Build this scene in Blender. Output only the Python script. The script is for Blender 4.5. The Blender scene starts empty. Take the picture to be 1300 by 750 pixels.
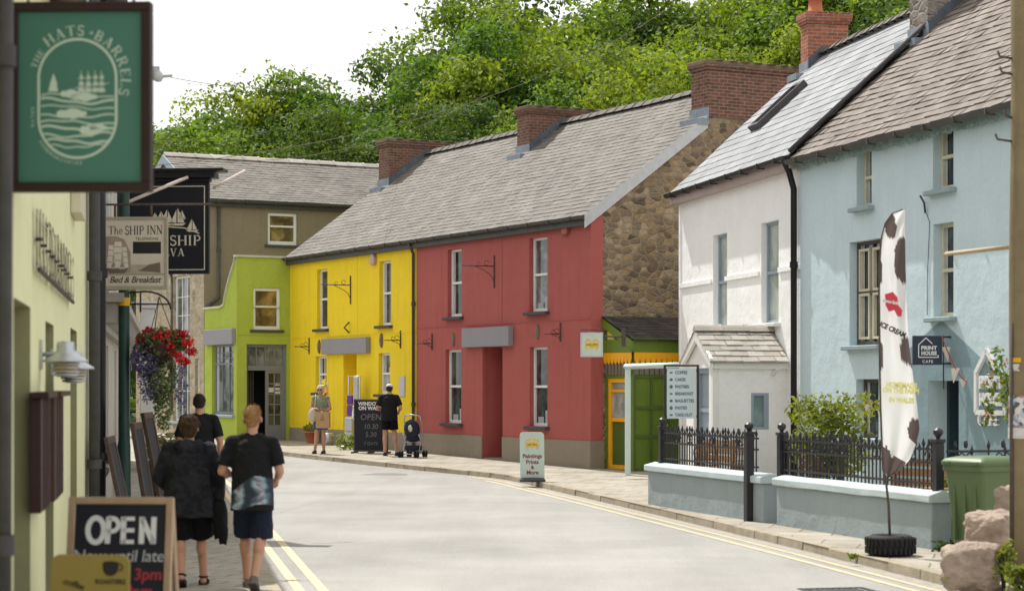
import bpy, bmesh, math, random
from mathutils import Vector, Matrix, Euler, noise
R = math.radians
random.seed(11)
sc = bpy.context.scene
COL = sc.collection
EYE, FP, CX, HY = 1.95, 2600.0, 650.0, 487.0   # camera height, focal length and horizon in photo pixels

def P(px, py, d):
    """point of the place at distance d seen at photo pixel px,py"""
    return Vector(((px - CX) / FP * d, d, EYE + (HY - py) / FP * d))

def gz(y):
    return 0.0145 * max(0.0, min(y, 75) - 40.0)

def G(px, d, h=0.0):
    return Vector(((px - CX) / FP * d, d, gz(d) + h))

# ------------------------------------------------------------------ objects
def tag(o, label, cat, group=None, kind=None):
    o['label'] = label
    o['category'] = cat
    if group: o['group'] = group
    if kind: o['kind'] = kind
    return o

def empty(name, loc=(0, 0, 0), rz=0.0, label=None, cat=None, group=None):
    o = bpy.data.objects.new(name, None)
    o.empty_display_size = 0.2
    COL.objects.link(o)
    o.location = loc
    o.rotation_euler = (0, 0, rz)
    if label: tag(o, label, cat, group)
    return o

def copy_tree(o, parent=None):
    c = o.copy()
    COL.objects.link(c)
    if parent: c.parent = parent
    for ch in [x for x in KIDS.get(o.name, [])]:
        k = copy_tree(ch, c)
        KIDS.setdefault(c.name, []).append(k)
    return c
KIDS = {}

class MB:
    def __init__(s):
        s.v, s.f, s.m, s.sm = [], [], [], []
    def add(s, vs, fs, m=0, smooth=False, M=None):
        b = len(s.v)
        for p in vs:
            p = Vector(p)
            s.v.append(M @ p if M else p)
        for f in fs:
            s.f.append([i + b for i in f]); s.m.append(m); s.sm.append(smooth)
        return s
    def quad(s, a, b, c, d, m=0, M=None):
        return s.add([a, b, c, d], [(0, 1, 2, 3)], m, False, M)
    def poly(s, pts, m=0, M=None):
        return s.add(pts, [tuple(range(len(pts)))], m, False, M)
    def box(s, x0, x1, y0, y1, z0, z1, m=0, M=None):
        vs = [(x0, y0, z0), (x1, y0, z0), (x1, y1, z0), (x0, y1, z0), (x0, y0, z1), (x1, y0, z1), (x1, y1, z1), (x0, y1, z1)]
        return s.add(vs, [(0, 3, 2, 1), (4, 5, 6, 7), (0, 1, 5, 4), (1, 2, 6, 5), (2, 3, 7, 6), (3, 0, 4, 7)], m, False, M)
    def cone(s, p0, p1, r0, r1=None, n=12, m=0, smooth=True, caps=True, M=None):
        p0, p1 = Vector(p0), Vector(p1)
        if r1 is None: r1 = r0
        ax = (p1 - p0)
        if ax.length < 1e-6: return s
        ax.normalize()
        t = Vector((0, 0, 1)) if abs(ax.z) < .9 else Vector((1, 0, 0))
        a = ax.cross(t).normalized(); b = ax.cross(a)
        vs = []
        for p, r in ((p0, r0), (p1, r1)):
            for i in range(n):
                q = 2 * math.pi * i / n
                vs.append(p + a * (r * math.cos(q)) + b * (r * math.sin(q)))
        fs = [(i, (i + 1) % n, n + (i + 1) % n, n + i) for i in range(n)]
        fs = [tuple(reversed(f)) for f in fs]
        s.add(vs, fs, m, smooth, M)
        if caps:
            s.add(vs[:n], [tuple(range(n))], m, False, M)
            s.add(vs[n:], [tuple(reversed(range(n)))], m, False, M)
        return s
    def tube(s, pts, r, n=8, m=0, M=None, closed=False):
        pts = [Vector(p) for p in pts]
        k = len(pts)
        vs = []
        prev = None
        for i, p in enumerate(pts):
            if i == 0: t = pts[1] - p
            elif i == k - 1: t = p - pts[i - 1]
            else: t = (pts[i + 1] - p).normalized() + (p - pts[i - 1]).normalized()
            t.normalize()
            if prev is None:
                w = Vector((0, 0, 1)) if abs(t.z) < .9 else Vector((1, 0, 0))
                a = t.cross(w).normalized()
            else:
                a = (prev - t * prev.dot(t))
                a = a.normalized() if a.length > 1e-6 else prev
            prev = a
            b = t.cross(a)
            rr = r[i] if isinstance(r, (list, tuple)) else r
            for j in range(n):
                q = 2 * math.pi * j / n
                vs.append(p + a * (rr * math.cos(q)) + b * (rr * math.sin(q)))
        fs = []
        for i in range(k - 1):
            for j in range(n):
                fs.append((i * n + j, i * n + (j + 1) % n, (i + 1) * n + (j + 1) % n, (i + 1) * n + j))
        fs.append(tuple(reversed(range(n)))); fs.append(tuple((k - 1) * n + j for j in range(n)))
        return s.add(vs, fs, m, True, M)
    def lathe(s, prof, n=16, m=0, M=None, smooth=True):
        k = len(prof)
        vs = [(r * math.cos(2 * math.pi * j / n), r * math.sin(2 * math.pi * j / n), z) for r, z in prof for j in range(n)]
        fs = [(i * n + j, i * n + (j + 1) % n, (i + 1) * n + (j + 1) % n, (i + 1) * n + j) for i in range(k - 1) for j in range(n)]
        s.add(vs, fs, m, smooth, M)
        s.add(vs[:n], [tuple(reversed(range(n)))], m, False, M)
        s.add(vs[-n:], [tuple(range(n))], m, False, M)
        return s
    def prism(s, pts, y0, y1, m=0, M=None):
        """outline pts (x,z) counter-clockwise seen from -y, extruded along y"""
        n = len(pts)
        vs = [(x, y0, z) for x, z in pts] + [(x, y1, z) for x, z in pts]
        fs = [tuple(range(n)), tuple(reversed(range(n, 2 * n)))]
        fs += [(i, n + i, n + (i + 1) % n, (i + 1) % n) for i in range(n)]
        return s.add(vs, fs, m, False, M)
    def ell(s, c, r, seg=12, m=0, M=None, rot=None, jit=0.0, seed=0):
        c = Vector(c); vs = []; rings = max(4, seg // 2)
        for i in range(1, rings):
            t = math.pi * i / rings
            for j in range(seg):
                q = 2 * math.pi * j / seg
                vs.append(Vector((math.sin(t) * math.cos(q), math.sin(t) * math.sin(q), math.cos(t))))
        vs.append(Vector((0, 0, 1))); vs.append(Vector((0, 0, -1)))
        out = []
        for p in vs:
            k = 1.0
            if jit: k += jit * noise.noise(p * 1.6 + Vector((seed * 3.7, seed * 1.3, seed))) + jit * .4 * noise.noise(p * 4 + Vector((seed, 0, 0)))
            q = Vector((p.x * r[0] * k, p.y * r[1] * k, p.z * r[2] * k))
            if rot: q = rot @ q
            out.append(q + c)
        fs = []
        for i in range(rings - 2):
            for j in range(seg):
                fs.append((i * seg + j, (i + 1) * seg + j, (i + 1) * seg + (j + 1) % seg, i * seg + (j + 1) % seg))
        T, B = len(vs) - 2, len(vs) - 1
        for j in range(seg):
            fs.append((T, j, (j + 1) % seg))
            fs.append((B, (rings - 2) * seg + (j + 1) % seg, (rings - 2) * seg + j))
        return s.add(out, fs, m, True, M)
    def mesh(s, me, M=None, m=0):
        return s.add([v.co for v in me.vertices], [tuple(p.vertices) for p in me.polygons], m, False, M)
    def build(s, name, mats, parent=None, bevel=0.0, seg=2, M=None):
        me = bpy.data.meshes.new(name)
        me.from_pydata([tuple(M @ p if M else p) for p in s.v], [], s.f)
        if not isinstance(mats, (list, tuple)): mats = [mats]
        for q in mats: me.materials.append(q)
        me.polygons.foreach_set('material_index', s.m)
        me.polygons.foreach_set('use_smooth', s.sm)
        me.update()
        uvl = me.uv_layers.new(name='UVMap')
        up = Vector((0, 0, 1))
        dat = [0.0] * (2 * len(me.loops))
        for p in me.polygons:
            n = p.normal
            if abs(n.z) > .93: t, b = Vector((1, 0, 0)), Vector((0, 1, 0))
            else:
                t = up.cross(n).normalized(); b = n.cross(t)
            for li in p.loop_indices:
                c = me.vertices[me.loops[li].vertex_index].co
                dat[2 * li] = c.dot(t); dat[2 * li + 1] = c.dot(b)
        uvl.data.foreach_set('uv', dat)
        o = bpy.data.objects.new(name, me)
        COL.objects.link(o)
        if parent is not None:
            o.parent = parent
            KIDS.setdefault(parent.name, []).append(o)
        if bevel:
            b = o.modifiers.new('Bevel', 'BEVEL')
            b.width = bevel; b.segments = seg; b.limit_method = 'ANGLE'; b.angle_limit = R(40)
        return o

def mx(loc=(0, 0, 0), rot=(0, 0, 0), s=1.0):
    return Matrix.Translation(Vector(loc)) @ Euler(rot, 'XYZ').to_matrix().to_4x4() @ Matrix.Scale(s, 4)

# text standing upright in the xz plane, read from -y
UPR = Matrix(((1, 0, 0, 0), (0, 0, -1, 0), (0, 1, 0, 0), (0, 0, 0, 1)))
_TC = {}
def text_me(body, size=1.0, ext=.004, off=0.0, shear=0.0, space=1.0, align='CENTER'):
    key = (body, size, ext, off, shear, space, align)
    if key in _TC: return _TC[key]
    cu = bpy.data.curves.new('lettering', 'FONT')
    cu.body = body; cu.size = size; cu.extrude = ext; cu.offset = off; cu.shear = shear
    cu.space_character = space; cu.align_x = align; cu.align_y = 'CENTER'; cu.resolution_u = 3
    ob = bpy.data.objects.new('lettering', cu)
    COL.objects.link(ob)
    bpy.context.view_layer.update()
    dg = bpy.context.evaluated_depsgraph_get()
    me = bpy.data.meshes.new_from_object(ob.evaluated_get(dg))
    bpy.data.objects.remove(ob); bpy.data.curves.remove(cu)
    _TC[key] = me
    return me
def text(mb, body, x, z, size, y=0.0, m=0, ext=.003, off=0.0, shear=0.0, space=1.0, align='CENTER', M=None, rot=0.0, sx=1.0):
    T = Matrix.Translation((x, y, z)) @ UPR @ Matrix.Rotation(rot, 4, 'Z') @ Matrix.Diagonal((sx, 1, 1, 1))
    mb.mesh(text_me(body, size, ext, off, shear, space, align), (M @ T) if M else T, m)

# small serif alphabet as strokes: (kind, ...) in a 0..1 high box
def _bar(x0, z0, x1, z1, w): return ('l', x0, z0, x1, z1, w)
TH, TN = .15, .055
def _ser(x, z, w=.26): return _bar(x - w / 2, z, x + w / 2, z, TN)
def _arc(cx, cz, rx, rz, a0, a1, w, n=14):
    pts = [(cx + rx * math.cos(R(a0 + (a1 - a0) * i / n)), cz + rz * math.sin(R(a0 + (a1 - a0) * i / n))) for i in range(n + 1)]
    return ('p', pts, w)
SER = {
 'T': (.8, [_bar(.4, 0, .4, 1, TH), _bar(.05, .97, .75, .97, TN), _bar(.06, .8, .06, .99, TN), _bar(.74, .8, .74, .99, TN), _ser(.4, .03)]),
 'H': (.95, [_bar(.18, 0, .18, 1, TH), _bar(.77, 0, .77, 1, TH), _bar(.18, .5, .77, .5, TN), _ser(.18, .03), _ser(.18, .97), _ser(.77, .03), _ser(.77, .97)]),
 'E': (.75, [_bar(.2, 0, .2, 1, TH), _bar(.08, .97, .66, .97, TN), _bar(.08, .03, .68, .03, TN), _bar(.2, .5, .5, .5, TN), _bar(.66, .78, .66, .99, TN), _bar(.68, .01, .68, .24, TN), _bar(.5, .4, .5, .6, TN)]),
 'A': (.9, [_bar(.16, 0, .43, 1, TN), _bar(.43, 1, .74, 0, TH), _bar(.25, .34, .62, .34, TN), _ser(.15, .03), _ser(.74, .03)]),
 'S': (.68, [_arc(.34, .74, .22, .23, 30, 270, .1), _arc(.34, .26, .24, .25, 90, -150, .12), _bar(.55, .76, .55, .97, TN), _bar(.11, .03, .11, .26, TN)]),
 'B': (.8, [_bar(.2, 0, .2, 1, TH), _arc(.4, .75, .24, .225, 90, -90, .1), _arc(.4, .26, .28, .235, 90, -90, .12), _bar(.08, .97, .42, .97, TN), _bar(.2, .515, .42, .515, TN), _bar(.08, .03, .42, .03, TN)]),
 'R': (.88, [_bar(.2, 0, .2, 1, TH), _arc(.4, .74, .25, .235, 90, -90, .11), _bar(.08, .97, .42, .97, TN), _bar(.2, .5, .42, .5, TN), _bar(.42, .5, .76, .02, TH * .9), _ser(.2, .03), _ser(.78, .03, .2)]),
 'L': (.74, [_bar(.2, 0, .2, 1, TH), _ser(.2, .97), _bar(.08, .03, .66, .03, TN), _bar(.66, .01, .66, .3, TN)]),
 'I': (.42, [_bar(.2, 0, .2, 1, TH), _ser(.2, .97), _ser(.2, .03)]),
 'P': (.76, [_bar(.2, 0, .2, 1, TH), _arc(.4, .72, .26, .25, 90, -90, .11), _bar(.08, .97, .42, .97, TN), _bar(.2, .47, .42, .47, TN), _ser(.2, .03)]),
 'N': (.95, [_bar(.18, 0, .18, 1, TN * 1.2), _bar(.77, 0, .77, 1, TN * 1.2), _bar(.16, .98, .77, .02, TH), _ser(.18, .03), _ser(.12, .97, .18), _ser(.77, .97)]),
 'V': (.9, [_bar(.16, 1, .46, 0, TH), _bar(.46, 0, .74, 1, TN), _ser(.16, .97), _ser(.74, .97)]),
 'O': (.92, [_arc(.44, .5, .32, .45, 0, 360, .1, 24)]),
 '+': (.6, [_bar(.28, .25, .28, .7, .09), _bar(.06, .47, .5, .47, .09)]),
 'h': (.72, [_bar(.17, 0, .17, 1, TH * .8), _arc(.38, .38, .17, .24, 180, 0, .07), _bar(.56, 0, .56, .4, TH * .8), _ser(.17, .03, .2), _ser(.56, .03, .2)]),
 'e': (.62, [_arc(.3, .31, .22, .29, -40, -360, .08), _bar(.1, .33, .52, .33, TN)]),
 ' ': (.4, []),
}
def _stroke(mb, pts, w, T, m):
    """flat ribbon with thickness, pts in xz"""
    n = len(pts)
    L, Rr = [], []
    for i in range(n):
        a = Vector(pts[max(0, i - 1)]); b = Vector(pts[min(n - 1, i + 1)])
        d = (b - a).normalized(); nn = Vector((-d.y, d.x)) * (w / 2)
        p = Vector(pts[i]); L.append(p + nn); Rr.append(p - nn)
    for i in range(n - 1):
        q = [Rr[i], Rr[i + 1], L[i + 1], L[i]]
        mb.add([T(c, 0) for c in q] , [(0, 1, 2, 3)], m)
def serif_width(s, track=0.0): return sum(SER[c][0] + track for c in s)
def serif(mb, s, x, z, h, y=0.0, m=0, track=.02, sx=1.0, arc=None, M=None):
    """serif lettering centred on x (baseline z), or along a circle arc=(cx, cz, radius, centre angle in degrees)"""
    W = serif_width(s, track) * h * sx
    cur = 0.0
    for k, ch in enumerate(s):
        w, st = SER[ch]
        adv = (w + track) * h * sx
        def T(c, lift, cur=cur, adv=adv, k=k):
            lx, lz = c.x * h * sx, c.y * h
            if arc:
                cx, cz, rad, ang = arc
                a = R(ang) - ((cur + adv / 2) - W / 2) / rad
                ux, uz = math.sin(a) , -math.cos(a)     # tangent, clockwise
                rx, rz = math.cos(a), math.sin(a)
                px = cx + rx * (rad + lz) + ux * (lx - adv / 2)
                pz = cz + rz * (rad + lz) + uz * (lx - adv / 2)
            else:
                px, pz = x - W / 2 + cur + lx, z + lz
            v = Vector((px, y - .0004 * (k % 2), pz))
            return M @ v if M else v
        for q in st:
            if q[0] == 'l': _stroke(mb, [(q[1], q[2]), (q[3], q[4])], q[5], T, m)
            else: _stroke(mb, q[1], q[2], T, m)
        cur += adv

class Frame:
    """facade frame: x along the wall (left to right from the street), y inward, z up"""
    def __init__(s, x, y, ang):
        s.o = Vector((x, y, 0)); s.a = ang
        s.R = Matrix.Rotation(ang, 3, 'Z')
    def hit(s, px, py, c=0.0):
        ro = s.R.transposed() @ (Vector((0, 0, EYE)) - s.o)
        rd = s.R.transposed() @ Vector(((px - CX) / FP, 1, (HY - py) / FP))
        t = (c - ro.y) / rd.y
        h = ro + rd * t
        return h.x, h.z
    def rect(s, x0, x1, yt, yb, c=0.0):
        a = s.hit(x0, (yt + yb) / 2, c)[0]; b = s.hit(x1, (yt + yb) / 2, c)[0]
        m = (x0 + x1) / 2
        return (a, b, s.hit(m, yb, c)[1], s.hit(m, yt, c)[1])
    def w(s, x, y, z): return s.R @ Vector((x, y, z)) + s.o
    def hitplane(s, px, py, p0, n):
        ro = s.R.transposed() @ (Vector((0, 0, EYE)) - s.o)
        rd = s.R.transposed() @ Vector(((px - CX) / FP, 1, (HY - py) / FP))
        p0, n = Vector(p0), Vector(n)
        t = (p0 - ro).dot(n) / rd.dot(n)
        return ro + rd * t
# ------------------------------------------------------------------ materials
def _mat(name):
    m = bpy.data.materials.new(name); m.use_nodes = True
    nt = m.node_tree; nt.nodes.clear()
    out = nt.nodes.new('ShaderNodeOutputMaterial')
    b = nt.nodes.new('ShaderNodeBsdfPrincipled')
    nt.links.new(b.outputs[0], out.inputs[0])
    return m, nt, b, out
def N(nt, t, **kw):
    n = nt.nodes.new(t)
    for k, v in kw.items():
        if k in n.inputs.keys(): n.inputs[k].default_value = v
        else: setattr(n, k, v)
    return n
def L(nt, a, b): nt.links.new(a, b)
def ramp(nt, fac, stops, interp='LINEAR'):
    r = nt.nodes.new('ShaderNodeValToRGB'); e = r.color_ramp; e.interpolation = interp
    while len(e.elements) < len(stops): e.elements.new(.5)
    for el, (p, c) in zip(e.elements, stops):
        el.position = p; el.color = (*c, 1) if len(c) == 3 else c
    if fac is not None: L(nt, fac, r.inputs[0])
    return r
def mixc(nt, fac, a, b, mode='MIX'):
    n = nt.nodes.new('ShaderNodeMix'); n.data_type = 'RGBA'; n.blend_type = mode
    for sock, v in ((n.inputs[0], fac), (n.inputs[6], a), (n.inputs[7], b)):
        if hasattr(v, 'node'): L(nt, v, sock)
        elif isinstance(v, (int, float)): sock.default_value = v
        else: sock.default_value = (*v, 1)
    return n.outputs[2]
def coords(nt, kind='Object', scale=(1, 1, 1)):
    tc = nt.nodes.new('ShaderNodeTexCoord')
    mp = nt.nodes.new('ShaderNodeMapping'); mp.inputs['Scale'].default_value = scale
    L(nt, tc.outputs[kind], mp.inputs[0])
    return mp.outputs[0]
def nz(nt, vec, scale, detail=5, rough=.6, dist=0.0):
    n = N(nt, 'ShaderNodeTexNoise', Scale=scale, Detail=detail, Roughness=rough, Distortion=dist)
    L(nt, vec, n.inputs['Vector']); return n
def bump(nt, b, h, strength=.3, dist=.02, prev=None):
    n = N(nt, 'ShaderNodeBump', Strength=strength, Distance=dist)
    L(nt, h, n.inputs['Height'])
    if prev: L(nt, prev, n.inputs['Normal'])
    if b: L(nt, n.outputs[0], b.inputs['Normal'])
    return n.outputs[0]
def sc3(c, k): return tuple(min(1, x * k) for x in c)
def rough_mat(name, base, rough=.8, var=.12, scale=3.0, bs=60.0, bst=.15, bd=.01, metal=0.0, spec=.3, dirt=0.0, streak=0.0, dirtc=(.12, .10, .07), coat=0.0):
    m, nt, b, out = _mat(name)
    v = coords(nt)
    n1 = nz(nt, v, scale)
    c = mixc(nt, n1.outputs[0], sc3(base, 1 - var * 1.6), sc3(base, 1 + var * 1.2))
    if streak:
        vs = coords(nt, 'Object', (2.5, 2.5, .22))
        n2 = nz(nt, vs, 2.2, 6, .65)
        r2 = ramp(nt, n2.outputs[0], [(.5, (0, 0, 0)), (.72, (1, 1, 1))])
        mm = N(nt, 'ShaderNodeMath', operation='MULTIPLY'); L(nt, r2.outputs[0], mm.inputs[0]); mm.inputs[1].default_value = streak
        c = mixc(nt, mm.outputs[0], c, dirtc)
    if dirt:
        n3 = nz(nt, v, .9, 8, .7)
        r3 = ramp(nt, n3.outputs[0], [(.48, (0, 0, 0)), (.75, (1, 1, 1))])
        mm = N(nt, 'ShaderNodeMath', operation='MULTIPLY'); L(nt, r3.outputs[0], mm.inputs[0]); mm.inputs[1].default_value = dirt
        c = mixc(nt, mm.outputs[0], c, dirtc)
    L(nt, c, b.inputs['Base Color'])
    b.inputs['Roughness'].default_value = rough; b.inputs['Metallic'].default_value = metal
    b.inputs['Specular IOR Level'].default_value = spec
    if coat: b.inputs['Coat Weight'].default_value = coat
    if bst:
        n4 = nz(nt, v, bs, 6, .65)
        bump(nt, b, n4.outputs[0], bst, bd)
    return m
def render_mat(name, base, dirt=.1, streak=.15, lumps=.25, dirtc=(.14, .12, .09), stucco=22):
    """painted masonry: lumpy, weathered, grimy near the ground"""
    m, nt, b, out = _mat(name)
    v = coords(nt)
    n1 = nz(nt, v, 1.3, 7, .6)
    c = mixc(nt, n1.outputs[0], sc3(base, .86), sc3(base, 1.1))
    n5 = nz(nt, v, 14, 6, .7)
    r5 = ramp(nt, n5.outputs[0], [(.35, (.8, .8, .8)), (.6, (1, 1, 1))])
    c = mixc(nt, .3, c, r5.outputs[0], 'MULTIPLY')
    vs = coords(nt, 'Object', (3.0, 3.0, .18))
    n2 = nz(nt, vs, 2.0, 7, .7)
    r2 = ramp(nt, n2.outputs[0], [(.52, (0, 0, 0)), (.78, (1, 1, 1))])
    k = N(nt, 'ShaderNodeMath', operation='MULTIPLY'); L(nt, r2.outputs[0], k.inputs[0]); k.inputs[1].default_value = streak
    c = mixc(nt, k.outputs[0], c, dirtc)
    n3 = nz(nt, v, 2.4, 9, .75)
    r3 = ramp(nt, n3.outputs[0], [(.55, (0, 0, 0)), (.7, (1, 1, 1))])
    k = N(nt, 'ShaderNodeMath', operation='MULTIPLY'); L(nt, r3.outputs[0], k.inputs[0]); k.inputs[1].default_value = dirt
    c = mixc(nt, k.outputs[0], c, sc3(base, .55))
    # splash zone
    se = N(nt, 'ShaderNodeSeparateXYZ'); L(nt, v, se.inputs[0])
    mr = N(nt, 'ShaderNodeMapRange'); L(nt, se.outputs[2], mr.inputs[0])
    mr.inputs[1].default_value = .2; mr.inputs[2].default_value = 1.3; mr.inputs[3].default_value = .3; mr.inputs[4].default_value = 0
    k = N(nt, 'ShaderNodeMath', operation='MULTIPLY'); L(nt, mr.outputs[0], k.inputs[0]); L(nt, n3.outputs[0], k.inputs[1])
    c = mixc(nt, k.outputs[0], c, dirtc)
    L(nt, c, b.inputs['Base Color'])
    b.inputs['Roughness'].default_value = .85; b.inputs['Specular IOR Level'].default_value = .25
    nb = nz(nt, v, stucco, 5, .6); nb2 = nz(nt, v, 3.0, 3, .5)
    a = bump(nt, None, nb2.outputs[0], lumps, .08)
    bump(nt, b, nb.outputs[0], lumps, .02, a)
    return m
def brick_mat(name, a=(.30, .10, .06), bb=(.20, .065, .045), mortar=(.28, .22, .18), w=.225, h=.075, ms=.011, bst=.5):
    m, nt, b, out = _mat(name)
    v = coords(nt, 'UV')
    t = N(nt, 'ShaderNodeTexBrick', Scale=1.0)
    t.inputs['Brick Width'].default_value = w; t.inputs['Row Height'].default_value = h; t.inputs['Mortar Size'].default_value = ms
    t.inputs['Color1'].default_value = (*a, 1); t.inputs['Color2'].default_value = (*bb, 1); t.inputs['Mortar'].default_value = (*mortar, 1)
    t.inputs['Bias'].default_value = .0; t.inputs['Mortar Smooth'].default_value = .25
    wv = nz(nt, v, 3.0, 2, .5)
    mp = N(nt, 'ShaderNodeVectorMath', operation='MULTIPLY_ADD'); L(nt, wv.outputs['Color'], mp.inputs[0]); mp.inputs[1].default_value = (.03, .03, 0); L(nt, v, mp.inputs[2])
    L(nt, mp.outputs[0], t.inputs['Vector'])
    n = nz(nt, v, 5, 8, .7)
    c = mixc(nt, .55, t.outputs['Color'], ramp(nt, n.outputs[0], [(.3, (.35, .35, .35)), (.62, (1.15, 1.1, 1.05))]).outputs[0], 'MULTIPLY')
    L(nt, c, b.inputs['Base Color']); b.inputs['Roughness'].default_value = .9
    b.inputs['Specular IOR Level'].default_value = .2
    bump(nt, b, t.outputs['Fac'], -bst, .012)
    return m
def stone_mat(name, cols, mortar=(.25, .21, .15), scale=(3.6, 6.4, 1), mw=.045, warp=.12):
    m, nt, b, out = _mat(name)
    v0 = coords(nt, 'UV')
    wv = nz(nt, v0, 4.0, 3, .55)
    mp = N(nt, 'ShaderNodeVectorMath', operation='MULTIPLY_ADD'); L(nt, wv.outputs['Color'], mp.inputs[0]); mp.inputs[1].default_value = (warp, warp, 0); L(nt, v0, mp.inputs[2])
    sm = N(nt, 'ShaderNodeMapping'); sm.inputs['Scale'].default_value = scale; L(nt, mp.outputs[0], sm.inputs[0])
    vo = N(nt, 'ShaderNodeTexVoronoi', voronoi_dimensions='2D'); vo.inputs['Scale'].default_value = 1.0; vo.inputs['Randomness'].default_value = .9
    L(nt, sm.outputs[0], vo.inputs['Vector'])
    ve = N(nt, 'ShaderNodeTexVoronoi', voronoi_dimensions='2D', feature='DISTANCE_TO_EDGE'); ve.inputs['Scale'].default_value = 1.0; ve.inputs['Randomness'].default_value = .9
    L(nt, sm.outputs[0], ve.inputs['Vector'])
    se = N(nt, 'ShaderNodeSeparateColor'); L(nt, vo.outputs['Color'], se.inputs[0])
    k = len(cols)
    c = ramp(nt, se.outputs[0], [(i / (k - 1), q) for i, q in enumerate(cols)]).outputs[0]
    n = nz(nt, v0, 9, 8, .7)
    c = mixc(nt, .7, c, ramp(nt, n.outputs[0], [(.3, (.45, .45, .45)), (.65, (1.2, 1.17, 1.1))]).outputs[0], 'MULTIPLY')
    em = ramp(nt, ve.outputs['Distance'], [(mw, (1, 1, 1)), (mw * 2.6, (0, 0, 0))])
    n2 = nz(nt, v0, 1.1, 4, .6)
    k2 = ramp(nt, n2.outputs[0], [(.35, (.35, .35, .35)), (.65, (1, 1, 1))])
    kk = N(nt, 'ShaderNodeMath', operation='MULTIPLY'); L(nt, em.outputs[0], kk.inputs[0]); L(nt, k2.outputs[0], kk.inputs[1])
    c = mixc(nt, kk.outputs[0], c, mortar)
    L(nt, c, b.inputs['Base Color']); b.inputs['Roughness'].default_value = .92; b.inputs['Specular IOR Level'].default_value = .15
    hr = ramp(nt, ve.outputs['Distance'], [(0, (0, 0, 0)), (.16, (1, 1, 1))])
    a = bump(nt, None, n.outputs[0], .35, .02)
    bump(nt, b, hr.outputs[0], .7, .03, a)
    return m
def slate_mat(name, cols, rough=.65, lichen=.25, lc=(.42, .40, .33), spec=.3):
    m, nt, b, out = _mat(name)
    g = N(nt, 'ShaderNodeNewGeometry')
    k = len(cols)
    c = ramp(nt, g.outputs['Random Per Island'], [(i / (k - 1), q) for i, q in enumerate(cols)]).outputs[0]
    v = coords(nt)
    n = nz(nt, v, 1.2, 8, .7)
    c = mixc(nt, .7, c, ramp(nt, n.outputs[0], [(.32, (.6, .6, .6)), (.66, (1.2, 1.2, 1.18))]).outputs[0], 'MULTIPLY')
    n2 = nz(nt, v, 6, 8, .72)
    r = ramp(nt, n2.outputs[0], [(.55, (0, 0, 0)), (.68, (1, 1, 1))])
    kk = N(nt, 'ShaderNodeMath', operation='MULTIPLY'); L(nt, r.outputs[0], kk.inputs[0]); kk.inputs[1].default_value = lichen
    c = mixc(nt, kk.outputs[0], c, lc)
    L(nt, c, b.inputs['Base Color']); b.inputs['Roughness'].default_value = rough; b.inputs['Specular IOR Level'].default_value = spec
    nb = nz(nt, v, 25, 5, .7); bump(nt, b, nb.outputs[0], .35, .015)
    return m
def glass_mat(name, base=(.018, .022, .022), hi=(.075, .088, .078), rough=.04, spec=.5):  # default hi paints greenish reflections into the pane colour
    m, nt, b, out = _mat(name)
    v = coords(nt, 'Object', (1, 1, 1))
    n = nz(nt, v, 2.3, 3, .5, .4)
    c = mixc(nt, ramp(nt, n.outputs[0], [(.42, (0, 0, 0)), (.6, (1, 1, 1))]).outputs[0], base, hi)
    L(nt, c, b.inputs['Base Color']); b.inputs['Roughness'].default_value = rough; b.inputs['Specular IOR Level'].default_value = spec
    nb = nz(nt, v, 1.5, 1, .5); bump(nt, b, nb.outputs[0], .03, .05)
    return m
def leaf_mat(name, dark, light, trans=.45, tc=None):
    m, nt, b, out = _mat(name)
    nt.nodes.remove(b)
    g = N(nt, 'ShaderNodeNewGeometry'); oi = N(nt, 'ShaderNodeObjectInfo')
    v = coords(nt)
    n = nz(nt, v, .45, 3, .5)
    ad = N(nt, 'ShaderNodeMath', operation='MULTIPLY_ADD'); L(nt, g.outputs['Random Per Island'], ad.inputs[0]); ad.inputs[1].default_value = .55
    mr = N(nt, 'ShaderNodeMapRange'); L(nt, n.outputs[0], mr.inputs[0]); mr.inputs[1].default_value = .3; mr.inputs[2].default_value = .7; mr.inputs[3].default_value = -.1; mr.inputs[4].default_value = .55
    L(nt, mr.outputs[0], ad.inputs[2])
    c = ramp(nt, ad.outputs[0], [(0, dark), (1, light)]).outputs[0]
    hs = N(nt, 'ShaderNodeHueSaturation'); L(nt, c, hs.inputs['Color'])
    mh = N(nt, 'ShaderNodeMapRange'); L(nt, oi.outputs['Random'], mh.inputs[0]); mh.inputs[3].default_value = .492; mh.inputs[4].default_value = .522
    L(nt, mh.outputs[0], hs.inputs['Hue'])
    mv = N(nt, 'ShaderNodeMapRange'); L(nt, oi.outputs['Random'], mv.inputs[0]); mv.inputs[3].default_value = 1.15; mv.inputs[4].default_value = .8
    L(nt, mv.outputs[0], hs.inputs['Value'])
    d = N(nt, 'ShaderNodeBsdfPrincipled'); d.inputs['Roughness'].default_value = .6; d.inputs['Specular IOR Level'].default_value = .2
    L(nt, hs.outputs[0], d.inputs['Base Color'])
    t = N(nt, 'ShaderNodeBsdfTranslucent')
    tcn = mixc(nt, 1.0, hs.outputs[0], tc or (1.5, 1.35, .5), 'MULTIPLY')
    L(nt, tcn, t.inputs['Color'])
    ms = N(nt, 'ShaderNodeMixShader'); ms.inputs[0].default_value = trans
    L(nt, d.outputs[0], ms.inputs[1]); L(nt, t.outputs[0], ms.inputs[2]); L(nt, ms.outputs[0], out.inputs[0])
    return m

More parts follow.
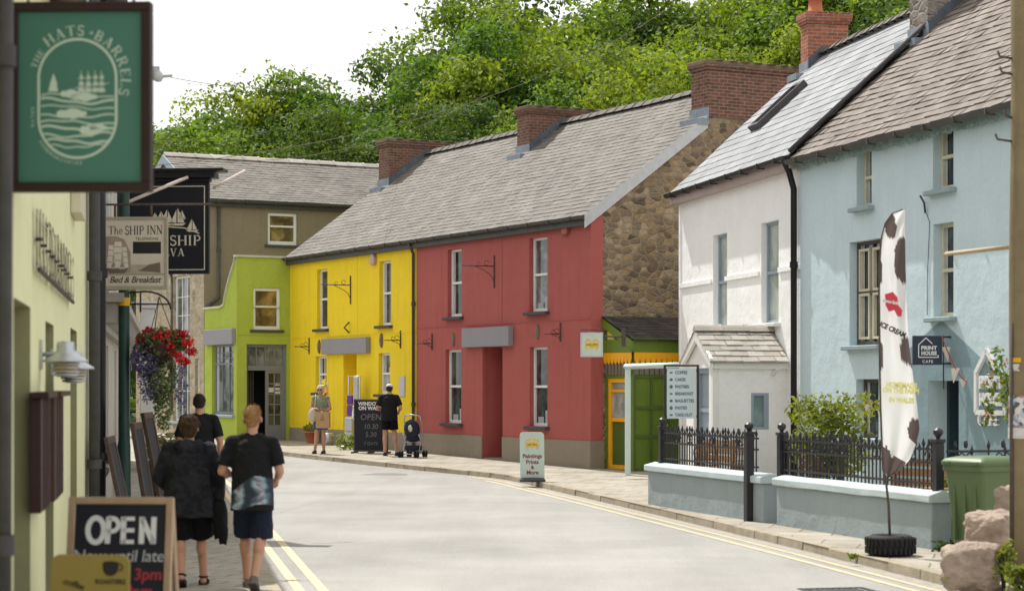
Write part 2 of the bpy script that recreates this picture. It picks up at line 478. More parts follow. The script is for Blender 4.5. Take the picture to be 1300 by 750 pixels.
M = {}
M['yellow'] = render_mat('yellow_paint', (.88, .65, .022), .16, .4, .25, (.45, .30, .05))
M['red'] = render_mat('red_paint', (.425, .110, .098), .22, .5, .25, (.22, .06, .05))
M['green'] = render_mat('green_paint', (.39, .475, .065), .12, .15, .5, (.16, .2, .04), 9)
M['white'] = render_mat('white_paint', (.94, .94, .925), .06, .10, .26, (.42, .40, .36), 14)
M['porch'] = render_mat('porch_paint', (.88, .88, .86), .06, .08, .12, (.42, .40, .34))
M['blue'] = render_mat('blue_paint', (.58, .71, .755), .10, .16, .22, (.26, .34, .34))
M['mural'] = render_mat('mural_paint', (.25, .36, .40), .08, .12, .25, (.1, .16, .18))
M['cream'] = render_mat('cream_paint', (.77, .775, .48), .06, .10, .15, (.4, .38, .22))
M['wallgrey'] = render_mat('grey_wall_paint', (.36, .43, .46), .12, .2, .3, (.2, .22, .21))
M['wallcap'] = render_mat('pale_cap_paint', (.56, .66, .68), .25, .1, .2, (.3, .34, .34))
M['plinth'] = render_mat('plinth_paint', (.29, .25, .19), .15, .2, .35, (.16, .14, .1))
M['brownwall'] = render_mat('brown_render', (.25, .205, .14), .2, .25, .6, (.13, .1, .07), 5)
M['innwall'] = render_mat('inn_render', (.52, .49, .42), .15, .2, .2, (.25, .22, .18))
M['stone'] = stone_mat('rubble_stone', [(.12, .09, .06), (.24, .175, .11), (.36, .26, .15), (.20, .155, .115), (.42, .33, .22), (.16, .125, .095), (.31, .22, .125)], (.33, .27, .19), (4.7, 8.8, 1), .045, .12)
M['palestone'] = stone_mat('pale_rubble', [(.36, .3, .2), (.5, .43, .31), (.42, .35, .25), (.56, .5, .38), (.3, .25, .17)], (.5, .44, .34), (3.4, 5.0, 1))
M['brick'] = brick_mat('old_brick', (.205, .092, .065), (.13, .064, .048), (.24, .19, .15))
M['brickred'] = brick_mat('red_brick', (.42, .15, .08), (.32, .10, .06), (.34, .27, .22))
M['capstone'] = rough_mat('weathered_cap', (.19, .14, .10), .95, .4, 4, 30, .6, .03, dirt=.4, dirtc=(.3, .22, .1))
M['slate'] = slate_mat('grey_slate', [(.145, .128, .11), (.172, .154, .134), (.156, .14, .121), (.195, .176, .153), (.149, .133, .115), (.178, .16, .14)], .75, .25)
M['slatebrown'] = slate_mat('brown_slate', [(.17, .14, .12), (.22, .187, .165), (.195, .165, .145), (.255, .22, .195), (.18, .148, .125)], .8, .4, (.36, .29, .24))
M['slatenew'] = slate_mat('pale_slate', [(.28, .29, .305), (.325, .335, .345), (.30, .31, .325), (.34, .345, .355)], .75, .12, (.42, .42, .41), .25)
M['slatedark'] = slate_mat('dark_slate', [(.045, .038, .034), (.075, .064, .055), (.058, .05, .045), (.09, .078, .07)], .65, .15, (.18, .15, .12))
M['slateporch'] = slate_mat('porch_slate', [(.34, .31, .27), (.46, .43, .38), (.4, .37, .32), (.5, .47, .42)], .7, .3, (.3, .26, .2))
M['ridge'] = rough_mat('ridge_tile', (.15, .135, .12), .85, .3, 5, 40, .3)
M['lead'] = rough_mat('lead', (.25, .29, .34), .5, .3, 6, 20, .15, metal=.2)
M['darkgutter'] = rough_mat('dark_gutter', (.075, .07, .065), .55, .3, 5, 30, .1)
M['black'] = rough_mat('black_paint', (.012, .012, .014), .4, .3, 8, 40, .08)
M['iron'] = rough_mat('black_iron', (.022, .02, .026), .42, .4, 20, 90, .2, .004, spec=.5)
M['iron2'] = rough_mat('rusty_iron', (.10, .075, .06), .7, .4, 20, 90, .2, .004)
M['whitewood'] = rough_mat('white_wood', (.76, .76, .73), .5, .06, 6, 60, .05)
M['creamwood'] = rough_mat('cream_wood', (.62, .58, .44), .55, .15, 6, 60, .1)
M['greywood'] = rough_mat('grey_wood', (.20, .205, .225), .55, .1, 6, 60, .05)
M['darkwood'] = rough_mat('dark_wood_frame', (.10, .085, .07), .6, .25, 6, 60, .1)
M['bluewood'] = rough_mat('blue_grey_wood', (.30, .37, .43), .5, .1, 6, 60, .05)
M['sill'] = rough_mat('dark_sill', (.075, .072, .075), .7, .3, 8, 60, .2)
M['bluesill'] = rough_mat('blue_sill', (.30, .38, .40), .7, .2, 8, 60, .3)
M['signgrey'] = rough_mat('grey_board', (.27, .265, .285), .6, .06, 4, 60, .04)
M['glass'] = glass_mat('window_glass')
M['glassmid'] = glass_mat('bright_glass', (.07, .08, .085), (.22, .24, .24))
M['glassblind'] = glass_mat('blind_glass', (.30, .36, .33), (.45, .5, .46), .08)
M['glasswarm'] = glass_mat('warm_glass', (.10, .075, .03), (.34, .24, .08))
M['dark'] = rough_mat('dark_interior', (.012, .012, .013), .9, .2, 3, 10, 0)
M['tealdark'] = rough_mat('teal_door', (.03, .055, .068), .55, .2, 3, 40, .05)
M['shopgreen'] = rough_mat('dark_green_wood', (.13, .20, .022), .5, .15, 4, 40, .12)
M['shoppanel'] = rough_mat('panel_green_wood', (.08, .13, .022), .5, .15, 4, 40, .12)
M['orange'] = rough_mat('orange_yellow_paint', (.90, .42, .012), .5, .1, 4, 40, .05)
M['valance'] = rough_mat('grey_brown_wood', (.19, .155, .12), .7, .25, 6, 50, .1)
M['mint'] = rough_mat('mint_paint', (.58, .70, .66), .5, .06, 5, 50, .04)
M['pole'] = None
M['hatgreen'] = rough_mat('sign_green', (.066, .19, .155), .55, .05, 3, 30, .02)
M['hatframe'] = rough_mat('sign_frame', (.030, .013, .014), .5, .2, 5, 40, .05)
M['signpale'] = rough_mat('pale_sign_paint', (.55, .66, .60), .6, .05)
M['navy'] = rough_mat('navy_board', (.009, .010, .016), .6, .1, 5, 40, .03)
M['navy2'] = rough_mat('print_navy', (.035, .045, .075), .5, .1, 5, 40, .03)
M['letterwhite'] = rough_mat('white_lettering', (.8, .8, .8), .6, .03, bst=0)
M['lettercream'] = rough_mat('cream_lettering', (.62, .57, .45), .6, .05, bst=0)
M['letterdark'] = rough_mat('dark_lettering', (.02, .018, .018), .6, .1, bst=0)
M['letterblue'] = rough_mat('blue_lettering', (.09, .17, .24), .6, .1, bst=0)
M['letterred'] = rough_mat('red_chalk', (.45, .05, .07), .8, .2, 30, bst=0)
M['chalk'] = rough_mat('white_chalk', (.55, .55, .58), .9, .3, 30, bst=0)
M['chalkdim'] = rough_mat('dim_chalk', (.20, .205, .21), .9, .3, 30, bst=0)
M['innboard'] = rough_mat('inn_board', (.60, .54, .44), .6, .12, 5, 40, .05, dirt=.2, dirtc=(.35, .25, .15))
M['innframe'] = rough_mat('inn_frame', (.36, .33, .25), .6, .2, 8, 40, .1, dirt=.5, dirtc=(.35, .16, .03))
M['sepia'] = rough_mat('sepia_paint', (.34, .27, .21), .7, .3, 12, bst=0)
M['pine'] = rough_mat('pine_frame', (.47, .33, .22), .55, .2, 6, 60, .1)
M['slateboard'] = rough_mat('chalkboard', (.020, .021, .030), .6, .2, 5, 30, .03)
M['gold'] = rough_mat('ochre_board', (.27, .205, .055), .55, .1, 4, 40, .04)
M['galv'] = rough_mat('galvanised', (.50, .52, .55), .38, .1, 8, 60, .04, metal=.75)
M['lampglass'] = rough_mat('amber_lens', (.55, .36, .10), .2, .2, 20, 30, .1)
M['brownboard'] = rough_mat('maroon_wood', (.055, .024, .022), .55, .25, 5, 40, .08)
M['plankwood'] = rough_mat('worn_brown_wood', (.085, .055, .045), .5, .4, 5, 40, .12)
M['postgreen'] = rough_mat('dark_green_paint', (.018, .05, .042), .4, .3, 6, 40, .06)
M['bandyellow'] = rough_mat('yellow_band', (.75, .42, .02), .5, .1)
M['bin'] = rough_mat('bin_plastic', (.11, .16, .07), .42, .08, 5, 90, .06, .004, spec=.4)
M['rubber'] = rough_mat('tyre_rubber', (.018, .018, .019), .75, .3, 12, 60, .15)
M['boulder'] = rough_mat('pink_boulder', (.54, .42, .34), .92, .45, 3.5, 22, 1.0, .06, dirt=.6, dirtc=(.17, .14, .11))
M['timber'] = rough_mat('pole_timber', (.24, .19, .105), .85, .25, 4, 40, .4, .02, streak=.5, dirtc=(.09, .075, .04))
M['paper'] = rough_mat('notice_paper', (.62, .60, .6), .7, .2, 20, bst=0)
M['paperred'] = rough_mat('notice_print', (.5, .12, .16), .7, .6, 18, bst=0)
M['paperblue'] = rough_mat('notice_print_blue', (.15, .25, .45), .7, .6, 18, bst=0)
M['terracotta'] = rough_mat('terracotta', (.46, .15, .075), .8, .2, 8, 40, .2)
M['white_paint'] = rough_mat('plain_white', (.78, .78, .78), .5, .05)
M['barge'] = rough_mat('grey_barge', (.52, .53, .54), .6, .15, 6, 40, .1)
M['wicker'] = rough_mat('wicker', (.28, .15, .075), .6, .3, 40, 80, .3)
M['tablewood'] = rough_mat('table_wood', (.36, .22, .12), .6, .25, 8, 50, .15)
M['skin'] = rough_mat('skin', (.50, .27, .185), .5, .12, 8, 60, .08, .004, spec=.35)
M['hairbrown'] = rough_mat('brown_hair', (.10, .052, .026), .6, .6, 60, 160, .8, .02)
M['hairblond'] = rough_mat('ginger_blond_hair', (.52, .29, .12), .6, .5, 60, 160, .8, .02)
M['hairdark'] = rough_mat('dark_hair', (.035, .024, .018), .6, .5, 60, 160, .7, .02)
M['hairwhite'] = rough_mat('white_blond_hair', (.66, .58, .48), .6, .3, 60, 160, .7, .02)
M['blackcloth'] = rough_mat('black_cotton', (.013, .013, .016), .85, .3, 6, 14, .7, .05, spec=.2)
M['blackshorts'] = rough_mat('black_shorts', (.008, .008, .010), .9, .3, 6, 12, .6, .05, spec=.15)
M['navyshorts'] = rough_mat('navy_shorts', (.014, .020, .042), .85, .3, 6, 12, .7, .05, spec=.2)
M['denim'] = rough_mat('denim', (.05, .10, .17), .85, .25, 10, 20, .5, .04)
M['greentop'] = rough_mat('green_print_top', (.24, .28, .17), .85, .5, 22, 20, .4, .03)
M['canvasbag'] = rough_mat('canvas_bag', (.55, .50, .40), .85, .15, 10, 30, .4, .03)
M['kraft'] = rough_mat('kraft_paper', (.46, .29, .15), .75, .1, 8, 20, .3, .03)
M['whitecap'] = rough_mat('white_cap', (.8, .8, .8), .8, .05, 8, 30, .2, .02)
M['shoe'] = rough_mat('dark_shoe', (.02, .018, .018), .6, .3, 20, 60, .2)
M['sandal'] = rough_mat('brown_sandal', (.10, .05, .035), .6, .3, 20, 60, .2)
M['greyshoe'] = rough_mat('grey_shoe', (.16, .13, .12), .7, .3, 20, 60, .2)
M['prambag'] = rough_mat('navy_fabric', (.014, .02, .042), .75, .3, 10, 30, .4, .02)
M['steel'] = rough_mat('steel_tube', (.45, .46, .48), .3, .1, 8, 60, .03, metal=.8)
M['purple'] = rough_mat('purple_print', (.11, .035, .24), .7, .3, 14, bst=0)
M['balloon'] = rough_mat('yellow_plastic', (.9, .75, .02), .4, .1, bst=0)
M['bulkgrey'] = rough_mat('pale_grey_fabric', (.42, .44, .44), .8, .2, 12, bst=0)
M['pinkflag'] = rough_mat('cream_pennant', (.75, .66, .58), .85, .1, 12, 40, .1)
M['redrope'] = rough_mat('red_cord', (.45, .08, .10), .8, .2, 30, 60, .2)
M['whitepaintwall'] = rough_mat('quoin_white', (.66, .66, .64), .7, .15, 5, 40, .2)
M['redflower'] = rough_mat('red_petals', (.62, .015, .022), .55, .35, 20, bst=0)
M['purpleflower'] = rough_mat('purple_petals', (.145, .115, .25), .6, .5, 20, bst=0)
M['basketleaf'] = leaf_mat('basket_leaf', (.05, .085, .03), (.20, .26, .11), .3)
M['leafA'] = leaf_mat('tree_leaf', (.05, .10, .018), (.21, .33, .05), .45)
M['leafB'] = leaf_mat('tree_leaf_bright', (.08, .125, .014), (.28, .37, .05), .47)
M['leafC'] = leaf_mat('tree_leaf_dark', (.035, .068, .018), (.12, .19, .035), .42)
M['leafS'] = leaf_mat('shrub_leaf', (.08, .11, .02), (.30, .36, .06), .4)
M['bark'] = rough_mat('bark', (.07, .055, .04), .95, .3, 6, 20, .6, .03)

def worn_mat(name, col, under, lo=.36, hi=.52):
    m, nt, b, out = _mat(name)
    v = coords(nt)
    n = nz(nt, v, 9, 8, .75)
    c = mixc(nt, ramp(nt, n.outputs[0], [(lo, (0, 0, 0)), (hi, (1, 1, 1))]).outputs[0], under, col)
    L(nt, c, b.inputs['Base Color']); b.inputs['Roughness'].default_value = .8
    return m
# asphalt with aggregate, patches and hairline cracks
def road_mat(name, base):
    m, nt, b, out = _mat(name)
    v = coords(nt)
    n1 = nz(nt, v, .35, 6, .6); n2 = nz(nt, v, 70, 4, .75)
    vs = coords(nt, 'Object', (1.2, .12, 1)); n4 = nz(nt, vs, 1.0, 5, .6)
    c = mixc(nt, ramp(nt, n1.outputs[0], [(.3, (0, 0, 0)), (.7, (1, 1, 1))]).outputs[0], sc3(base, .80), sc3(base, 1.12))
    n6 = nz(nt, v, 22, 5, .75); c = mixc(nt, .6, c, ramp(nt, n6.outputs[0], [(.36, (.74, .73, .71)), (.52, (1.03, 1.03, 1.03))]).outputs[0], 'MULTIPLY')
    c = mixc(nt, .9, c, ramp(nt, n2.outputs[0], [(.3, (.62, .62, .62)), (.65, (1.16, 1.16, 1.16))]).outputs[0], 'MULTIPLY')
    c = mixc(nt, .5, c, ramp(nt, n4.outputs[0], [(.3, (.82, .82, .82)), (.6, (1.06, 1.06, 1.06))]).outputs[0], 'MULTIPLY')
    wv = nz(nt, v, 1.2, 5, .65)
    mp = N(nt, 'ShaderNodeVectorMath', operation='MULTIPLY_ADD'); L(nt, wv.outputs['Color'], mp.inputs[0]); mp.inputs[1].default_value = (1.3, 1.3, 0); L(nt, v, mp.inputs[2])
    ve = N(nt, 'ShaderNodeTexVoronoi', feature='DISTANCE_TO_EDGE', voronoi_dimensions='2D'); ve.inputs['Scale'].default_value = .16; L(nt, mp.outputs[0], ve.inputs['Vector'])
    cr = ramp(nt, ve.outputs['Distance'], [(.0015, (1, 1, 1)), (.0035, (0, 0, 0))])
    cm = ramp(nt, n1.outputs[0], [(.5, (0, 0, 0)), (.6, (.14, .14, .14))])
    k = N(nt, 'ShaderNodeMath', operation='MULTIPLY'); L(nt, cr.outputs[0], k.inputs[0]); L(nt, cm.outputs[0], k.inputs[1])
    c = mixc(nt, k.outputs[0], c, sc3(base, .45))
    L(nt, c, b.inputs['Base Color']); b.inputs['Roughness'].default_value = .85; b.inputs['Specular IOR Level'].default_value = .25
    bump(nt, b, n2.outputs[0], .35, .006)
    return m
M['road'] = road_mat('asphalt', (.37, .357, .332))
M['grit'] = worn_mat('gutter_grit', (.27, .235, .18), (.36, .345, .32), .42, .6)
def slab_mat(name, a, b2, mortar, w, h, ms):
    m, nt, b, out = _mat(name)
    v = coords(nt, 'UV')
    t = N(nt, 'ShaderNodeTexBrick', Scale=1.0)
    t.inputs['Brick Width'].default_value = w; t.inputs['Row Height'].default_value = h; t.inputs['Mortar Size'].default_value = ms
    t.inputs['Color1'].default_value = (*a, 1); t.inputs['Color2'].default_value = (*b2, 1); t.inputs['Mortar'].default_value = (*mortar, 1)
    wv = nz(nt, v, 1.6, 2, .5)
    mp = N(nt, 'ShaderNodeVectorMath', operation='MULTIPLY_ADD'); L(nt, wv.outputs['Color'], mp.inputs[0]); mp.inputs[1].default_value = (.06, .06, 0); L(nt, v, mp.inputs[2])
    rt = N(nt, 'ShaderNodeMapping'); rt.inputs['Rotation'].default_value = (0, 0, R(14)); L(nt, mp.outputs[0], rt.inputs[0])
    L(nt, rt.outputs[0], t.inputs['Vector'])
    n = nz(nt, v, 1.1, 8, .7); n2 = nz(nt, v, 40, 4, .7)
    c = mixc(nt, .8, t.outputs['Color'], ramp(nt, n.outputs[0], [(.3, (.62, .6, .56)), (.62, (1.1, 1.1, 1.1))]).outputs[0], 'MULTIPLY')
    c = mixc(nt, .5, c, ramp(nt, n2.outputs[0], [(.3, (.75, .75, .75)), (.65, (1.1, 1.1, 1.1))]).outputs[0], 'MULTIPLY')
    L(nt, c, b.inputs['Base Color']); b.inputs['Roughness'].default_value = .88; b.inputs['Specular IOR Level'].default_value = .2
    a1 = bump(nt, None, n2.outputs[0], .3, .006)
    bump(nt, b, t.outputs['Fac'], -.5, .01, a1)
    return m
M['pave'] = slab_mat('paving', (.42, .385, .32), (.36, .33, .275), (.20, .175, .13), .9, .6, .012)
M['paveleft'] = slab_mat('block_paving', (.42, .39, .34), (.36, .335, .29), (.18, .16, .13), .45, .22, .010)
M['kerb'] = rough_mat('kerb_stone', (.38, .33, .25), .9, .3, 5, 30, .5, .02, dirt=.4, dirtc=(.2, .16, .1))
M['ground'] = rough_mat('earth', (.12, .10, .06), .95, .3, 2, 20, .4)
M['hill'] = rough_mat('hill_undergrowth', (.020, .032, .010), .95, .5, .6, 4, .8, .2)
M['yline'] = worn_mat('faded_yellow_line', (.74, .58, .33), (.42, .39, .34))
M['yline2'] = worn_mat('very_faded_yellow_line', (.62, .49, .27), (.40, .37, .32), .38, .58)
# ------------------------------------------------------------------ the setting
KL = [(-.30, 5), (-.60, 9), (-1.37, 14.5), (-2.25, 19.4), (-3.8, 28), (-5.1, 35.2), (-6.1, 40.5), (-7.4, 45.5), (-9.3, 50.5), (-12.5, 56), (-17.5, 61.5), (-26, 67)]
KR = [(6.4, 5), (5.75, 10), (5.05, 15), (4.17, 19.9), (3.22, 25), (2.03, 31.1), (.72, 37.6), (-.16, 41.3), (-2.2, 44.8), (-4.7, 49.1), (-6.9, 53.2), (-9.2, 57.4), (-13.5, 64), (-22, 72)]
def resample(pts, n):
    ps = [Vector((*p, 0)) for p in pts]
    # smooth with Catmull-Rom
    out = []
    for i in range(len(ps) - 1):
        p0 = ps[max(0, i - 1)]; p1 = ps[i]; p2 = ps[i + 1]; p3 = ps[min(len(ps) - 1, i + 2)]
        for k in range(12):
            t = k / 12
            out.append(.5 * ((2 * p1) + (p2 - p0) * t + (2 * p0 - 5 * p1 + 4 * p2 - p3) * t * t + (3 * p1 - p0 - 3 * p2 + p3) * t ** 3))
    out.append(ps[-1])
    acc = [0]
    for a, b in zip(out, out[1:]): acc.append(acc[-1] + (b - a).length)
    res = []; j = 0
    for i in range(n):
        s = acc[-1] * i / (n - 1)
        while j < len(acc) - 2 and acc[j + 1] < s: j += 1
        t = (s - acc[j]) / max(1e-6, acc[j + 1] - acc[j])
        res.append(out[j].lerp(out[j + 1], t))
    return res
def offset(pts, o):
    """to the right of the direction of travel"""
    res = []
    for i, p in enumerate(pts):
        t = (pts[min(len(pts) - 1, i + 1)] - pts[max(0, i - 1)]).normalized()
        res.append(p + Vector((t.y, -t.x, 0)) * o)
    return res
NR = 160
kl, kr = resample(KL, NR), resample(KR, NR)
def strip(name, A, B, h, mat, kind='structure', parent=None, mids=1, ha=None):
    mb = MB(); n = len(A)
    for i in range(n - 1):
        for k in range(mids):
            a0, a1 = A[i].lerp(B[i], k / mids), A[i].lerp(B[i], (k + 1) / mids)
            b0, b1 = A[i + 1].lerp(B[i + 1], k / mids), A[i + 1].lerp(B[i + 1], (k + 1) / mids)
            mb.quad(*[(p.x, p.y, gz(p.y) + h) for p in (a0, a1, b1, b0)])
    o = mb.build(name, mat, parent)
    if kind: o['kind'] = kind
    return o
# ground to the horizon
mb = MB()
ys = [-60, 0, 20, 40, 45, 50, 55, 60, 65, 70, 75, 110, 300, 1500]
for a, b in zip(ys, ys[1:]):
    for x0, x1 in ((-900, -40), (-40, 0), (0, 40), (40, 900)):
        mb.quad((x0, a, gz(a) - .06), (x1, a, gz(a) - .06), (x1, b, gz(b) - .06), (x0, b, gz(b) - .06))
o = mb.build('ground', M['ground']); o['kind'] = 'structure'
strip('road', kl, kr, 0, M['road'], mids=4)
strip('pavement', offset(kl, -9), kl, .10, M['paveleft'], mids=4)
strip('pavement', kr, offset(kr, 9), .10, M['pave'], mids=4)
# kerbs: separate worn stones in one row
def kerb(pts, side, seedv):
    rnd = random.Random(seedv); mb = MB()
    acc = 0; i0 = 0
    for i in range(1, len(pts)):
        acc += (pts[i] - pts[i - 1]).length
        if acc > .9:
            a, b = pts[i0], pts[i]
            t = (b - a).normalized(); nrm = Vector((t.y, -t.x, 0)) * side
            a2 = a + t * .008; b2 = b - t * .008
            j = rnd.uniform(-.012, .012)
            zt = .104 + rnd.uniform(-.003, .006)
            q = [a2 + nrm * (j - .015), b2 + nrm * (j - .015), b2 + nrm * .14, a2 + nrm * .14]
            za, zb = gz(a.y), gz(b.y)
            lo = [(p.x, p.y, z - .05) for p, z in zip(q, (za, zb, zb, za))]
            hi = [(p.x + nrm.x * (.015 if k < 2 else 0), p.y + nrm.y * (.015 if k < 2 else 0), z + zt) for k, (p, z) in enumerate(zip(q, (za, zb, zb, za)))]
            fs = [(4, 5, 6, 7), (0, 1, 5, 4), (1, 2, 6, 5), (2, 3, 7, 6), (3, 0, 4, 7)]
            if side < 0: fs = [tuple(reversed(f)) for f in fs]
            mb.add(lo + hi, fs)
            acc = 0; i0 = i
    o = mb.build('kerb', M['kerb'], bevel=.012); o['kind'] = 'structure'
kerb(resample(KR, 900), 1, 3); kerb(resample(KL, 900), -1, 4)
# double yellow lines
def line(pts, o0, w, name, mat, lo, hi):
    a, b = offset(pts, o0), offset(pts, o0 + w)
    idx = [i for i, p in enumerate(pts) if lo <= p.y <= hi]
    A = [a[i] for i in idx]; B = [b[i] for i in idx]
    strip(name, A, B, .004, mat)
strip('gutter_grit', offset(kr, -.2), kr, .002, M['grit'])
strip('gutter_grit', kl, offset(kl, .14), .002, M['grit'])
line(kl, .40, .095, 'road_marking', M['yline'], 5, 52); line(kl, .18, .095, 'road_marking', M['yline'], 5, 52)
line(kr, -.30, .085, 'road_marking', M['yline2'], 5, 42.5); line(kr, -.52, .085, 'road_marking', M['yline2'], 5, 41.5)
# drain grating beside the right kerb
g = G(1066, 19.3, .002)
root = empty('drain_grating', g, R(12), 'dark iron drain grating set in the road beside the kerb', 'drain')
mb = MB()
for k in (-.3, .3): mb.box(k - .03, k + .03, -.26, .26, -.02, .006)
for k in (-.24, .24): mb.box(-.269, .269, k - .025, k + .025, -.02, .0055)
mb.build('frame', M['iron'], root)
mb = MB()
for k in range(9): mb.box(-.25 + k * .056, -.25 + k * .056 + .026, -.214, .214, -.02, .004)
mb.box(-.268, .268, -.214, .214, -.05, -.021)
mb.build('bars', M['iron'], root)
# patch in the road
g = G(488, 43.0, .004)
mb = MB(); rnd = random.Random(5)
mb.poly([(g.x + math.cos(i * .3) * (.45 + rnd.uniform(-.09, .09)), g.y + math.sin(i * .3) * (.5 + rnd.uniform(-.1, .1)), gz(g.y + math.sin(i * .3)) + .003) for i in range(21)])
o = mb.build('road_patch', road_mat('old_patch', (.24, .23, .21))); o['kind'] = 'structure'

# wooded hill behind the houses
def hillz(x, y):
    e = max(0.0, (y - 66 - .10 * max(0, -x)) / 60.0)
    side = 1 / (1 + math.exp(-(x + 9) / 9.0))
    return gz(y) + min(1.0, e) ** 1.1 * (4 + 17 * side) + .6 * noise.noise(Vector((x * .12, y * .12, 0)))
mb = MB(); nx, ny = 50, 34
vs = [(-70 + i * 170 / nx, 66 + j * 75 / ny, 0) for j in range(ny + 1) for i in range(nx + 1)]
vs = [(x, y, hillz(x, y) - (.4 if y < 68 else 0)) for x, y, _ in vs]
fs = [(j * (nx + 1) + i, j * (nx + 1) + i + 1, (j + 1) * (nx + 1) + i + 1, (j + 1) * (nx + 1) + i) for j in range(ny) for i in range(nx)]
mb.add(vs, fs, 0, True)
o = mb.build('hill', M['hill']); o['kind'] = 'structure'

# ------------------------------------------------------------------ light, sky, camera
SUN_AZ = Vector((-.51, .86, 0)).normalized(); SUN_EL = R(56)
sd = Vector((SUN_AZ.x * math.cos(SUN_EL), SUN_AZ.y * math.cos(SUN_EL), math.sin(SUN_EL)))
sun = bpy.data.lights.new('sun', 'SUN'); sun.energy = 5.0; sun.angle = R(.5); sun.color = (1.0, .97, .915)
so = bpy.data.objects.new('sun', sun); COL.objects.link(so); so.rotation_euler = (-sd).to_track_quat('-Z', 'Y').to_euler()
w = bpy.data.worlds.new('World'); sc.world = w; w.use_nodes = True
nt = w.node_tree; nt.nodes.clear()
wo = nt.nodes.new('ShaderNodeOutputWorld'); bg = nt.nodes.new('ShaderNodeBackground')
sk = nt.nodes.new('ShaderNodeTexSky'); sk.sky_type = 'NISHITA'; sk.sun_disc = False
sk.sun_elevation = SUN_EL; sk.sun_rotation = math.atan2(SUN_AZ.x, SUN_AZ.y)
sk.air_density = 1.0; sk.dust_density = 2.5; sk.ozone_density = 1.0
tc = nt.nodes.new('ShaderNodeTexCoord')
n = N(nt, 'ShaderNodeTexNoise', Scale=1.6, Detail=6, Roughness=.55); L(nt, tc.outputs['Generated'], n.inputs['Vector'])
se = N(nt, 'ShaderNodeSeparateXYZ'); L(nt, tc.outputs['Generated'], se.inputs[0])
hz = N(nt, 'ShaderNodeMapRange'); L(nt, se.outputs[2], hz.inputs[0]); hz.inputs[1].default_value = 0; hz.inputs[2].default_value = .9; hz.inputs[3].default_value = .98; hz.inputs[4].default_value = .8
cl = ramp(nt, n.outputs[0], [(.35, (9.6, 9.6, 9.5)), (.65, (10.6, 10.4, 10.1))])
mixw = mixc(nt, hz.outputs[0], sk.outputs[0], cl.outputs[0])
L(nt, mixw, bg.inputs[0]); bg.inputs[1].default_value = .123
L(nt, bg.outputs[0], wo.inputs[0])

cam = bpy.data.cameras.new('camera'); co = bpy.data.objects.new('camera', cam); COL.objects.link(co)
co.location = (0, 0, EYE); co.rotation_euler = (R(90), 0, 0)
cam.sensor_width = 36; cam.lens = 72; cam.shift_y = (HY - 375) / 1300; cam.clip_end = 4000; cam.clip_start = .1
cam.dof.use_dof = True; cam.dof.focus_distance = 44; cam.dof.aperture_fstop = 2.8
sc.camera = co
sc.view_settings.view_transform = 'Standard'; sc.view_settings.look = 'None'; sc.view_settings.exposure = 0
sc.cycles.max_bounces = 6; sc.cycles.transparent_max_bounces = 6
# ------------------------------------------------------------------ building kit
def facade(mb, x0, x1, z0, z1, ops, depth=.22, y=0.0, m=0, mr=None, T=None, zsub=None):
    """front wall with openings (x0,x1,z0,z1[,depth]) and their reveals"""
    xs = sorted({x0, x1, *[o[0] for o in ops], *[o[1] for o in ops]})
    zs = sorted({z0, z1, *[max(z0, o[2]) for o in ops], *[o[3] for o in ops]})
    for a, b in zip(xs, xs[1:]):
        for c, d in zip(zs, zs[1:]):
            cx, cz = (a + b) / 2, (c + d) / 2
            if any(o[0] < cx < o[1] and o[2] < cz < o[3] for o in ops): continue
            mb.quad((a, y, c), (b, y, c), (b, y, d), (a, y, d), m, T)
    for o in ops:
        a, b, c, d = o[:4]; dp = y + (o[4] if len(o) > 4 else depth); q = m if mr is None else mr
        c = max(c, z0)
        mb.quad((a, dp, c), (a, y, c), (a, y, d), (a, dp, d), q, T)
        mb.quad((b, y, c), (b, dp, c), (b, dp, d), (b, y, d), q, T)
        mb.quad((a, y, d), (b, y, d), (b, dp, d), (a, dp, d), q, T)
        mb.quad((a, dp, c), (b, dp, c), (b, y, c), (a, y, c), q, T)

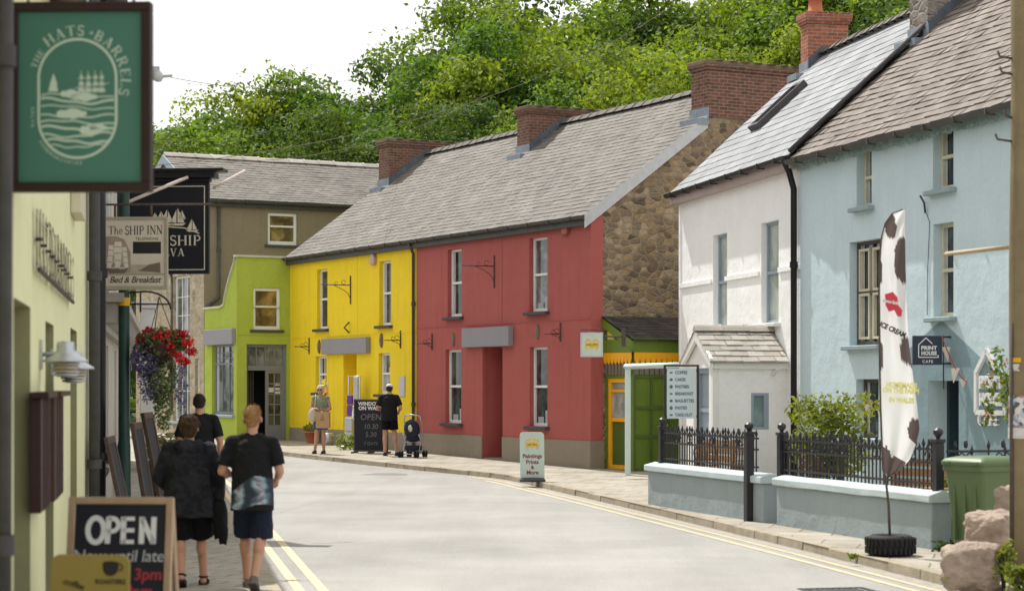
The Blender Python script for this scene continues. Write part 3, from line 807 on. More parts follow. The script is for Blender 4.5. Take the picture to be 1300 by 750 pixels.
def window(root, a, b, c, d, y, frame='whitewood', pane='glass', cols=1, rail=.5, rows=(1, 1), sillm='sill', sill=True, T=None, fw=.06, sash=True, silld=.10, inner=None):
    """sash window filling opening a..b, c..d; frame front at depth y"""
    f = MB()
    f.box(a, a + fw, y, y + .07, c, d, 0, T); f.box(b - fw, b, y, y + .07, c, d, 0, T)
    f.box(a + fw, b - fw, y, y + .07, d - fw, d, 0, T); f.box(a + fw, b - fw, y, y + .07, c, c + fw * 1.2, 0, T)
    zr = c + (d - c) * rail
    if sash: f.box(a + fw, b - fw, y - .012, y + .06, zr - .028, zr + .028, 0, T)
    mw = .026
    for (z0, z1, nr) in ((c + fw, zr, rows[0]), (zr, d - fw, rows[1])):
        for i in range(1, nr):
            z = z0 + (z1 - z0) * i / nr
            f.box(a + fw, b - fw, y + .012, y + .05, z - mw / 2, z + mw / 2, 0, T)
    for i in range(1, cols):
        x = a + fw + (b - a - 2 * fw) * i / cols
        f.box(x - mw / 2, x + mw / 2, y + .009, y + .047, c + fw, d - fw, 0, T)
    w = f.build('window', M[frame], root, bevel=.006, seg=1)
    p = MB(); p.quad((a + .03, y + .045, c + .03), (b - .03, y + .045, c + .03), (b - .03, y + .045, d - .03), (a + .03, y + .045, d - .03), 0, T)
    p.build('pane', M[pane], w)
    rc = random.Random(int((a * 31 + d * 17) * 10))
    if pane in ('glass', 'glassmid') and sash and rc.random() < .75:
        q = MB(); y2 = y + .041
        for lo_, hi_ in ((a + fw, a + fw + (b - a) * rc.uniform(.08, .2)), (b - fw - (b - a) * rc.uniform(.08, .24), b - fw)):
            k_ = 5
            for i in range(k_):
                xa, xb = lo_ + (hi_ - lo_) * i / k_, lo_ + (hi_ - lo_) * (i + 1) / k_
                q.quad((xa, y2 - .004 * (i % 2), c + fw), (xb, y2 - .004 * ((i + 1) % 2), c + fw), (xb, y2 - .004 * ((i + 1) % 2), d - fw), (xa, y2 - .004 * (i % 2), d - fw), 0, T)
        q.build('curtain', M['bulkgrey'], w)
    if inner:   # something pale on the inside sill, seen against the glass
        q = MB()
        for (u0, u1, v0, v1) in inner:
            q.box(a + (b - a) * u0, a + (b - a) * u1, y + .030, y + .043, c + (d - c) * v0, c + (d - c) * v1, 0, T)
        q.build('window_display', M['bulkgrey'], w)
    if sill:
        s = MB(); s.box(a - .10, b + .10, -silld, y + .01, c - .075, c - .002, 0, T)
        s.build('sill', M[sillm], w, bevel=.012, seg=1)
    return w

def slates(mb, x0, x1, e, r, w=.28, h=.19, seed=0, sag=.03, jit=.006, thick=.009, holes=()):
    """slated slope from eave e=(y,z) to ridge r=(y,z); single slates"""
    rnd = random.Random(seed)
    E, Rg = Vector((e[0], e[1])), Vector((r[0], r[1]))
    ln = (Rg - E).length; t = (Rg - E) / ln; nn = Vector((-t.y, t.x))
    if nn.y < 0: nn = -nn
    rows = max(1, int(round(ln / h))); h = ln / rows
    fl = e[0] > r[0]
    def S(x, s, l):
        sg = -sag * math.sin(math.pi * min(1, max(0, (x - x0) / (x1 - x0)))) * math.sin(math.pi * min(1, s / ln)) + .012 * noise.noise(Vector((x * .8, s * .8, seed)))
        q = E + t * s + nn * (l + sg)
        return (x, q.x, q.y)
    for i in range(rows):
        s0, s1 = i * h, (i + 1) * h + h * .15
        off = (i % 2) * w / 2 - w
        n = int((x1 - x0) / w) + 3
        for k in range(n):
            a, b = x0 + off + k * w, x0 + off + (k + 1) * w
            a, b = max(a, x0), min(b, x1)
            if b - a < .02: continue
            j = [rnd.uniform(-jit, jit) for _ in range(4)]; dz = rnd.uniform(-.008, .008)
            g = .0035
            p = [S(a + g, s0 + dz, thick * 1.6 + j[0]), S(b - g, s0 + dz, thick * 1.6 + j[1]), S(b - g, s1, thick * .4 + j[2] * .3), S(a + g, s1, thick * .4 + j[3] * .3)]
            q = [S(a + g, s0 + dz, j[0] - .012), S(b - g, s0 + dz, j[1] - .012)]
            fs = [(0, 1, 2, 3), (4, 5, 1, 0)]
            if fl: fs = [tuple(reversed(f)) for f in fs]
            mb.add(p + q, fs)
    a = [S(x0, 0, -.03), S(x1, 0, -.03), S(x1, ln, -.03), S(x0, ln, -.03)]
    # under-felt follows the sag so that no gap shows
    nxs = 12
    for i in range(nxs):
        for k in range(6):
            xa, xb = x0 + (x1 - x0) * i / nxs, x0 + (x1 - x0) * (i + 1) / nxs
            sa, sb = ln * k / 6, ln * (k + 1) / 6
            f = [(0, 1, 2, 3)] if not fl else [(3, 2, 1, 0)]
            mb.add([S(xa, sa, -.02), S(xb, sa, -.02), S(xb, sb, -.02), S(xa, sb, -.02)], f)

def ridge(mb, x0, x1, y, z, seed=0, ln=.42, r=.13, pitch=38):
    rnd = random.Random(seed); n = max(1, int((x1 - x0) / ln)); ln = (x1 - x0) / n
    for k in range(n):
        a, b = x0 + k * ln, x0 + (k + 1) * ln + .02
        dz = rnd.uniform(-.008, .008)
        for rr, aa, bb in ((r, a, b), (r + .018, b - .07, b)):
            prof = [(-rr * 1.15, -rr * .85), (-rr * .45, -rr * .15), (0, .02), (rr * .45, -rr * .15), (rr * 1.15, -rr * .85)]
            vs = [(aa, y + p, z + .06 + q + dz + (rr - r)) for p, q in prof] + [(bb, y + p, z + .06 + q + dz + (rr - r)) for p, q in prof]
            fs = [(i, 5 + i, 6 + i, i + 1) for i in range(4)] + [(0, 1, 2, 3, 4), (9, 8, 7, 6, 5)]
            mb.add(vs, fs)

def gutter(mb, x0, x1, y, z, r=.07, n=9):
    vs = []
    for x in (x0, x1):
        for i in range(n):
            q = math.pi + math.pi * i / (n - 1)
            vs.append((x, y + r * math.cos(q), z + r * math.sin(q)))
    fs = [(i, n + i, n + i + 1, i + 1) for i in range(n - 1)]
    mb.add(vs, fs, 0, True)
    mb.add([(x, yy, zz + .004) for x, yy, zz in vs], [tuple(reversed(f)) for f in fs], 0, True)
    mb.poly(vs[:n]); mb.poly(list(reversed(vs[n:])))
    k = int((x1 - x0) / .9)
    for i in range(k):
        x = x0 + (i + .5) * (x1 - x0) / k
        mb.box(x - .015, x + .015, y - r - .012, y + r, z - r - .012, z - r + .006)
        mb.box(x - .015, x + .015, y - r - .014, y - r - .002, z - r, z + .012)

def chimney(root, x0, x1, y0, y1, z0, z1, mat, capm, pots=(), roof=None, corb=True, cap=.10, sides=(0, 1)):
    mb = MB()
    mb.box(x0, x1, y0, y1, z0, z1 - cap - .12)
    if corb:
        mb.box(x0 - .035, x1 + .035, y0 - .035, y1 + .035, z1 - cap - .118, z1 - cap - .06)
        mb.box(x0 - .065, x1 + .065, y0 - .065, y1 + .065, z1 - cap - .058, z1 - cap)
    else: mb.box(x0 - .002, x1 + .002, y0 - .002, y1 + .002, z1 - cap - .119, z1 - cap)
    st = mb.build('chimney', mat, root)
    c = MB(); c.box(x0 - .075, x1 + .075, y0 - .075, y1 + .075, z1 - cap + .002, z1)
    nn = 14
    for i in range(nn):
        c.ell((x0 + (x1 - x0) * (i % 2 * .8 + .1), y0 + (y1 - y0) * (i + .5) / nn, z1 - .01), (.28 * (x1 - x0) + .08, (y1 - y0) / nn * .9, .022), 8, 0, None, None, .3, i)
    c.build('cap', capm, st, bevel=.03)
    for (px_, py_, r_, h_) in pots:
        p = MB(); p.lathe([(r_ * 1.15, z1), (r_ * 1.15, z1 + .06), (r_, z1 + .07), (r_ * .92, z1 + h_ - .07), (r_ * 1.12, z1 + h_ - .06), (r_ * 1.12, z1 + h_), (r_ * .8, z1 + h_), (r_ * .75, z1 + h_ - .1)], 18, 0, mx((px_, py_, 0)))
        p.build('pot', M['terracotta'], st)
    if roof:
        (ey, ez), (ry, rz) = roof
        f = MB(); sl = (rz - ez) / (ry - ey)
        n = 12
        for xx, dx in [((x0 - .008, -1), (x1 + .008, 1))[q_] for q_ in sides]:
            for i in range(n):
                a, b = y0 + (ry - y0) * i / n, y0 + (ry - y0) * (i + 1) / n
                if a >= y1: break
                za = ez + (a - ey) * sl; zb = ez + (b - ey) * sl
                zt = za + .24
                f.poly([(xx, a, za - .05), (xx, b, zb - .05), (xx, b, zt), (xx, a, zt)])
                f.poly([(xx, a, zt), (xx, b, zt), (xx, b, zb - .05), (xx, a, za - .05)])
        za = ez + (y0 - ey) * sl
        f.box(x0 - .05, x1 + .05, y0 - .02, y0 - .003, za - .12, za + .18)
        f.box(x0 - .05, x1 + .05, y0 - .28, y0 - .003, za - .11 - .1, za + .02 - .1, 0, Matrix.Translation((0, 0, 0)))
        f.build('flashing', M['lead'], st)
    return st

def downpipe(root, pts, r=.04, mat='black', name='downpipe'):
    mb = MB(); mb.tube(pts, r, 10)
    for a, b in zip(pts, pts[1:]):
        a, b = Vector(a), Vector(b); ln = (b - a).length; k = int(ln / 1.8)
        for i in range(k):
            p = a.lerp(b, (i + .5) / k); t = (b - a).normalized()
            mb.cone(p - t * .05, p + t * .05, r * 1.35, r * 1.35, 10)
    return mb.build(name, M[mat], root)

def bracket(root, x, z, ln, drop, T=None, mat='iron2', mirror=1):
    """old wrought sign bracket standing out from the wall (towards -y)"""
    mb = MB()
    mb.box(x - .012, x + .012, -.03, 0, z - drop, z + .25, 0, T)
    mb.tube([(x, -.02, z), (x, -ln, z)], .014, 6, 0, T)
    pts = [(x, -.02, z - drop * .7)]
    for i in range(9): pts.append((x, -.02 - ln * .6 * (i + 1) / 9, z - drop * .7 * (1 - ((i + 1) / 9) ** .5)))
    mb.tube(pts, .009, 6, 0, T)
    for cx_, cz_, rr in ((ln * .25, .07, .055), (ln * .5, .05, .04)):
        mb.tube([(x, -cx_ + rr * math.cos(a * .6), z + cz_ + rr * math.sin(a * .6)) for a in range(10)], .007, 5, 0, T)
    return mb.build('sign_bracket', M[mat], root)

# ------------------------------------------------------------------ red and yellow houses
Ux, Uy = .476, -.8795
ANG = math.atan2(Uy, Ux)
RC = Vector((1.665, 43.3)); WID = 8.46
mid = RC - Vector((Ux, Uy)) * WID
lft = RC - Vector((Ux, Uy)) * 16.7
fr = Frame(mid.x, mid.y, ANG)          # red house
fy = Frame(lft.x, lft.y, ANG)          # yellow house
YW = 16.7 - WID
EZ, RZ, RYD = 5.52, 8.54, 4.04
def rw(F_, l): return [F_.rect(*q) for q in l]

def row_house(F_, x0, x1, name, label, wallm, ups, lows, doors, kind):
    root = empty(name, (F_.o.x, F_.o.y, 0), ANG, label, 'house')
    mb = MB()
    ops = [(*o, .26) for o in ups + lows] + [(*o, .55) for o in doors]
    PZ = .72 if kind == 'red' else .66
    ops2 = [(a, b, -.3, d, dp) if (a, b, c, d) in doors else (a, b, c, d, dp) for (a, b, c, d, dp) in ops]
    facade(mb, x0, x1, -.3, EZ, ops2)
    return root, mb, ops2

# red
r_up = rw(fr, [(568.4, 586.2, 316, 402), (672, 695, 301, 395.5)])
r_lo = rw(fr, [(565.5, 585.5, 443.5, 537), (672.5, 695, 440, 541)])
r_dr = [(*fr.rect(612.5, 638, 440, 580)[:2], -.3, fr.hit(625, 440)[1])]
red, mb, ops = row_house(fr, 0, WID, 'red_house', 'two storey terraced house painted brick red with stone gable and grey slate roof', 'red', r_up, r_lo, r_dr, 'red')
# painted return on the gable
mb.quad((WID, 0, -.3), (WID, .30, -.3), (WID, .30, 5.6), (WID, 0, 5.5))
mb.build('wall', M['red'], red)
mb = MB()
mb.poly([(WID - .002, .30, -.3), (WID - .002, 8.0, -.3), (WID - .002, 8.0, EZ), (WID - .002, RYD, RZ + .0), (WID - .002, .30, 5.7)])
mb.build('gable_wall', M['stone'], red)
mb = MB()
mb.quad((0, 8, -.3), (0, 8, EZ), (WID, 8, EZ), (WID, 8, -.3))
mb.build('rear_wall', M['plinth'], red)
mb = MB()   # plinth
d0, d1 = r_dr[0][0], r_dr[0][1]
DOORRED = render_mat('shaded_red_door', (.20, .045, .045), .1, .2, .1)  # red darkened so the recess shade sits in the door's colour
for a, b in ((0.002, d0 - .002), (d1 + .002, WID + .012)):
    mb.box(a, b, -.022, .0, -.3, .74)
mb.box(WID + .002, WID + .014, -.02, .32, -.3, .74)
mb.build('plinth', M['plinth'], red)
mb = MB()
for z in (fr.hit(620, 412)[1] + .02,):
    mb.box(0, WID, -.012, .0, z - .02, z + .012)
mb.box(fr.hit(637.5, 350)[0] - .006, fr.hit(637.5, 350)[0] + .006, -.010, .0, z + .01, EZ - .1)
mb.build('string_course', M['red'], red)
for i, o in enumerate(r_up + r_lo):
    window(red, *o, .10, 'whitewood', 'glass' if i != 1 else 'glassmid', cols=1, rail=.5, silld=.12, inner=[(.2, .5, .03, .12), (.6, .8, .03, .2)] if i != 0 else None)
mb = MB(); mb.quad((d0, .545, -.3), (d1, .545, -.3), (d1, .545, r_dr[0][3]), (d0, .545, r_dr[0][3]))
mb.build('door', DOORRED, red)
mb = MB(); mb.box(d0 + .002, d1 - .002, .02, .543, -.3, .24); mb.build('step', M['plinth'], red)
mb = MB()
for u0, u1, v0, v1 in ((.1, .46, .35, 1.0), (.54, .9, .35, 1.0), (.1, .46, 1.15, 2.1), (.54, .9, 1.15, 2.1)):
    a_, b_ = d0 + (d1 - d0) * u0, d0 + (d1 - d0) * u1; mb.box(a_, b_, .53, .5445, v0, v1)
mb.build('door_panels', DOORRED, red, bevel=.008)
s = fr.rect(592.5, 652, 415.5, 440)
mb = MB(); mb.box(s[0], s[1], -.14, -.003, s[2], s[3]); mb.build('signboard', M['signgrey'], red, bevel=.01)
for px, py in ((628, 338),):
    q = fr.hit(px, py); bracket(red, q[0], q[1], .85, .5)
for px, py in ((549, 436), (712, 424)):
    q = fr.hit(px, py); bracket(red, q[0], q[1], .42, .16, None, 'iron2')
q = fr.hit(720, 290)
mb = MB(); mb.prism([(q[0] - .11, q[1] - .14), (q[0] + .11, q[1] - .14), (q[0] + .12, q[1] + .02), (q[0] + .06, q[1] + .15), (q[0] - .06, q[1] + .15), (q[0] - .12, q[1] + .02)], -.09, 0)
mb.build('alarm_box', rough_mat('alarm_red', (.35, .09, .06), .5), red, bevel=.02)
for px in (576, 683):    # little wall vents above windows
    q = fr.hit(px, 434 if px == 576 else 424); mb = MB(); mb.ell((q[0], -.01, q[1] + .05), (.07, .05, .17), 8); mb.build('wall_lamp', M['valance'], red)

def roof_common(root, x0, x1, name_seed, slm, verge_r=False):
    mb = MB()
    slates(mb, x0, x1 + (.02 if verge_r else 0), (-.16, EZ - .02), (RYD, RZ + .06), .27, .18, name_seed)
    slates(mb, x0, x1 - (.03 if verge_r else 0), (8.2, EZ - .02), (RYD, RZ + .06), .5, .5, name_seed + 1)
    rf = mb.build('roof', slm, root)
    m2 = MB(); ridge(m2, x0, x1, RYD, RZ + .09, name_seed); m2.build('ridge_tiles', M['ridge'], rf)
    m3 = MB(); gutter(m3, x0, x1, -.19, EZ - .03); m3.box(x0, x1, -.13, -.002, EZ - .22, EZ - .06)
    m3.build('gutter', M['darkgutter'], rf)
    return rf
rf = roof_common(red, 0.02, WID, 21, M['slate'], True)
mb = MB()
for y0, z0, y1, z1 in ((-.16, EZ - .04, 2.94, EZ - .04 + (RZ + .08 - EZ) * 3.10 / 4.2),):
    mb.poly([(WID + .05, y0, z0 - .24), (WID + .05, y1, z1 - .24), (WID + .05, y1, z1 + .05), (WID + .05, y0, z0 + .05)])
    mb.poly([(WID + .002, y0, z0 - .24), (WID + .05, y0, z0 - .24), (WID + .05, y0, z0 + .05), (WID + .002, y0, z0 + .05)])
    mb.poly([(WID + .002, y0, z0 - .24), (WID + .002, y1, z1 - .24), (WID + .05, y1, z1 - .24), (WID + .05, y0, z0 - .24)])
mb.build('bargeboard', M['barge'], rf)
rfp = ((-.16, EZ), (RYD, RZ + .06))
chimney(red, WID - .62, WID + .03, 2.95, 5.35, 7.78, 9.02, M['brick'], M['capstone'], roof=rfp, sides=(0,))
chimney(red, -.30, .32, 3.0, 5.6, 7.0, 9.0, M['brick'], M['capstone'], roof=rfp)

# yellow
y_up = rw(fy, [(402.7, 415.7, 341.7, 417.5), (481.7, 496.5, 331, 413)])
y_lo = rw(fy, [(400.7, 414.4, 452, 498), (480.7, 495.3, 448, 500)])
y_dr = [(*fy.rect(436, 452.7, 449, 560)[:2], -.3, fy.hit(444, 449)[1])]
yel, mb, ops = row_house(fy, 0, YW, 'yellow_house', 'two storey terraced house painted bright yellow with grey slate roof', 'yellow', y_up, y_lo, y_dr, 'yellow')
mb.build('wall', M['yellow'], yel)
mb = MB(); mb.quad((0, 8, -.3), (0, 8, EZ), (YW, 8, EZ), (YW, 8, -.3))
mb.poly([(0.002, 0, 5), (0.002, RYD, RZ), (0.002, 8, EZ), (.002, 8, -.3), (.002, 0, -.3)])
mb.build('rear_wall', M['plinth'], yel)
d0, d1 = y_dr[0][0], y_dr[0][1]
mb = MB()
for a, b in ((0.002, d0 - .002), (d1 + .002, YW - .002)): mb.box(a, b, -.022, 0, -.3, .72)
mb.build('plinth', M['plinth'], yel)
mb = MB(); z = fy.hit(450, 424.5)[1]; mb.box(0, YW, -.012, 0, z - .02, z + .012)
xx = fy.hit(453.6, 380)[0]; mb.box(xx - .006, xx + .006, -.010, 0, z + .01, EZ - .1)
mb.build('string_course', M['yellow'], yel)
for i, o in enumerate(y_up + y_lo):
    window(yel, *o, .10, 'whitewood', 'glassmid' if i == 3 else 'glass', cols=2 if i == 2 else 1, silld=.12, inner=[(.2, .5, .1, .5), (.5, .75, .3, .65)] if i == 3 else None)
mb = MB(); mb.quad((d0, .545, -.3), (d1, .545, -.3), (d1, .545, y_dr[0][3]), (d0, .545, y_dr[0][3]))
mb.build('door', M['yellow'], yel)
s = fy.rect(413.5, 470.5, 429, 449)
mb = MB(); mb.box(s[0], s[1], -.14, -.003, s[2], s[3]); mb.build('signboard', M['signgrey'], yel, bevel=.01)
q = fy.hit(445.5, 362); bracket(yel, q[0], q[1], .85, .5)
for px, py in ((393, 440), (509, 432)):
    q = fy.hit(px, py); bracket(yel, q[0], q[1], .45, .2)
q = fy.hit(475.5, 329)
mb = MB(); mb.prism([(q[0] - .13, q[1] - .15), (q[0] + .13, q[1] - .15), (q[0] + .14, q[1] + .02), (q[0] + .07, q[1] + .17), (q[0] - .07, q[1] + .17), (q[0] - .14, q[1] + .02)], -.09, 0)
mb.build('alarm_box', rough_mat('alarm_pale', (.5, .35, .33), .5), yel, bevel=.02)
for px, py in ((406, 440), (485, 432)):
    q = fy.hit(px, py); mb = MB(); mb.ell((q[0], -.02, q[1]), (.07, .06, .2), 8); mb.build('wall_lamp', M['valance'], yel)
q = fy.hit(511, 490); mb = MB(); mb.box(q[0] - .16, q[0] + .16, -.03, 0, q[1] - .26, q[1] + .26); mb.build('notice_plate', M['barge'], yel, bevel=.008)
q = fy.hit(444, 416); mb = MB(); mb.tube([(q[0], -.02, q[1] + .15), (q[0], -.16, q[1]), (q[0], -.02, q[1] - .13)], .022, 6); mb.build('iron_cleat', M['iron2'], yel)
rf = roof_common(yel, -.05, YW + .018, 31, M['slate'])
chimney(yel, .02, .68, 2.75, 5.6, 7.0, 8.98, M['brick'], M['capstone'], roof=rfp)
downpipe(yel, [(YW - .07, -.19, EZ - .08), (YW - .07, -.06, EZ - .35), (YW - .07, -.06, .2)], .04, 'darkgutter')
for px in (407, 487):
    pass

# ------------------------------------------------------------------ green shop at the end of the yellow house
grn = empty('green_shop', (fy.o.x, fy.o.y, 0), ANG, 'lime green corner shop with grey framed glazed doorway beside the yellow house', 'shop')
GY = -1.60
ge = Vector((fy.o.x, fy.o.y)) + Vector((fy.R @ Vector((0, GY, 0)))[:2])
fe = Frame(ge.x, ge.y, ANG + R(90))      # end wall facing along the street
TE = Matrix.Translation((0, GY, 0)) @ Matrix.Rotation(R(90), 4, 'Z')
fs_ = Frame(*(Vector((fy.o.x, fy.o.y)) + Vector((fy.R @ Vector((-2.62, GY, 0)))[:2])), ANG)   # street wall
TS = Matrix.Translation((-2.62, GY, 0))
wtop = fe.hit(330, 327)[1]
ew = fe.rect(321.5, 356, 365.5, 418.5)
ed = fe.rect(313, 364.5, 437, 559)
mb = MB()
facade(mb, 0, 1.6, -.3, wtop, [(*ew, .14), (ed[0], ed[1], -.3, ed[3], .20)], T=TE)
sw = fs_.rect(269, 296.5, 437, 526)
mb2w = 2.62
zr1, zr2 = fs_.hit(270, 392)[1], wtop
xr = fs_.hit(283, 380)[0]
facade(mb, 0, mb2w, -.3, zr1, [(*sw, .16)], T=TS)
prof = [(0, zr1), (mb2w, zr1), (mb2w, zr2)]
pts = [(xr - .15, zr1)]
for i in range(9):
    t = i / 8; pts.append((xr + .1 + (mb2w - .18 - xr - .1) * t, zr1 + .05 + (zr2 - .25 - zr1) * (t ** .75)))
mb.poly([(x, 0, z) for x, z in [(mb2w, zr1), (mb2w, zr2)]] + [(x, 0, z) for x, z in reversed(pts)], 0, TS)
mb.quad((-2.62, 4, -.3), (-2.62, GY, -.3), (-2.62, GY, zr1), (-2.62, 4, zr1))
mb.quad((-2.62, GY, zr1 - .01), (0, GY, zr1 - .01), (0, 4, zr1 - .01), (-2.62, 4, zr1 - .01))
mb.quad((0, 0, zr1), (0, 4, zr1), (0, 4, wtop), (0, 0, wtop))
mb.build('wall', M['green'], grn)
mb = MB()
mb.box(-.06, 1.6, -.05, .12, wtop + .002, wtop + .06, 0, TE)
cop = [(-.02, zr1 + .003)] + pts + [(mb2w - .1, zr2 + .003)]
for (xa, za), (xb, zb) in zip(cop, cop[1:]):
    mb.add([(xa, -.05, za), (xb, -.05, zb), (xb, .15, zb), (xa, .15, za), (xa, -.05, za + .06), (xb, -.05, zb + .06), (xb, .15, zb + .06), (xa, .15, za + .06)], [(0, 3, 2, 1), (4, 5, 6, 7), (0, 1, 5, 4), (1, 2, 6, 5), (2, 3, 7, 6), (3, 0, 4, 7)], 0, False, TS)
mb.build('coping', rough_mat('pale_coping', (.55, .55, .4), .8, .2), grn)
window(grn, *ew, .05, 'whitewood', 'glasswarm', T=TE, fw=.085, rail=.55, sillm='sill', silld=.06)
window(grn, *sw, .09, 'greywood', 'glassmid', cols=3, rail=.72, rows=(1, 3), T=TS, sillm='bluesill', silld=.10, fw=.07)
s = fs_.rect(262.5, 299, 418, 437.5)
mb = MB(); mb.box(s[0], s[1], -.12, -.003, s[2], s[3], 0, TS); mb.build('signboard', M['signgrey'], grn, bevel=.01)
mb = MB(); q = fe.hit(330, 424)[1]; mb.box(0.02, 1.6, -.02, -.001, q - .03, q + .012, 0, TE)
mb.build('string_course', M['green'], grn)
# glazed shopfront: frame, transom lights, open leaf and glazed leaf
a, b, c, d = ed; c = gz(57) + .12
T = TE
f = MB()
f.box(a, a + .07, .10, .19, c, d, 0, T); f.box(b - .07, b, .10, .19, c, d, 0, T); f.box(a + .07, b - .07, .10, .19, d - .08, d, 0, T)
zt = fe.hit(340, 467)[1]
f.box(a + .07, b - .07, .09, .19, zt - .07, zt + .07, 0, T)
for i in range(1, 4):
    x = a + .07 + (b - a - .14) * i / 4
    f.box(x - .02, x + .02, .12, .17, zt + .07, d - .08, 0, T)
door = f.build('door_frame', M['greywood'], grn, bevel=.006, seg=1)
g = MB(); g.quad((a + .05, .16, zt), (b - .05, .16, zt), (b - .05, .16, d - .05), (a + .05, .16, d - .05), 0, T); g.build('pane', M['glassmid'], door)
xm = a + (b - a) * .50
f = MB()
f.box(xm, xm + .09, .10, .16, c, zt - .07, 0, T); f.box(b - .16, b - .07, .10, .16, c, zt - .07, 0, T)
f.box(xm + .09, b - .16, .10, .16, c, c + .42, 0, T); f.box(xm + .09, b - .16, .10, .16, zt - .15, zt - .07, 0, T)
xc = (xm + .09 + b - .16) / 2
f.box(xc - .018, xc + .018, .11, .15, c + .42, zt - .15, 0, T)
for i in range(1, 5):
    z = c + .42 + (zt - .15 - c - .42) * i / 5
    f.box(xm + .09, b - .16, .112, .148, z - .016, z + .016, 0, T)
leaf = f.build('door', M['greywood'], grn, bevel=.004, seg=1)
g = MB(); g.quad((xm + .05, .135, c + .3), (b - .12, .135, c + .3), (b - .12, .135, zt - .1), (xm + .05, .135, zt - .1), 0, T); g.build('pane', M['glass'], leaf)
g = MB()
for (u, v, ww, hh) in ((.25, .68, .2, .13), (.75, .79, .16, .08), (.75, .70, .16, .07), (.75, .62, .18, .1)):
    x = xm + .09 + (b - .25 - xm) * u; z = c + .42 + (zt - c - .57) * v
    g.box(x - ww / 2, x + ww / 2, .125, .133, z - hh / 2, z + hh / 2, 0, T)
g.build('door_sticker', M['paper'], leaf)
g = MB()
for i in range(4): g.box(a + .1 + i * .09, a + .13 + i * .09, .3 + i * .06, .33 + i * .06, c, zt - .1, 0, T)
g.build('door', M['darkwood'], grn)
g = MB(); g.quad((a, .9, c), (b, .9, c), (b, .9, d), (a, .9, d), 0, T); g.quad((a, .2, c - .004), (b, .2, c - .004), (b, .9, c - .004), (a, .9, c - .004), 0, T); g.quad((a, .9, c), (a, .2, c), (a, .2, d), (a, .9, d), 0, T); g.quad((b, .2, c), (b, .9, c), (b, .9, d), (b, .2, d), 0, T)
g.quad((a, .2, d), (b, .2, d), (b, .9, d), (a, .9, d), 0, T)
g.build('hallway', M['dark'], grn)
g = MB(); g.box(a - .1, b + .08, -.35, .0, c - .2, c + .0, 0, T); g.build('step', M['plinth'], grn, bevel=.01)

# ------------------------------------------------------------------ old stone house behind, gable to the street
brn = empty('stone_gable_house', (fy.o.x, fy.o.y, 0), ANG, 'tall old house with pale stone gable and brown rendered side wall behind the green shop', 'house')
BX, BW, BY = -2.80, 6.3, -1.55
fb = Frame(*(Vector((fy.o.x, fy.o.y)) + Vector((fy.R @ Vector((BX - BW, BY, 0)))[:2])), ANG)
TB = Matrix.Translation((BX - BW, BY, 0))
bez = fb.hit(262, 251)[1]; brz = fb.hit(226, 196)[1]
a1 = fb.rect(219.5, 241, 350, 535); a2 = fb.rect(247.5, 253.5, 455, 535); a3 = fb.rect(201, 209, 490, 535)
mb = MB()
facade(mb, 0, BW, -.3, bez, [(*a1, .2), (*a2, .16)], T=TB)
mb.poly([(0, 0, bez), (BW, 0, bez), (BW / 2, 0, brz)], 0, TB)
wl = mb.build('gable_wall', M['palestone'], brn)
fb2 = Frame(*(Vector((fy.o.x, fy.o.y)) + Vector((fy.R @ Vector((BX, BY, 0)))[:2])), ANG + R(90))
TB2 = Matrix.Translation((BX, BY, 0)) @ Matrix.Rotation(R(90), 4, 'Z')
bw = fb2.rect(340, 377.5, 270.5, 311)
mb = MB()
facade(mb, 0, 15, -.3, bez, [(*bw, .12)], T=TB2)
mb.quad((BX - BW, BY + 15, -.3), (BX - BW, BY, -.3), (BX - BW, BY, bez), (BX - BW, BY + 15, bez))
mb.poly([(BX, BY + 15, -.3), (BX - BW, BY + 15, -.3), (BX - BW, BY + 15, bez), (BX - BW / 2, BY + 15, brz), (BX, BY + 15, bez)])
mb.build('side_wall', M['brownwall'], brn)
window(brn, *bw, .06, 'whitewood', 'glasswarm', T=TB2, fw=.09, rail=.58, cols=1, silld=.06, sillm='sill')
w1 = window(brn, a1[0], a1[1], a1[2], a1[3], .10, 'whitewood', 'glassmid', cols=3, rail=.6, rows=(3, 3), T=TB, sillm='bluesill', fw=.07)
window(brn, *a2, .10, 'whitewood', 'glass', cols=1, T=TB, sill=False)
# arch over the tall window
mb = MB(); xc = (a1[0] + a1[1]) / 2; rr = (a1[1] - a1[0]) / 2
pts = [(xc + (rr + .1) * math.cos(R(180 - 20 * i)), a1[3] - .6 + (rr + .1) * .75 * math.sin(R(20 * i)) + .62) for i in range(10)]
mb.tube([(x, -.01, z) for x, z in pts], .06, 6, 0, TB)
mb.tube([(a1[0] - .05, -.01, a1[2] + .3), (a1[0] - .05, -.01, a1[3])], .05, 6, 0, TB)
mb.build('arch_moulding', M['darkwood'], brn)
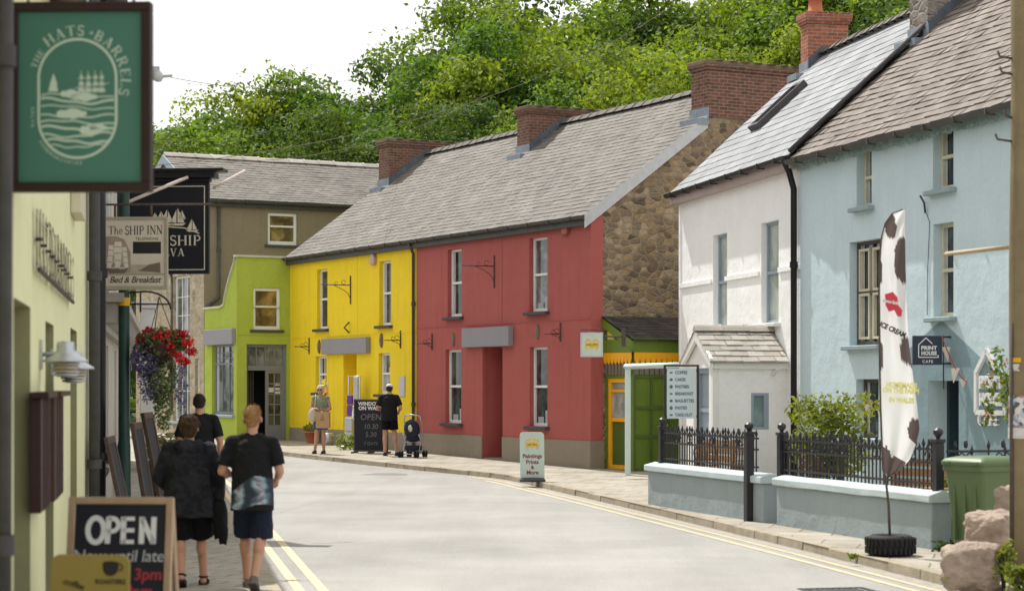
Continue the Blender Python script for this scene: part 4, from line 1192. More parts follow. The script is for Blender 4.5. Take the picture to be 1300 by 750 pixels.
# roof: local y runs along the ridge, so turn the slate builder
TR = Matrix.Translation((BX, BY, 0)) @ Matrix.Rotation(R(90), 4, 'Z')   # x -> along ridge, y -> towards -x
mb = MB()
slates(mb, -.15, 15.2, (-.18, bez - .02), (BW / 2, brz + .05), .27, .2, 51, .05)
slates(mb, -.15, 15.2, (BW + .18, bez - .02), (BW / 2, brz + .05), .5, .5, 52, .05)
rfb = mb.build('roof', M['slate'], brn, M=TR)
m2 = MB(); ridge(m2, -.15, 15.2, BW / 2, brz + .07, 5, .5); m2.build('ridge_tiles', M['slateporch'], rfb, M=TR)
m3 = MB(); gutter(m3, -.1, 15.2, -.2, bez - .05); m3.box(0, 15, -.12, -.002, bez - .22, bez - .06); m3.build('gutter', M['darkgutter'], rfb, M=TR)
m4 = MB()
for s0, s1 in (((-.2, bez - .05), (BW / 2, brz + .04)), ((BW + .2, bez - .05), (BW / 2, brz + .04))):
    q = [(s0[0], s0[1] - .22), (s1[0], s1[1] - .24), (s1[0], s1[1] + .02), (s0[0], s0[1] + .02)]
    m4.prism(q if s0[0] < s1[0] else list(reversed(q)), 0, .04, 0, Matrix.Identity(4))
# prism lies in xz with y thickness; turn so that it closes the gable end
m4.build('bargeboard', M['bluewood'], rfb, M=TR @ Matrix(((0, 1, 0, -.19), (1, 0, 0, 0), (0, 0, 1, 0), (0, 0, 0, 1))))
q = fb2.hit(277, 300)
downpipe(brn, [(0, 0, 0)] and [TB2 @ Vector((q[0], -.06, bez - .1)), TB2 @ Vector((q[0], -.06, fb2.hit(277, 378)[1])), TB2 @ Vector((fb2.hit(263.5, 386)[0], -.06, fb2.hit(264, 388)[1])), TB2 @ Vector((fb2.hit(263.5, 400)[0], -.06, -.1))], .05, 'darkgutter')
# ------------------------------------------------------------------ lean-to shop in the gap
LT = .36
lean = empty('lean_to_shop', (fr.w(WID, LT, 0).x, fr.w(WID, LT, 0).y, 0), ANG, 'small dark green wooden lean-to shop with orange scalloped fascia against the stone gable', 'shop')
fl = Frame(lean.location.x, lean.location.y, ANG)
LW, LD = 1.12, 5.0
fls = Frame(*(fl.w(LW, 0, 0)[:2]), ANG + R(90))
TLS = Matrix.Translation((LW, 0, 0)) @ Matrix.Rotation(R(90), 4, 'Z')
zh = fl.hit(769, 402)[1]; zl = fl.hit(800, 428)[1]
zo1, zo0 = fls.hit(815, 447)[1], fls.hit(815, 462)[1]
dr = fl.rect(771, 797, 480, 594)
mb = MB()
zt = zl - .05
facade(mb, 0.016, LW, -.3, zt, [(dr[0], dr[1], -.3, dr[3], .12)], T=None)
facade(mb, 0, LD, -.3, zt, [], T=TLS)
mb.poly([(0.016, 0, zt), (LW, 0, zt), (LW, 0, zl - .02), (.016, 0, zh - .04)])
mb.poly([(0.016, LD, -.3), (0.016, LD, zh), (LW, LD, zl), (LW, LD, -.3)])
mb.build('wall', M['shopgreen'], lean)
mb = MB()   # framing and panels of the side wall
for i in range(7):
    x = .02 + i * .42
    mb.box(x - .03, x + .03, -.03, -.002, .15, zt - .3, 0, TLS)
for z in (.15, .85, 1.45, 2.1):
    mb.box(0.06, LD - .1, -.028, -.002, z - .035, z + .035, 0, TLS)
mb.build('panelling', M['shoppanel'], lean, bevel=.006)
mb = MB()
for T_, x0, x1 in ((None, .016, LW - .05), (TLS, 0.0, LD)):
    mb.box(x0, x1 + .05, -.06, -.034, zo0 + .12, zo1, 0, T_)
    n = int((x1 - x0) / .13)
    for i in range(n):
        c = x0 + (i + .5) * (x1 - x0 + .05) / n
        mb.prism([(c - .065, zo0 + .121), (c - .05, zo0 + .05), (c, zo0), (c + .05, zo0 + .05), (c + .065, zo0 + .121)], -.058, -.036, 0, T_ or Matrix.Identity(4))
mb.build('fascia', M['orange'], lean)
mb = MB()
for T_, x0, x1 in ((None, .016, LW - .03), (TLS, 0.0, LD)):
    n = int((x1 - x0) / .125)
    for i in range(n):
        c = x0 + (i + .5) * (x1 - x0) / n
        zz = zo0 - .22
        pts = [(c - .05, zz), (c + .05, zz), (c + .05, zo0 + .0), (c + .03, zo0 + .045), (c, zo0 + .06), (c - .03, zo0 + .045), (c - .05, zo0 + .0)]
        mb.prism(pts, -.032, -.004, 0, T_ or Matrix.Identity(4))
mb.build('valance', M['valance'], lean)
mb = MB(); mb.box(.016, LW + .06, -.07, -.002, zo1 + .004, zl - .04); mb.box(-.07, LD, -.07, -.004, zo1 + .004, zl - .0, 0, TLS)
mb.build('eaves_board', M['shopgreen'], lean)
mb = MB(); q = [(.12, zo1 + .1), (.55, zo1 + .1), (.12, zo1 + .62)]
mb.prism(q, -.02, -.002); mb.build('gable_light', rough_mat('pale_yellow', (.7, .68, .12), .5), lean)
mb = MB(); slt = math.atan2(zl - zh, LW + .1)
TRL = Matrix.Translation((0, 0, 0)) @ Matrix.Rotation(R(90), 4, 'Z')
slates(mb, -.10, LD, (-(LW + .16), zl - .06), (0 - .016, zh + .0), .24, .16, 61, .0)
lr = mb.build('roof', M['slatedark'], lean, M=TRL)
mb = MB(); mb.prism([(.016, zh - .22), (LW + .12, zl - .26), (LW + .12, zl - .08), (.016, zh - .03)], -.10, -.062); mb.build('bargeboard', M['shopgreen'], lr)
a, b, c, d = dr; c = gz(43) + .11
f = MB()
f.box(a, a + .09, .02, .10, c, d, 0); f.box(b - .08, b, .02, .10, c, d, 0); f.box(a + .09, b - .08, .02, .10, d - .09, d, 0)
f.box(a + .09, b - .08, .03, .09, c, c + .09); f.box(a + .09, b - .08, .03, .09, c + 1.0, c + 1.08)
f.box(a + .09, b - .08, .03, .09, c + 1.62, c + 1.68)
dd = f.build('door', M['orange'], lean, bevel=.008)
g = MB(); g.quad((a + .08, .07, c + 1.05), (b - .06, .07, c + 1.05), (b - .06, .07, d - .05), (a + .08, .07, d - .05)); g.build('pane', glass_mat('milky_glass', (.25, .27, .25), (.42, .44, .4), .1), dd)
g = MB(); g.quad((a + .08, .075, c), (b - .06, .075, c), (b - .06, .075, c + 1.05), (a + .08, .075, c + 1.05)); g.build('panel', M['shoppanel'], dd)
# mint green post and rail in front of it
p0 = G(797, 41.2, .1)
rt = empty('porch_frame', p0, 0, 'pale mint green post and top rail standing in front of the green lean-to', 'post frame')
zt = P(797, 467, 41.2).z
mb = MB(); mb.box(-.055, .055, -.055, .055, 0, zt - p0.z); mb.build('post', M['mint'], rt, bevel=.008)
mb = MB(); e = P(868, 463, 39.4) - p0
mb.tube([(-.06, 0, zt - p0.z + .03), (e.x, e.y, e.z)], .055, 4); mb.build('rail', M['mint'], rt)

# ------------------------------------------------------------------ white cottage
WX, WY = 3.47, 42.2
WA = math.atan2(-.979, .203)
fw_ = Frame(WX, WY, WA)
JX, JY = 4.94, 35.1
WL = math.hypot(JX - WX, JY - WY)
WE = fw_.hit(864.5, 244)[1]
wht = empty('white_cottage', (WX, WY, 0), WA, 'white rendered cottage with pale grey slate roof, roof light and small gabled porch', 'house')
w_ops = rw(fw_, [(905.5, 923, 297, 418), (966.5, 988.5, 281, 410)])
WR = (2.96, WE + 2.86)
mb = MB()
facade(mb, 0, WL, -.3, WE, [(*o, .2) for o in w_ops])
mb.poly([(0, 6, -.3), (0, 0, -.3), (0, 0, WE), (0, WR[0], WR[1]), (0, 6, WE)])
mb.quad((WL, 6, -.3), (0, 6, -.3), (0, 6, WE), (WL, 6, WE))
mb.build('wall', M['white'], wht)
mb = MB()
z = fw_.hit(930, 352)[1]
for k in range(40):
    x = WL * (k + .5) / 40
    if any(o[0] - .02 < x < o[1] + .02 for o in w_ops): continue
    mb.box(x - WL / 80 - .001, x + WL / 80 + .001, -.035, -.001, z - .05, z + .035)
mb.box(-.02, .06, -.03, -.001, -.3, WE - .1)
mb.build('string_course', M['white'], wht)
for o in w_ops:
    window(wht, *o, .10, 'bluewood', 'glassblind', cols=1, rail=.5, sillm='whitewood', silld=.12, fw=.05)
mb = MB()
slates(mb, -.10, WL + .02, (-.22, WE - .04), WR, .40, .27, 71, .02, .003, .010)
slates(mb, -.10, WL + .02, (6.2, WE - .04), WR, .6, .5, 72, .02)
rw_ = mb.build('roof', M['slatenew'], wht)
m2 = MB(); ridge(m2, -.1, WL, WR[0], WR[1] + .06, 8, .36, .13); m2.build('ridge_tiles', M['ridge'], rw_)
m3 = MB(); gutter(m3, -.12, WL + .05, -.26, WE - .05, .075); m3.build('gutter', M['black'], rw_)
m3 = MB(); m3.box(-.1, WL, -.19, -.002, WE - .25, WE - .06); m3.build('soffit_board', rough_mat('pinkish_board', (.42, .34, .32), .7, .2), rw_)
# raised verge strip against the blue house roof
m3 = MB(); m3.tube([(WL + .05, -.22, WE + .03), (WL + .05, WR[0], WR[1] + .06)], .042, 6); m3.build('verge_strip', M['sill'], rw_)
nrm = Vector((0, -(WR[1] - WE), WR[0] + .22)).normalized()
A = fw_.hitplane(953, 167, (0, -.22, WE), nrm); B = fw_.hitplane(1023, 108, (0, -.22, WE), nrm); C_ = fw_.hitplane(964, 170, (0, -.22, WE), nrm)
sw_, = (.72,)
tdir = Vector((0, WR[0] + .22, WR[1] - WE + .04)).normalized()
xd = Vector((1, 0, 0))
base = Vector((min(A.x, C_.x), A.y, A.z)); hgt = (B - A).dot(tdir)
TS2 = Matrix((( *xd, 0), (*tdir, 0), (*nrm, 0), (0, 0, 0, 1))).transposed(); TS2.translation = base
m3 = MB()
fwid = .58
for (u0, u1, v0, v1) in ((0, .07, 0, hgt), (fwid - .07, fwid, 0, hgt), (.07, fwid - .07, 0, .08), (.07, fwid - .07, hgt - .1, hgt)):
    m3.box(u0, u1, v0, v1, -.02, .11, 0, TS2)
sl = m3.build('roof_light', M['sill'], rw_)
chimney(wht, .02, .46, WR[0] - .36, WR[0] + .52, 7.9, 9.62, M['brickred'], M['brickred'], pots=((.24, WR[0] - .12, .15, .36),), roof=((-.22, WE), WR), cap=.12)
downpipe(wht, [(WL - .12, -.26, WE - .12), (WL - .12, -.16, WE - .3), (WL - .08, -.09, WE - .6), (WL - .08, -.09, .1)], .055)
# porch
pr = empty('porch', (0, 0, 0))
bpy.data.objects.remove(pr)
PX0, PX1, PO = 5.0, 6.62, 1.36
pe = Frame(*(fw_.w(PX1, -PO, 0)[:2]), WA + R(90)); TPE = Matrix.Translation((PX1, -PO, 0)) @ Matrix.Rotation(R(90), 4, 'Z')
pez = pe.hit(930, 458)[1]; paz = pez + .47
pdr = (PX0 + .45, PX1 - .25, -.3, pez - .12)
pw = pe.rect(953.5, 976, 498.5, 545)
mb = MB()
facade(mb, PX0, PX1, -.3, pez, [(*pdr, .16)], y=-PO)
mb.poly([(PX0, -PO, pez), (PX1, -PO, pez), ((PX0 + PX1) / 2, -PO, paz)])
facade(mb, 0, PO, -.3, pez, [(*pw, .07)], T=TPE)
mb.quad((PX0, 0, -.3), (PX0, -PO, -.3), (PX0, -PO, pez), (PX0, 0, pez))
porch = mb.build('porch', M['porch'], wht)
def sub(mb, name, mat, **k):
    return mb.build(name, mat, porch, **k)
mb = MB(); xm = (PX0 + PX1) / 2
TPR = Matrix.Rotation(R(90), 4, 'Z')
slates(mb, -PO - .10, -.02, (-(PX1 + .13), pez - .02), (-xm, paz + .08), .30, .185, 81, 0, .008, .014)
slates(mb, -PO - .10, -.02, (-(PX0 - .13), pez - .02), (-xm, paz + .08), .30, .185, 82, 0, .008, .014)
sub(mb, 'porch_roof', M['slateporch'], M=TPR)
mb = MB(); ridge(mb, -PO - .1, -.02, -xm, paz + .09, 6, .42, .10); sub(mb, 'ridge_tiles', M['slateporch'], M=TPR)
mb = MB()
for s_ in (-1, 1):
    x0_ = PX0 - .1 if s_ < 0 else PX1 + .1
    q = [(x0_, pez - .12), (xm, paz - .10), (xm, paz + .06), (x0_, pez + .04)]
    mb.prism(q if s_ < 0 else list(reversed(q)), -PO - .09, -PO - .03)
mb.box(-.0, PO, -.06, -.003, pez - .14, pez - .03, 0, TPE)
mb.box(PX1 - .11, PX1 + .012, -PO - .012, -PO + .1, -.2, pez - .145)
sub(mb, 'bargeboard', M['whitewood'])
f = MB(); a, b, c, d = pdr
f.box(a, a + .08, -PO + .08, -PO + .15, .1, d); f.box(b - .08, b, -PO + .08, -PO + .15, .1, d); f.box(a + .08, b - .08, -PO + .08, -PO + .15, d - .09, d); f.box(a + .08, b - .08, -PO + .09, -PO + .14, .1, .9); f.box(a + .08, b - .08, -PO + .09, -PO + .14, 1.45, 1.52)
f.quad((a, -PO + .13, .1), (b, -PO + .13, .1), (b, -PO + .13, d), (a, -PO + .13, d))
sub(f, 'door', M['bluewood'])
f = MB(); a, b, c, d = pw
f.box(a, a + .05, .0, .06, c, d, 0, TPE); f.box(b - .09, b, .0, .06, c, d, 0, TPE); f.box(a + .05, b - .09, .0, .06, d - .05, d, 0, TPE); f.box(a + .05, b - .09, .0, .06, c, c + .05, 0, TPE)
f.quad((a, .05, c), (b, .05, c), (b, .05, d), (a, .05, d), 1, TPE)
sub(f, 'porch_window', [M['bluewood'], glass_mat('sea_glass', (.16, .24, .24), (.26, .34, .33), .08)])
q = pe.hit(1000, 468)
mb = MB(); mb.tube([TPE @ Vector((q[0] - .3, -.03, q[1] - .12)), TPE @ Vector((q[0] - .2, -.05, q[1])), TPE @ Vector((q[0] - .05, -.04, q[1] + .02)), TPE @ Vector((q[0] + .1, -.04, q[1] + .08))], .022, 6); sub(mb, 'cable', M['whitewood'])

# ------------------------------------------------------------------ blue house
BA = math.atan2(-.96, .278)
fb_ = Frame(JX, JY, BA)
BE = fb_.hit(1016, 200)[1] - .02
BLN = 12.0
b_up = rw(fb_, [(1087.5, 1106.5, 187, 262.5), (1184.5, 1210.5, 156, 240)])
b_lo = rw(fb_, [(1078.5, 1118, 305, 438), (1185, 1210.5, 283, 402), (1087, 1115.5, 481, 556)])
b_dr = fb_.rect(1179, 1217.5, 483, 600)
blu = empty('blue_cafe_house', (JX, JY, 0), BA, 'pale blue painted terraced house with brown slate roof and painted dark gable shape', 'house')
mb = MB()
facade(mb, 0, BLN, -.3, BE, [(*o, .26) for o in b_up + b_lo] + [(b_dr[0], b_dr[1], -.3, b_dr[3], .5)])
mb.quad((BLN, 6, -.3), (0, 6, -.3), (0, 6, BE), (BLN, 6, BE))
BR = (3.0, BE + 2.86)
mb.poly([(BLN, 0, -.3), (BLN, 6, -.3), (BLN, 6, BE), (BLN, BR[0], BR[1]), (BLN, 0, BE)])
mb.poly([(.001, 6, -.3), (.001, 0, -.3), (.001, 0, BE), (.001, BR[0], BR[1]), (.001, 6, BE)])
mb.build('wall', M['blue'], blu)
for i, o in enumerate(b_up + b_lo):
    window(blu, *o, .13, 'creamwood' if i in (0, 1, 3) else 'darkwood', 'glass', cols=1 if i != 2 else 2, rail=.5, sillm='bluesill', silld=.12, fw=.055)
# inner cream sashes of the wide dark framed window
a, b, c, d = b_lo[0]
for (u0, u1, v0, v1) in ((.10, .44, .52, .93), (.10, .44, .06, .50), (.54, .92, .52, .93), (.54, .92, .06, .50)):
    f = MB(); x0, x1 = a + (b - a) * u0, a + (b - a) * u1; z0, z1 = c + (d - c) * v0, c + (d - c) * v1
    f.box(x0, x0 + .04, .11, .17, z0, z1); f.box(x1 - .04, x1, .11, .17, z0, z1); f.box(x0 + .04, x1 - .04, .11, .17, z1 - .04, z1); f.box(x0 + .04, x1 - .04, .11, .17, z0, z0 + .04)
    f.build('sash', M['creamwood'], blu)
f = MB(); f.quad((b_dr[0], .49, -.3), (b_dr[1], .49, -.3), (b_dr[1], .49, b_dr[3]), (b_dr[0], .49, b_dr[3]))
f.box(b_dr[0] + .001, b_dr[0] + .08, .3, .488, -.2, b_dr[3] - .001); f.box(b_dr[0] + .1, b_dr[1] - .1, .45, .487, .3, 1.0)
f.build('door', M['tealdark'], blu)
# darker house shape painted round the door
ax, az = fb_.hit(1195, 406); lx, lz = fb_.hit(1150, 447); rx, rz_ = fb_.hit(1284, 491)
lx2 = lx - .0
sl = (az - rz_) / (rx - ax)
def ztop(x): return az - abs(x - ax) * (sl if x > ax else (az - lz) / max(.01, (ax - lx)))
mb = MB()
wl = lx - .35; wr = rx + 1.0
xs = sorted({wl, ax, b_dr[0], b_dr[1], wr})
for a, b in zip(xs, xs[1:]):
    lo = b_dr[3] if (a >= b_dr[0] - 1e-6 and b <= b_dr[1] + 1e-6) else -.2
    mb.poly([(a, -.004, lo), (b, -.004, lo), (b, -.004, ztop(b)), (a, -.004, ztop(a))])
mb.build('painted_gable', M['mural'], blu)
# wall lettering: outline house and words
def house_logo(mb, x0, x1, z0, z1, y, ext, T=None, words=True, m=0, lw=.045):
    """house outline open to the right with PRINT HOUSE inside; z1 is the tip"""
    W_, H_ = x1 - x0, z1 - z0
    T = T or Matrix.Identity(4)
    zs = z0 + H_ * .64
    pk = x0 + W_ * .38
    def bar(a, b):
        a, b = Vector(a), Vector(b); d_ = (b - a).normalized(); nn = Vector((-d_.y, d_.x)) * lw / 2
        q = [a - nn, b - nn, b + nn, a + nn]
        mb.prism([(p.x, p.y) for p in q], y - ext, y, m, T)
    bar((x0, z0), (x0, zs)); bar((x0 - lw * .2, zs - lw * .2), (pk, z1)); bar((pk - lw * .2, z1), (x0 + W_ * .70, zs + H_ * .05)); bar((x0, z0), (x1, z0)); bar((x1, z0 - lw / 2), (x1, z0 + H_ * .12))
    text(mb, 'PRINT', x0 + W_ * .53, z0 + H_ * .47, H_ * .27, y - ext / 2, m, ext / 2, .004 * H_ * 3, 0, 1.05, 'CENTER', T, 0, W_ * .78 / (H_ * .27 * 2.75))
    text(mb, 'HOUSE', x0 + W_ * .53, z0 + H_ * .20, H_ * .27, y - ext / 2, m, ext / 2, .004 * H_ * 3, 0, 1.05, 'CENTER', T, 0, W_ * .78 / (H_ * .27 * 3.3))
x0, zb = fb_.hit(1242, 523); x1, _ = fb_.hit(1279, 523); _, zt_ = fb_.hit(1249, 444)
mb = MB(); house_logo(mb, x0, x1, zb, zt_, -.005, .05, lw=.07)
cx_, cz_ = fb_.hit(1257, 533); text(mb, 'CAFE', cx_, cz_, .24, -.03, 0, .02, .004)
mb.build('wall_lettering', M['letterwhite'], blu)
mb = MB()
slates(mb, -.02, BLN, (-.20, BE - .02), BR, .30, .20, 91, .06, .010, .016)
slates(mb, -.02, BLN, (6.2, BE - .02), BR, .6, .5, 92, .02)
rb = mb.build('roof', M['slatebrown'], blu)
m2 = MB(); ridge(m2, 0, BLN, BR[0], BR[1] + .06, 9); m2.build('ridge_tiles', M['ridge'], rb)
m3 = MB(); gutter(m3, 0.05, BLN, -.26, BE - .05, .075); m3.build('gutter', M['darkgutter'], rb)
m3 = MB(); rnd = random.Random(3)
for i in range(130):
    x = .05 + i * BLN / 130
    m3.ell((x, -.06, BE - .13 + rnd.uniform(-.015, .015)), (.07, .035, .06 + rnd.uniform(0, .025)), 8, 0, None, None, .4, i)
m3.box(0, BLN, -.10, -.002, BE - .13, BE - .02)
m3.build('eaves_moulding', rough_mat('mottled_blue_eaves', (.26, .35, .33), .9, .5, 9, 30, .5, dirt=.6, dirtc=(.10, .13, .10)), blu)  # darker than the wall paint, blotched with deep grey-green
chimney(blu, -.35, .32, BR[0] - .75, BR[0] + .6, 7.5, BR[1] + 1.3, stone_mat('chimney_stone', [(.22, .19, .17), (.3, .27, .24), (.18, .15, .13)], (.3, .28, .25)), M['capstone'], roof=((-.2, BE), BR))
mb = MB()
q = fb_.hit(1177, 262); mb.tube([(q[0], -.03, q[1] - .1), (q[0] + .02, -.06, q[1] + .05), (q[0] - .03, -.10, q[1] + .16)], .018, 6)
q2 = fb_.hit(1178, 400); mb.tube([(q[0], -.012, q[1] - .1), (q[0] + .1, -.012, q[1] - .25), (q2[0], -.012, q2[1] + .5), (q2[0], -.012, q2[1])], .005, 5)
mb.build('cable', M['darkgutter'], blu)

# ------------------------------------------------------------------ low forecourt walls and railings
FA, FB = Vector((2.08, 31.4, 0)), Vector((4.69, 22.9, 0))
fdir = (FB - FA).normalized(); FAng = math.atan2(fdir.y, fdir.x)
ff = Frame(FA.x, FA.y, FAng)
def fs_at(px): return ff.hit(px, 600)[0]
WH = .62
def low_wall(s0, s1, label, ret=0.0):
    o = ff.w(s0, 0, 0)
    r = empty('low_wall', (o.x, o.y, .06), FAng, label, 'wall', None)
    mb = MB(); l = s1 - s0
    mb.box(0, l, 0, .26, -.1, WH - .06)
    if ret: mb.box(l - .26, l, .262, ret, -.1, WH - .06)
    mb.build('wall', M['wallgrey'], r, bevel=.02)
    mb = MB()
    segs = 10
    prof = [(-.05, WH - .058), (.31, WH - .058), (.31, WH + .03), (.13, WH + .075), (-.05, WH + .03)]
    vs = []; 
    for i in range(segs + 1):
        x = -.04 + (l + .08) * i / segs
        for k, (y, z) in enumerate(prof):
            vs.append((x, y + .008 * noise.noise(Vector((x * 3, k, s0))), z + .012 * noise.noise(Vector((x * 2.3, k * 2, s0 + 9)))))
    n = len(prof)
    fs = [(i * n + (k + 1) % n, i * n + k, (i + 1) * n + k, (i + 1) * n + (k + 1) % n) for i in range(segs) for k in range(n)]
    fs += [tuple(range(n)), tuple(reversed(range(segs * n, segs * n + n)))]
    mb.add(vs, [tuple(reversed(f)) for f in fs])
    if ret:
        mb.box(l - .30, l + .04, .312, ret + .04, WH - .056, WH + .05)
    mb.build('coping', M['wallcap'], r, bevel=.012)
    return r
s_l1 = fs_at(968); s_r0 = fs_at(985.5); s_r1 = (FB - FA).length
low_wall(0.0, s_l1, 'low grey forecourt wall with pale coping nearest the green lean-to')
low_wall(s_r0, s_r1, 'low grey forecourt wall behind the striped tyre flag with cracked end', 1.6)
def finial(mb, x, y, z, k=1.0):
    mb.lathe([(.008 * k, 0), (.02 * k, .02 * k), (.026 * k, .05 * k), (.012 * k, .085 * k), (.002, .12 * k)], 7, 0, mx((x, y, z)))
def post(mb, x, y, z0, z1, r=.05):
    mb.box(x - r, x + r, y - r, y + r, z0, z1 - .16)
    mb.box(x - r * 1.25, x + r * 1.25, y - r * 1.25, y + r * 1.25, z1 - .158, z1 - .12)
    mb.lathe([(r * .5, z1 - .12), (r * .5, z1 - .10), (r * 1.15, z1 - .06), (r * 1.1, z1 - .02), (.01, z1 + .01)], 12, 0, mx((x, y, 0)))
def railing(o, ang, l, zb, zt, label, posts=(), n=None, scroll=True):
    r = empty('railing', (o.x, o.y, 0), ang, label, 'railing', 'black iron railings on the low wall')
    n = n or int(l / .095)
    mb = MB()
    for i in range(n):
        x = (i + .5) * l / n
        top = zt - .02 if i % 2 == 0 else zt - .075
        mb.cone((x, 0, zb), (x, 0, top - .10), .0115, .0115, 6)
        finial(mb, x, 0, top - .10, .9)
    mb.build('bars', M['iron'], r)
    mb = MB()
    for z in (zb + .07, zt - .29, zt - .14): mb.box(0, l, -.018, .018, z - .013, z + .013)
    mb.build('rails', M['iron'], r)
    if scroll:
        mb = MB()
        k = max(1, int(l / .42))
        for i in range(k):
            x = (i + .5) * l / k
            for s_ in (-1, 1):
                mb.tube([(x + s_ * (.05 + .04 * math.cos(a * .7)), 0, zt - .215 + .055 * math.sin(a * .7)) for a in range(9)], .009, 5)
            mb.ell((x, 0, zt - .215), (.025, .02, .04), 8)
            mb.ell((x, 0, zt - .06), (.03, .012, .05), 8)
        mb.build('scrollwork', M['iron'], r)
    mb = MB()
    for x, z0, z1 in posts:
        mb2 = MB(); post(mb2, x, 0, z0, z1); mb2.build('post', M['iron'], r, bevel=.004)
    return r
yb = .13
def ffz(px, py): return ff.hit(px, py, yb)
o = ff.w(0.28, yb, 0); la = ffz(962, 600)[0] - .28
zb_ = .06 + WH + .07; ztl = .06 + WH + .07 + .60
railing(o, FAng, la, zb_, ztl, 'black iron railing on the low wall in front of the white cottage', [(0.0, zb_ - .02, ztl + .08)])
s0 = ffz(990, 600)[0]; s1 = ffz(1191, 600)[0]
o = ff.w(s0, yb, 0); railing(o, FAng, s1 - s0, zb_, ztl, 'black iron railing on the low wall behind the ice cream flag', [(.06, zb_ - .02, ztl + .08), (s1 - s0, zb_ - .05, ztl + .10)])
o = ff.w(s1 + .02, yb + .1, 0); railing(o, FAng + R(90), 1.9, zb_, ztl - .02, 'short black iron railing running back from the corner behind the green bin', [], 9)
# gate post and open gate
q = ff.w(ffz(965.5, 600)[0], -.04, 0)
gp = empty('gate_post', (q.x, q.y, .05), FAng, 'tall black iron gate post at the end of the left low wall', 'gate post')
mb = MB(); post(mb, 0, 0, 0, ff.hit(965.5, 537, -.04)[1] - .05, .055); mb.build('post', M['iron'], gp, bevel=.004)
q = ff.w(s_r0 - .02, .15, 0)
gt = empty('iron_gate', (q.x, q.y, .1), FAng + R(100), 'black iron gate with curved bars standing open between the low walls', 'gate')
mb = MB(); mb.box(0, .04, -.02, .02, 0, 1.1); mb.box(.86, .9, -.02, .02, 0, 1.15)
for z in (.06, .55, .98): mb.box(.04, .86, -.015, .015, z - .015, z + .015)
mb.build('frame', M['iron'], gt)
mb = MB()
for i in range(1, 8): mb.cone((.02 + i * .108, 0, .06), (.02 + i * .108, 0, 1.05), .009, .009, 6); finial(mb, .02 + i * .108, 0, 1.05, .9)
for i in range(3): mb.tube([(.45 + (.12 + .1 * i) * math.cos(R(20 * k)), .0, .55 + (.12 + .1 * i) * math.sin(R(20 * k))) for k in range(10)], .01, 5)
mb.build('bars', M['iron'], gt)
# ------------------------------------------------------------------ left side buildings
CUx, CUy = -.1705, .9854
CA = math.atan2(CUy, CUx)
cy0 = 6.0; cx0 = -.79 - .173 * cy0
fc = Frame(cx0, cy0, CA)
cdl = fc.hit(109, 480)[0]
inn = empty('cream_pub', (cx0, cy0, 0), CA, 'pale cream green pub wall with deep openings running along the left pavement', 'pub')
CE = 4.75
c_ops = []
for a, b, top, dp in ((-22, 38.5, 390, .12), (45, 68, 413, .11), (83, 97.5, 421, .115)):
    xb = fc.hit(b, 480)[0]
    xa = fc.hit(a, 480)[0] if a > 0 else xb - 1.5
    if a == 45: xa = xb - 1.15
    if a == 83: xa = xb - 1.5
    c_ops.append((xa, xb, -.3 if a < 0 else .35, fc.hit(b, top)[1], dp))
mb = MB()
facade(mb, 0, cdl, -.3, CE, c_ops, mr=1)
mb.quad((cdl, 0, -.3), (cdl, 7, -.3), (cdl, 7, CE), (cdl, 0, CE))
mb.quad((0, 7, -.3), (0, 0, -.3), (0, 0, CE), (0, 7, CE)); mb.quad((cdl, 7, -.3), (0, 7, -.3), (0, 7, CE), (cdl, 7, CE))
mb.build('wall', [M['cream'], render_mat('shaded_reveal', (.36, .36, .19), .06, .08, .1)], inn)  # reveals get a darker cream: their shade is put into the colour
for a, b, c, d, dp in c_ops:
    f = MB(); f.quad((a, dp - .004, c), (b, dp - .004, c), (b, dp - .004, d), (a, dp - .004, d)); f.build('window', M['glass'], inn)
mb = MB(); slates(mb, -.1, cdl + .1, (-.25, CE), (3.5, CE + 2.6), .4, .4, 101); slates(mb, -.1, cdl + .1, (7.25, CE), (3.5, CE + 2.6), .6, .6, 102)
mb.build('roof', M['slate'], inn)
# raised metal lettering (stylised, partly unreadable in the street view)
q0 = fc.hit(41, 300); q1 = fc.hit(87.5, 338)
mb = MB()
zb_, zt_ = fc.hit(42, 337)[1], fc.hit(42, 265)[1]
ll = q1[0] - q0[0]
mb3 = MB()
s_ = 'HATS+BARRELS'
serif_me = MB(); serif(serif_me, s_, 0, 0, 1.0, 0, 0, .04)
wd = serif_width(s_, .04)
kx = ll / wd; kz = (zt_ - zb_)
for k in (0, 1):
    T_ = Matrix.Translation((q0[0] + ll / 2, -.045 + k * .02, zb_)) @ Matrix.Diagonal((kx, 1, kz, 1))
    mb.add(serif_me.v, serif_me.f, 0, False, T_)
for i in range(9):
    x = q0[0] + ll * (i + .5) / 9
    mb.cone((x, -.045, zb_ + kz * .5), (x, 0, zb_ + kz * .5), .012, .012, 6)
mb.box(q0[0], q1[0], -.05, -.03, zb_ - .04, zb_ - .015)
mb.build('wall_lettering', M['brownboard'], inn)
for i, (a, b, t_, bt) in enumerate(((50, 61.5, 505, 645), (67.5, 79, 503, 630))):
    r_ = fc.rect(a, b, t_, bt, -.06)
    mb = MB(); mb.box(r_[0], r_[1], -.07, -.003, r_[2], r_[3]); mb.box(r_[0] - .05, r_[1] + .05, -.12, -.003, r_[3] + .002, r_[3] + .04)
    for k in range(1, 4): mb.box(r_[0] + (r_[1] - r_[0]) * k / 4 - .01, r_[0] + (r_[1] - r_[0]) * k / 4 + .01, -.078, -.071, r_[2], r_[3])
    mb.build('notice_board', M['brownboard'], inn, bevel=.008)
q = fc.hit(92, 262)
mb = MB(); mb.box(q[0] - .5, q[0] + .5, -.1, -.003, q[1] - .10, q[1] + .16); mb.build('vent_box', M['creamwood'], inn, bevel=.01)
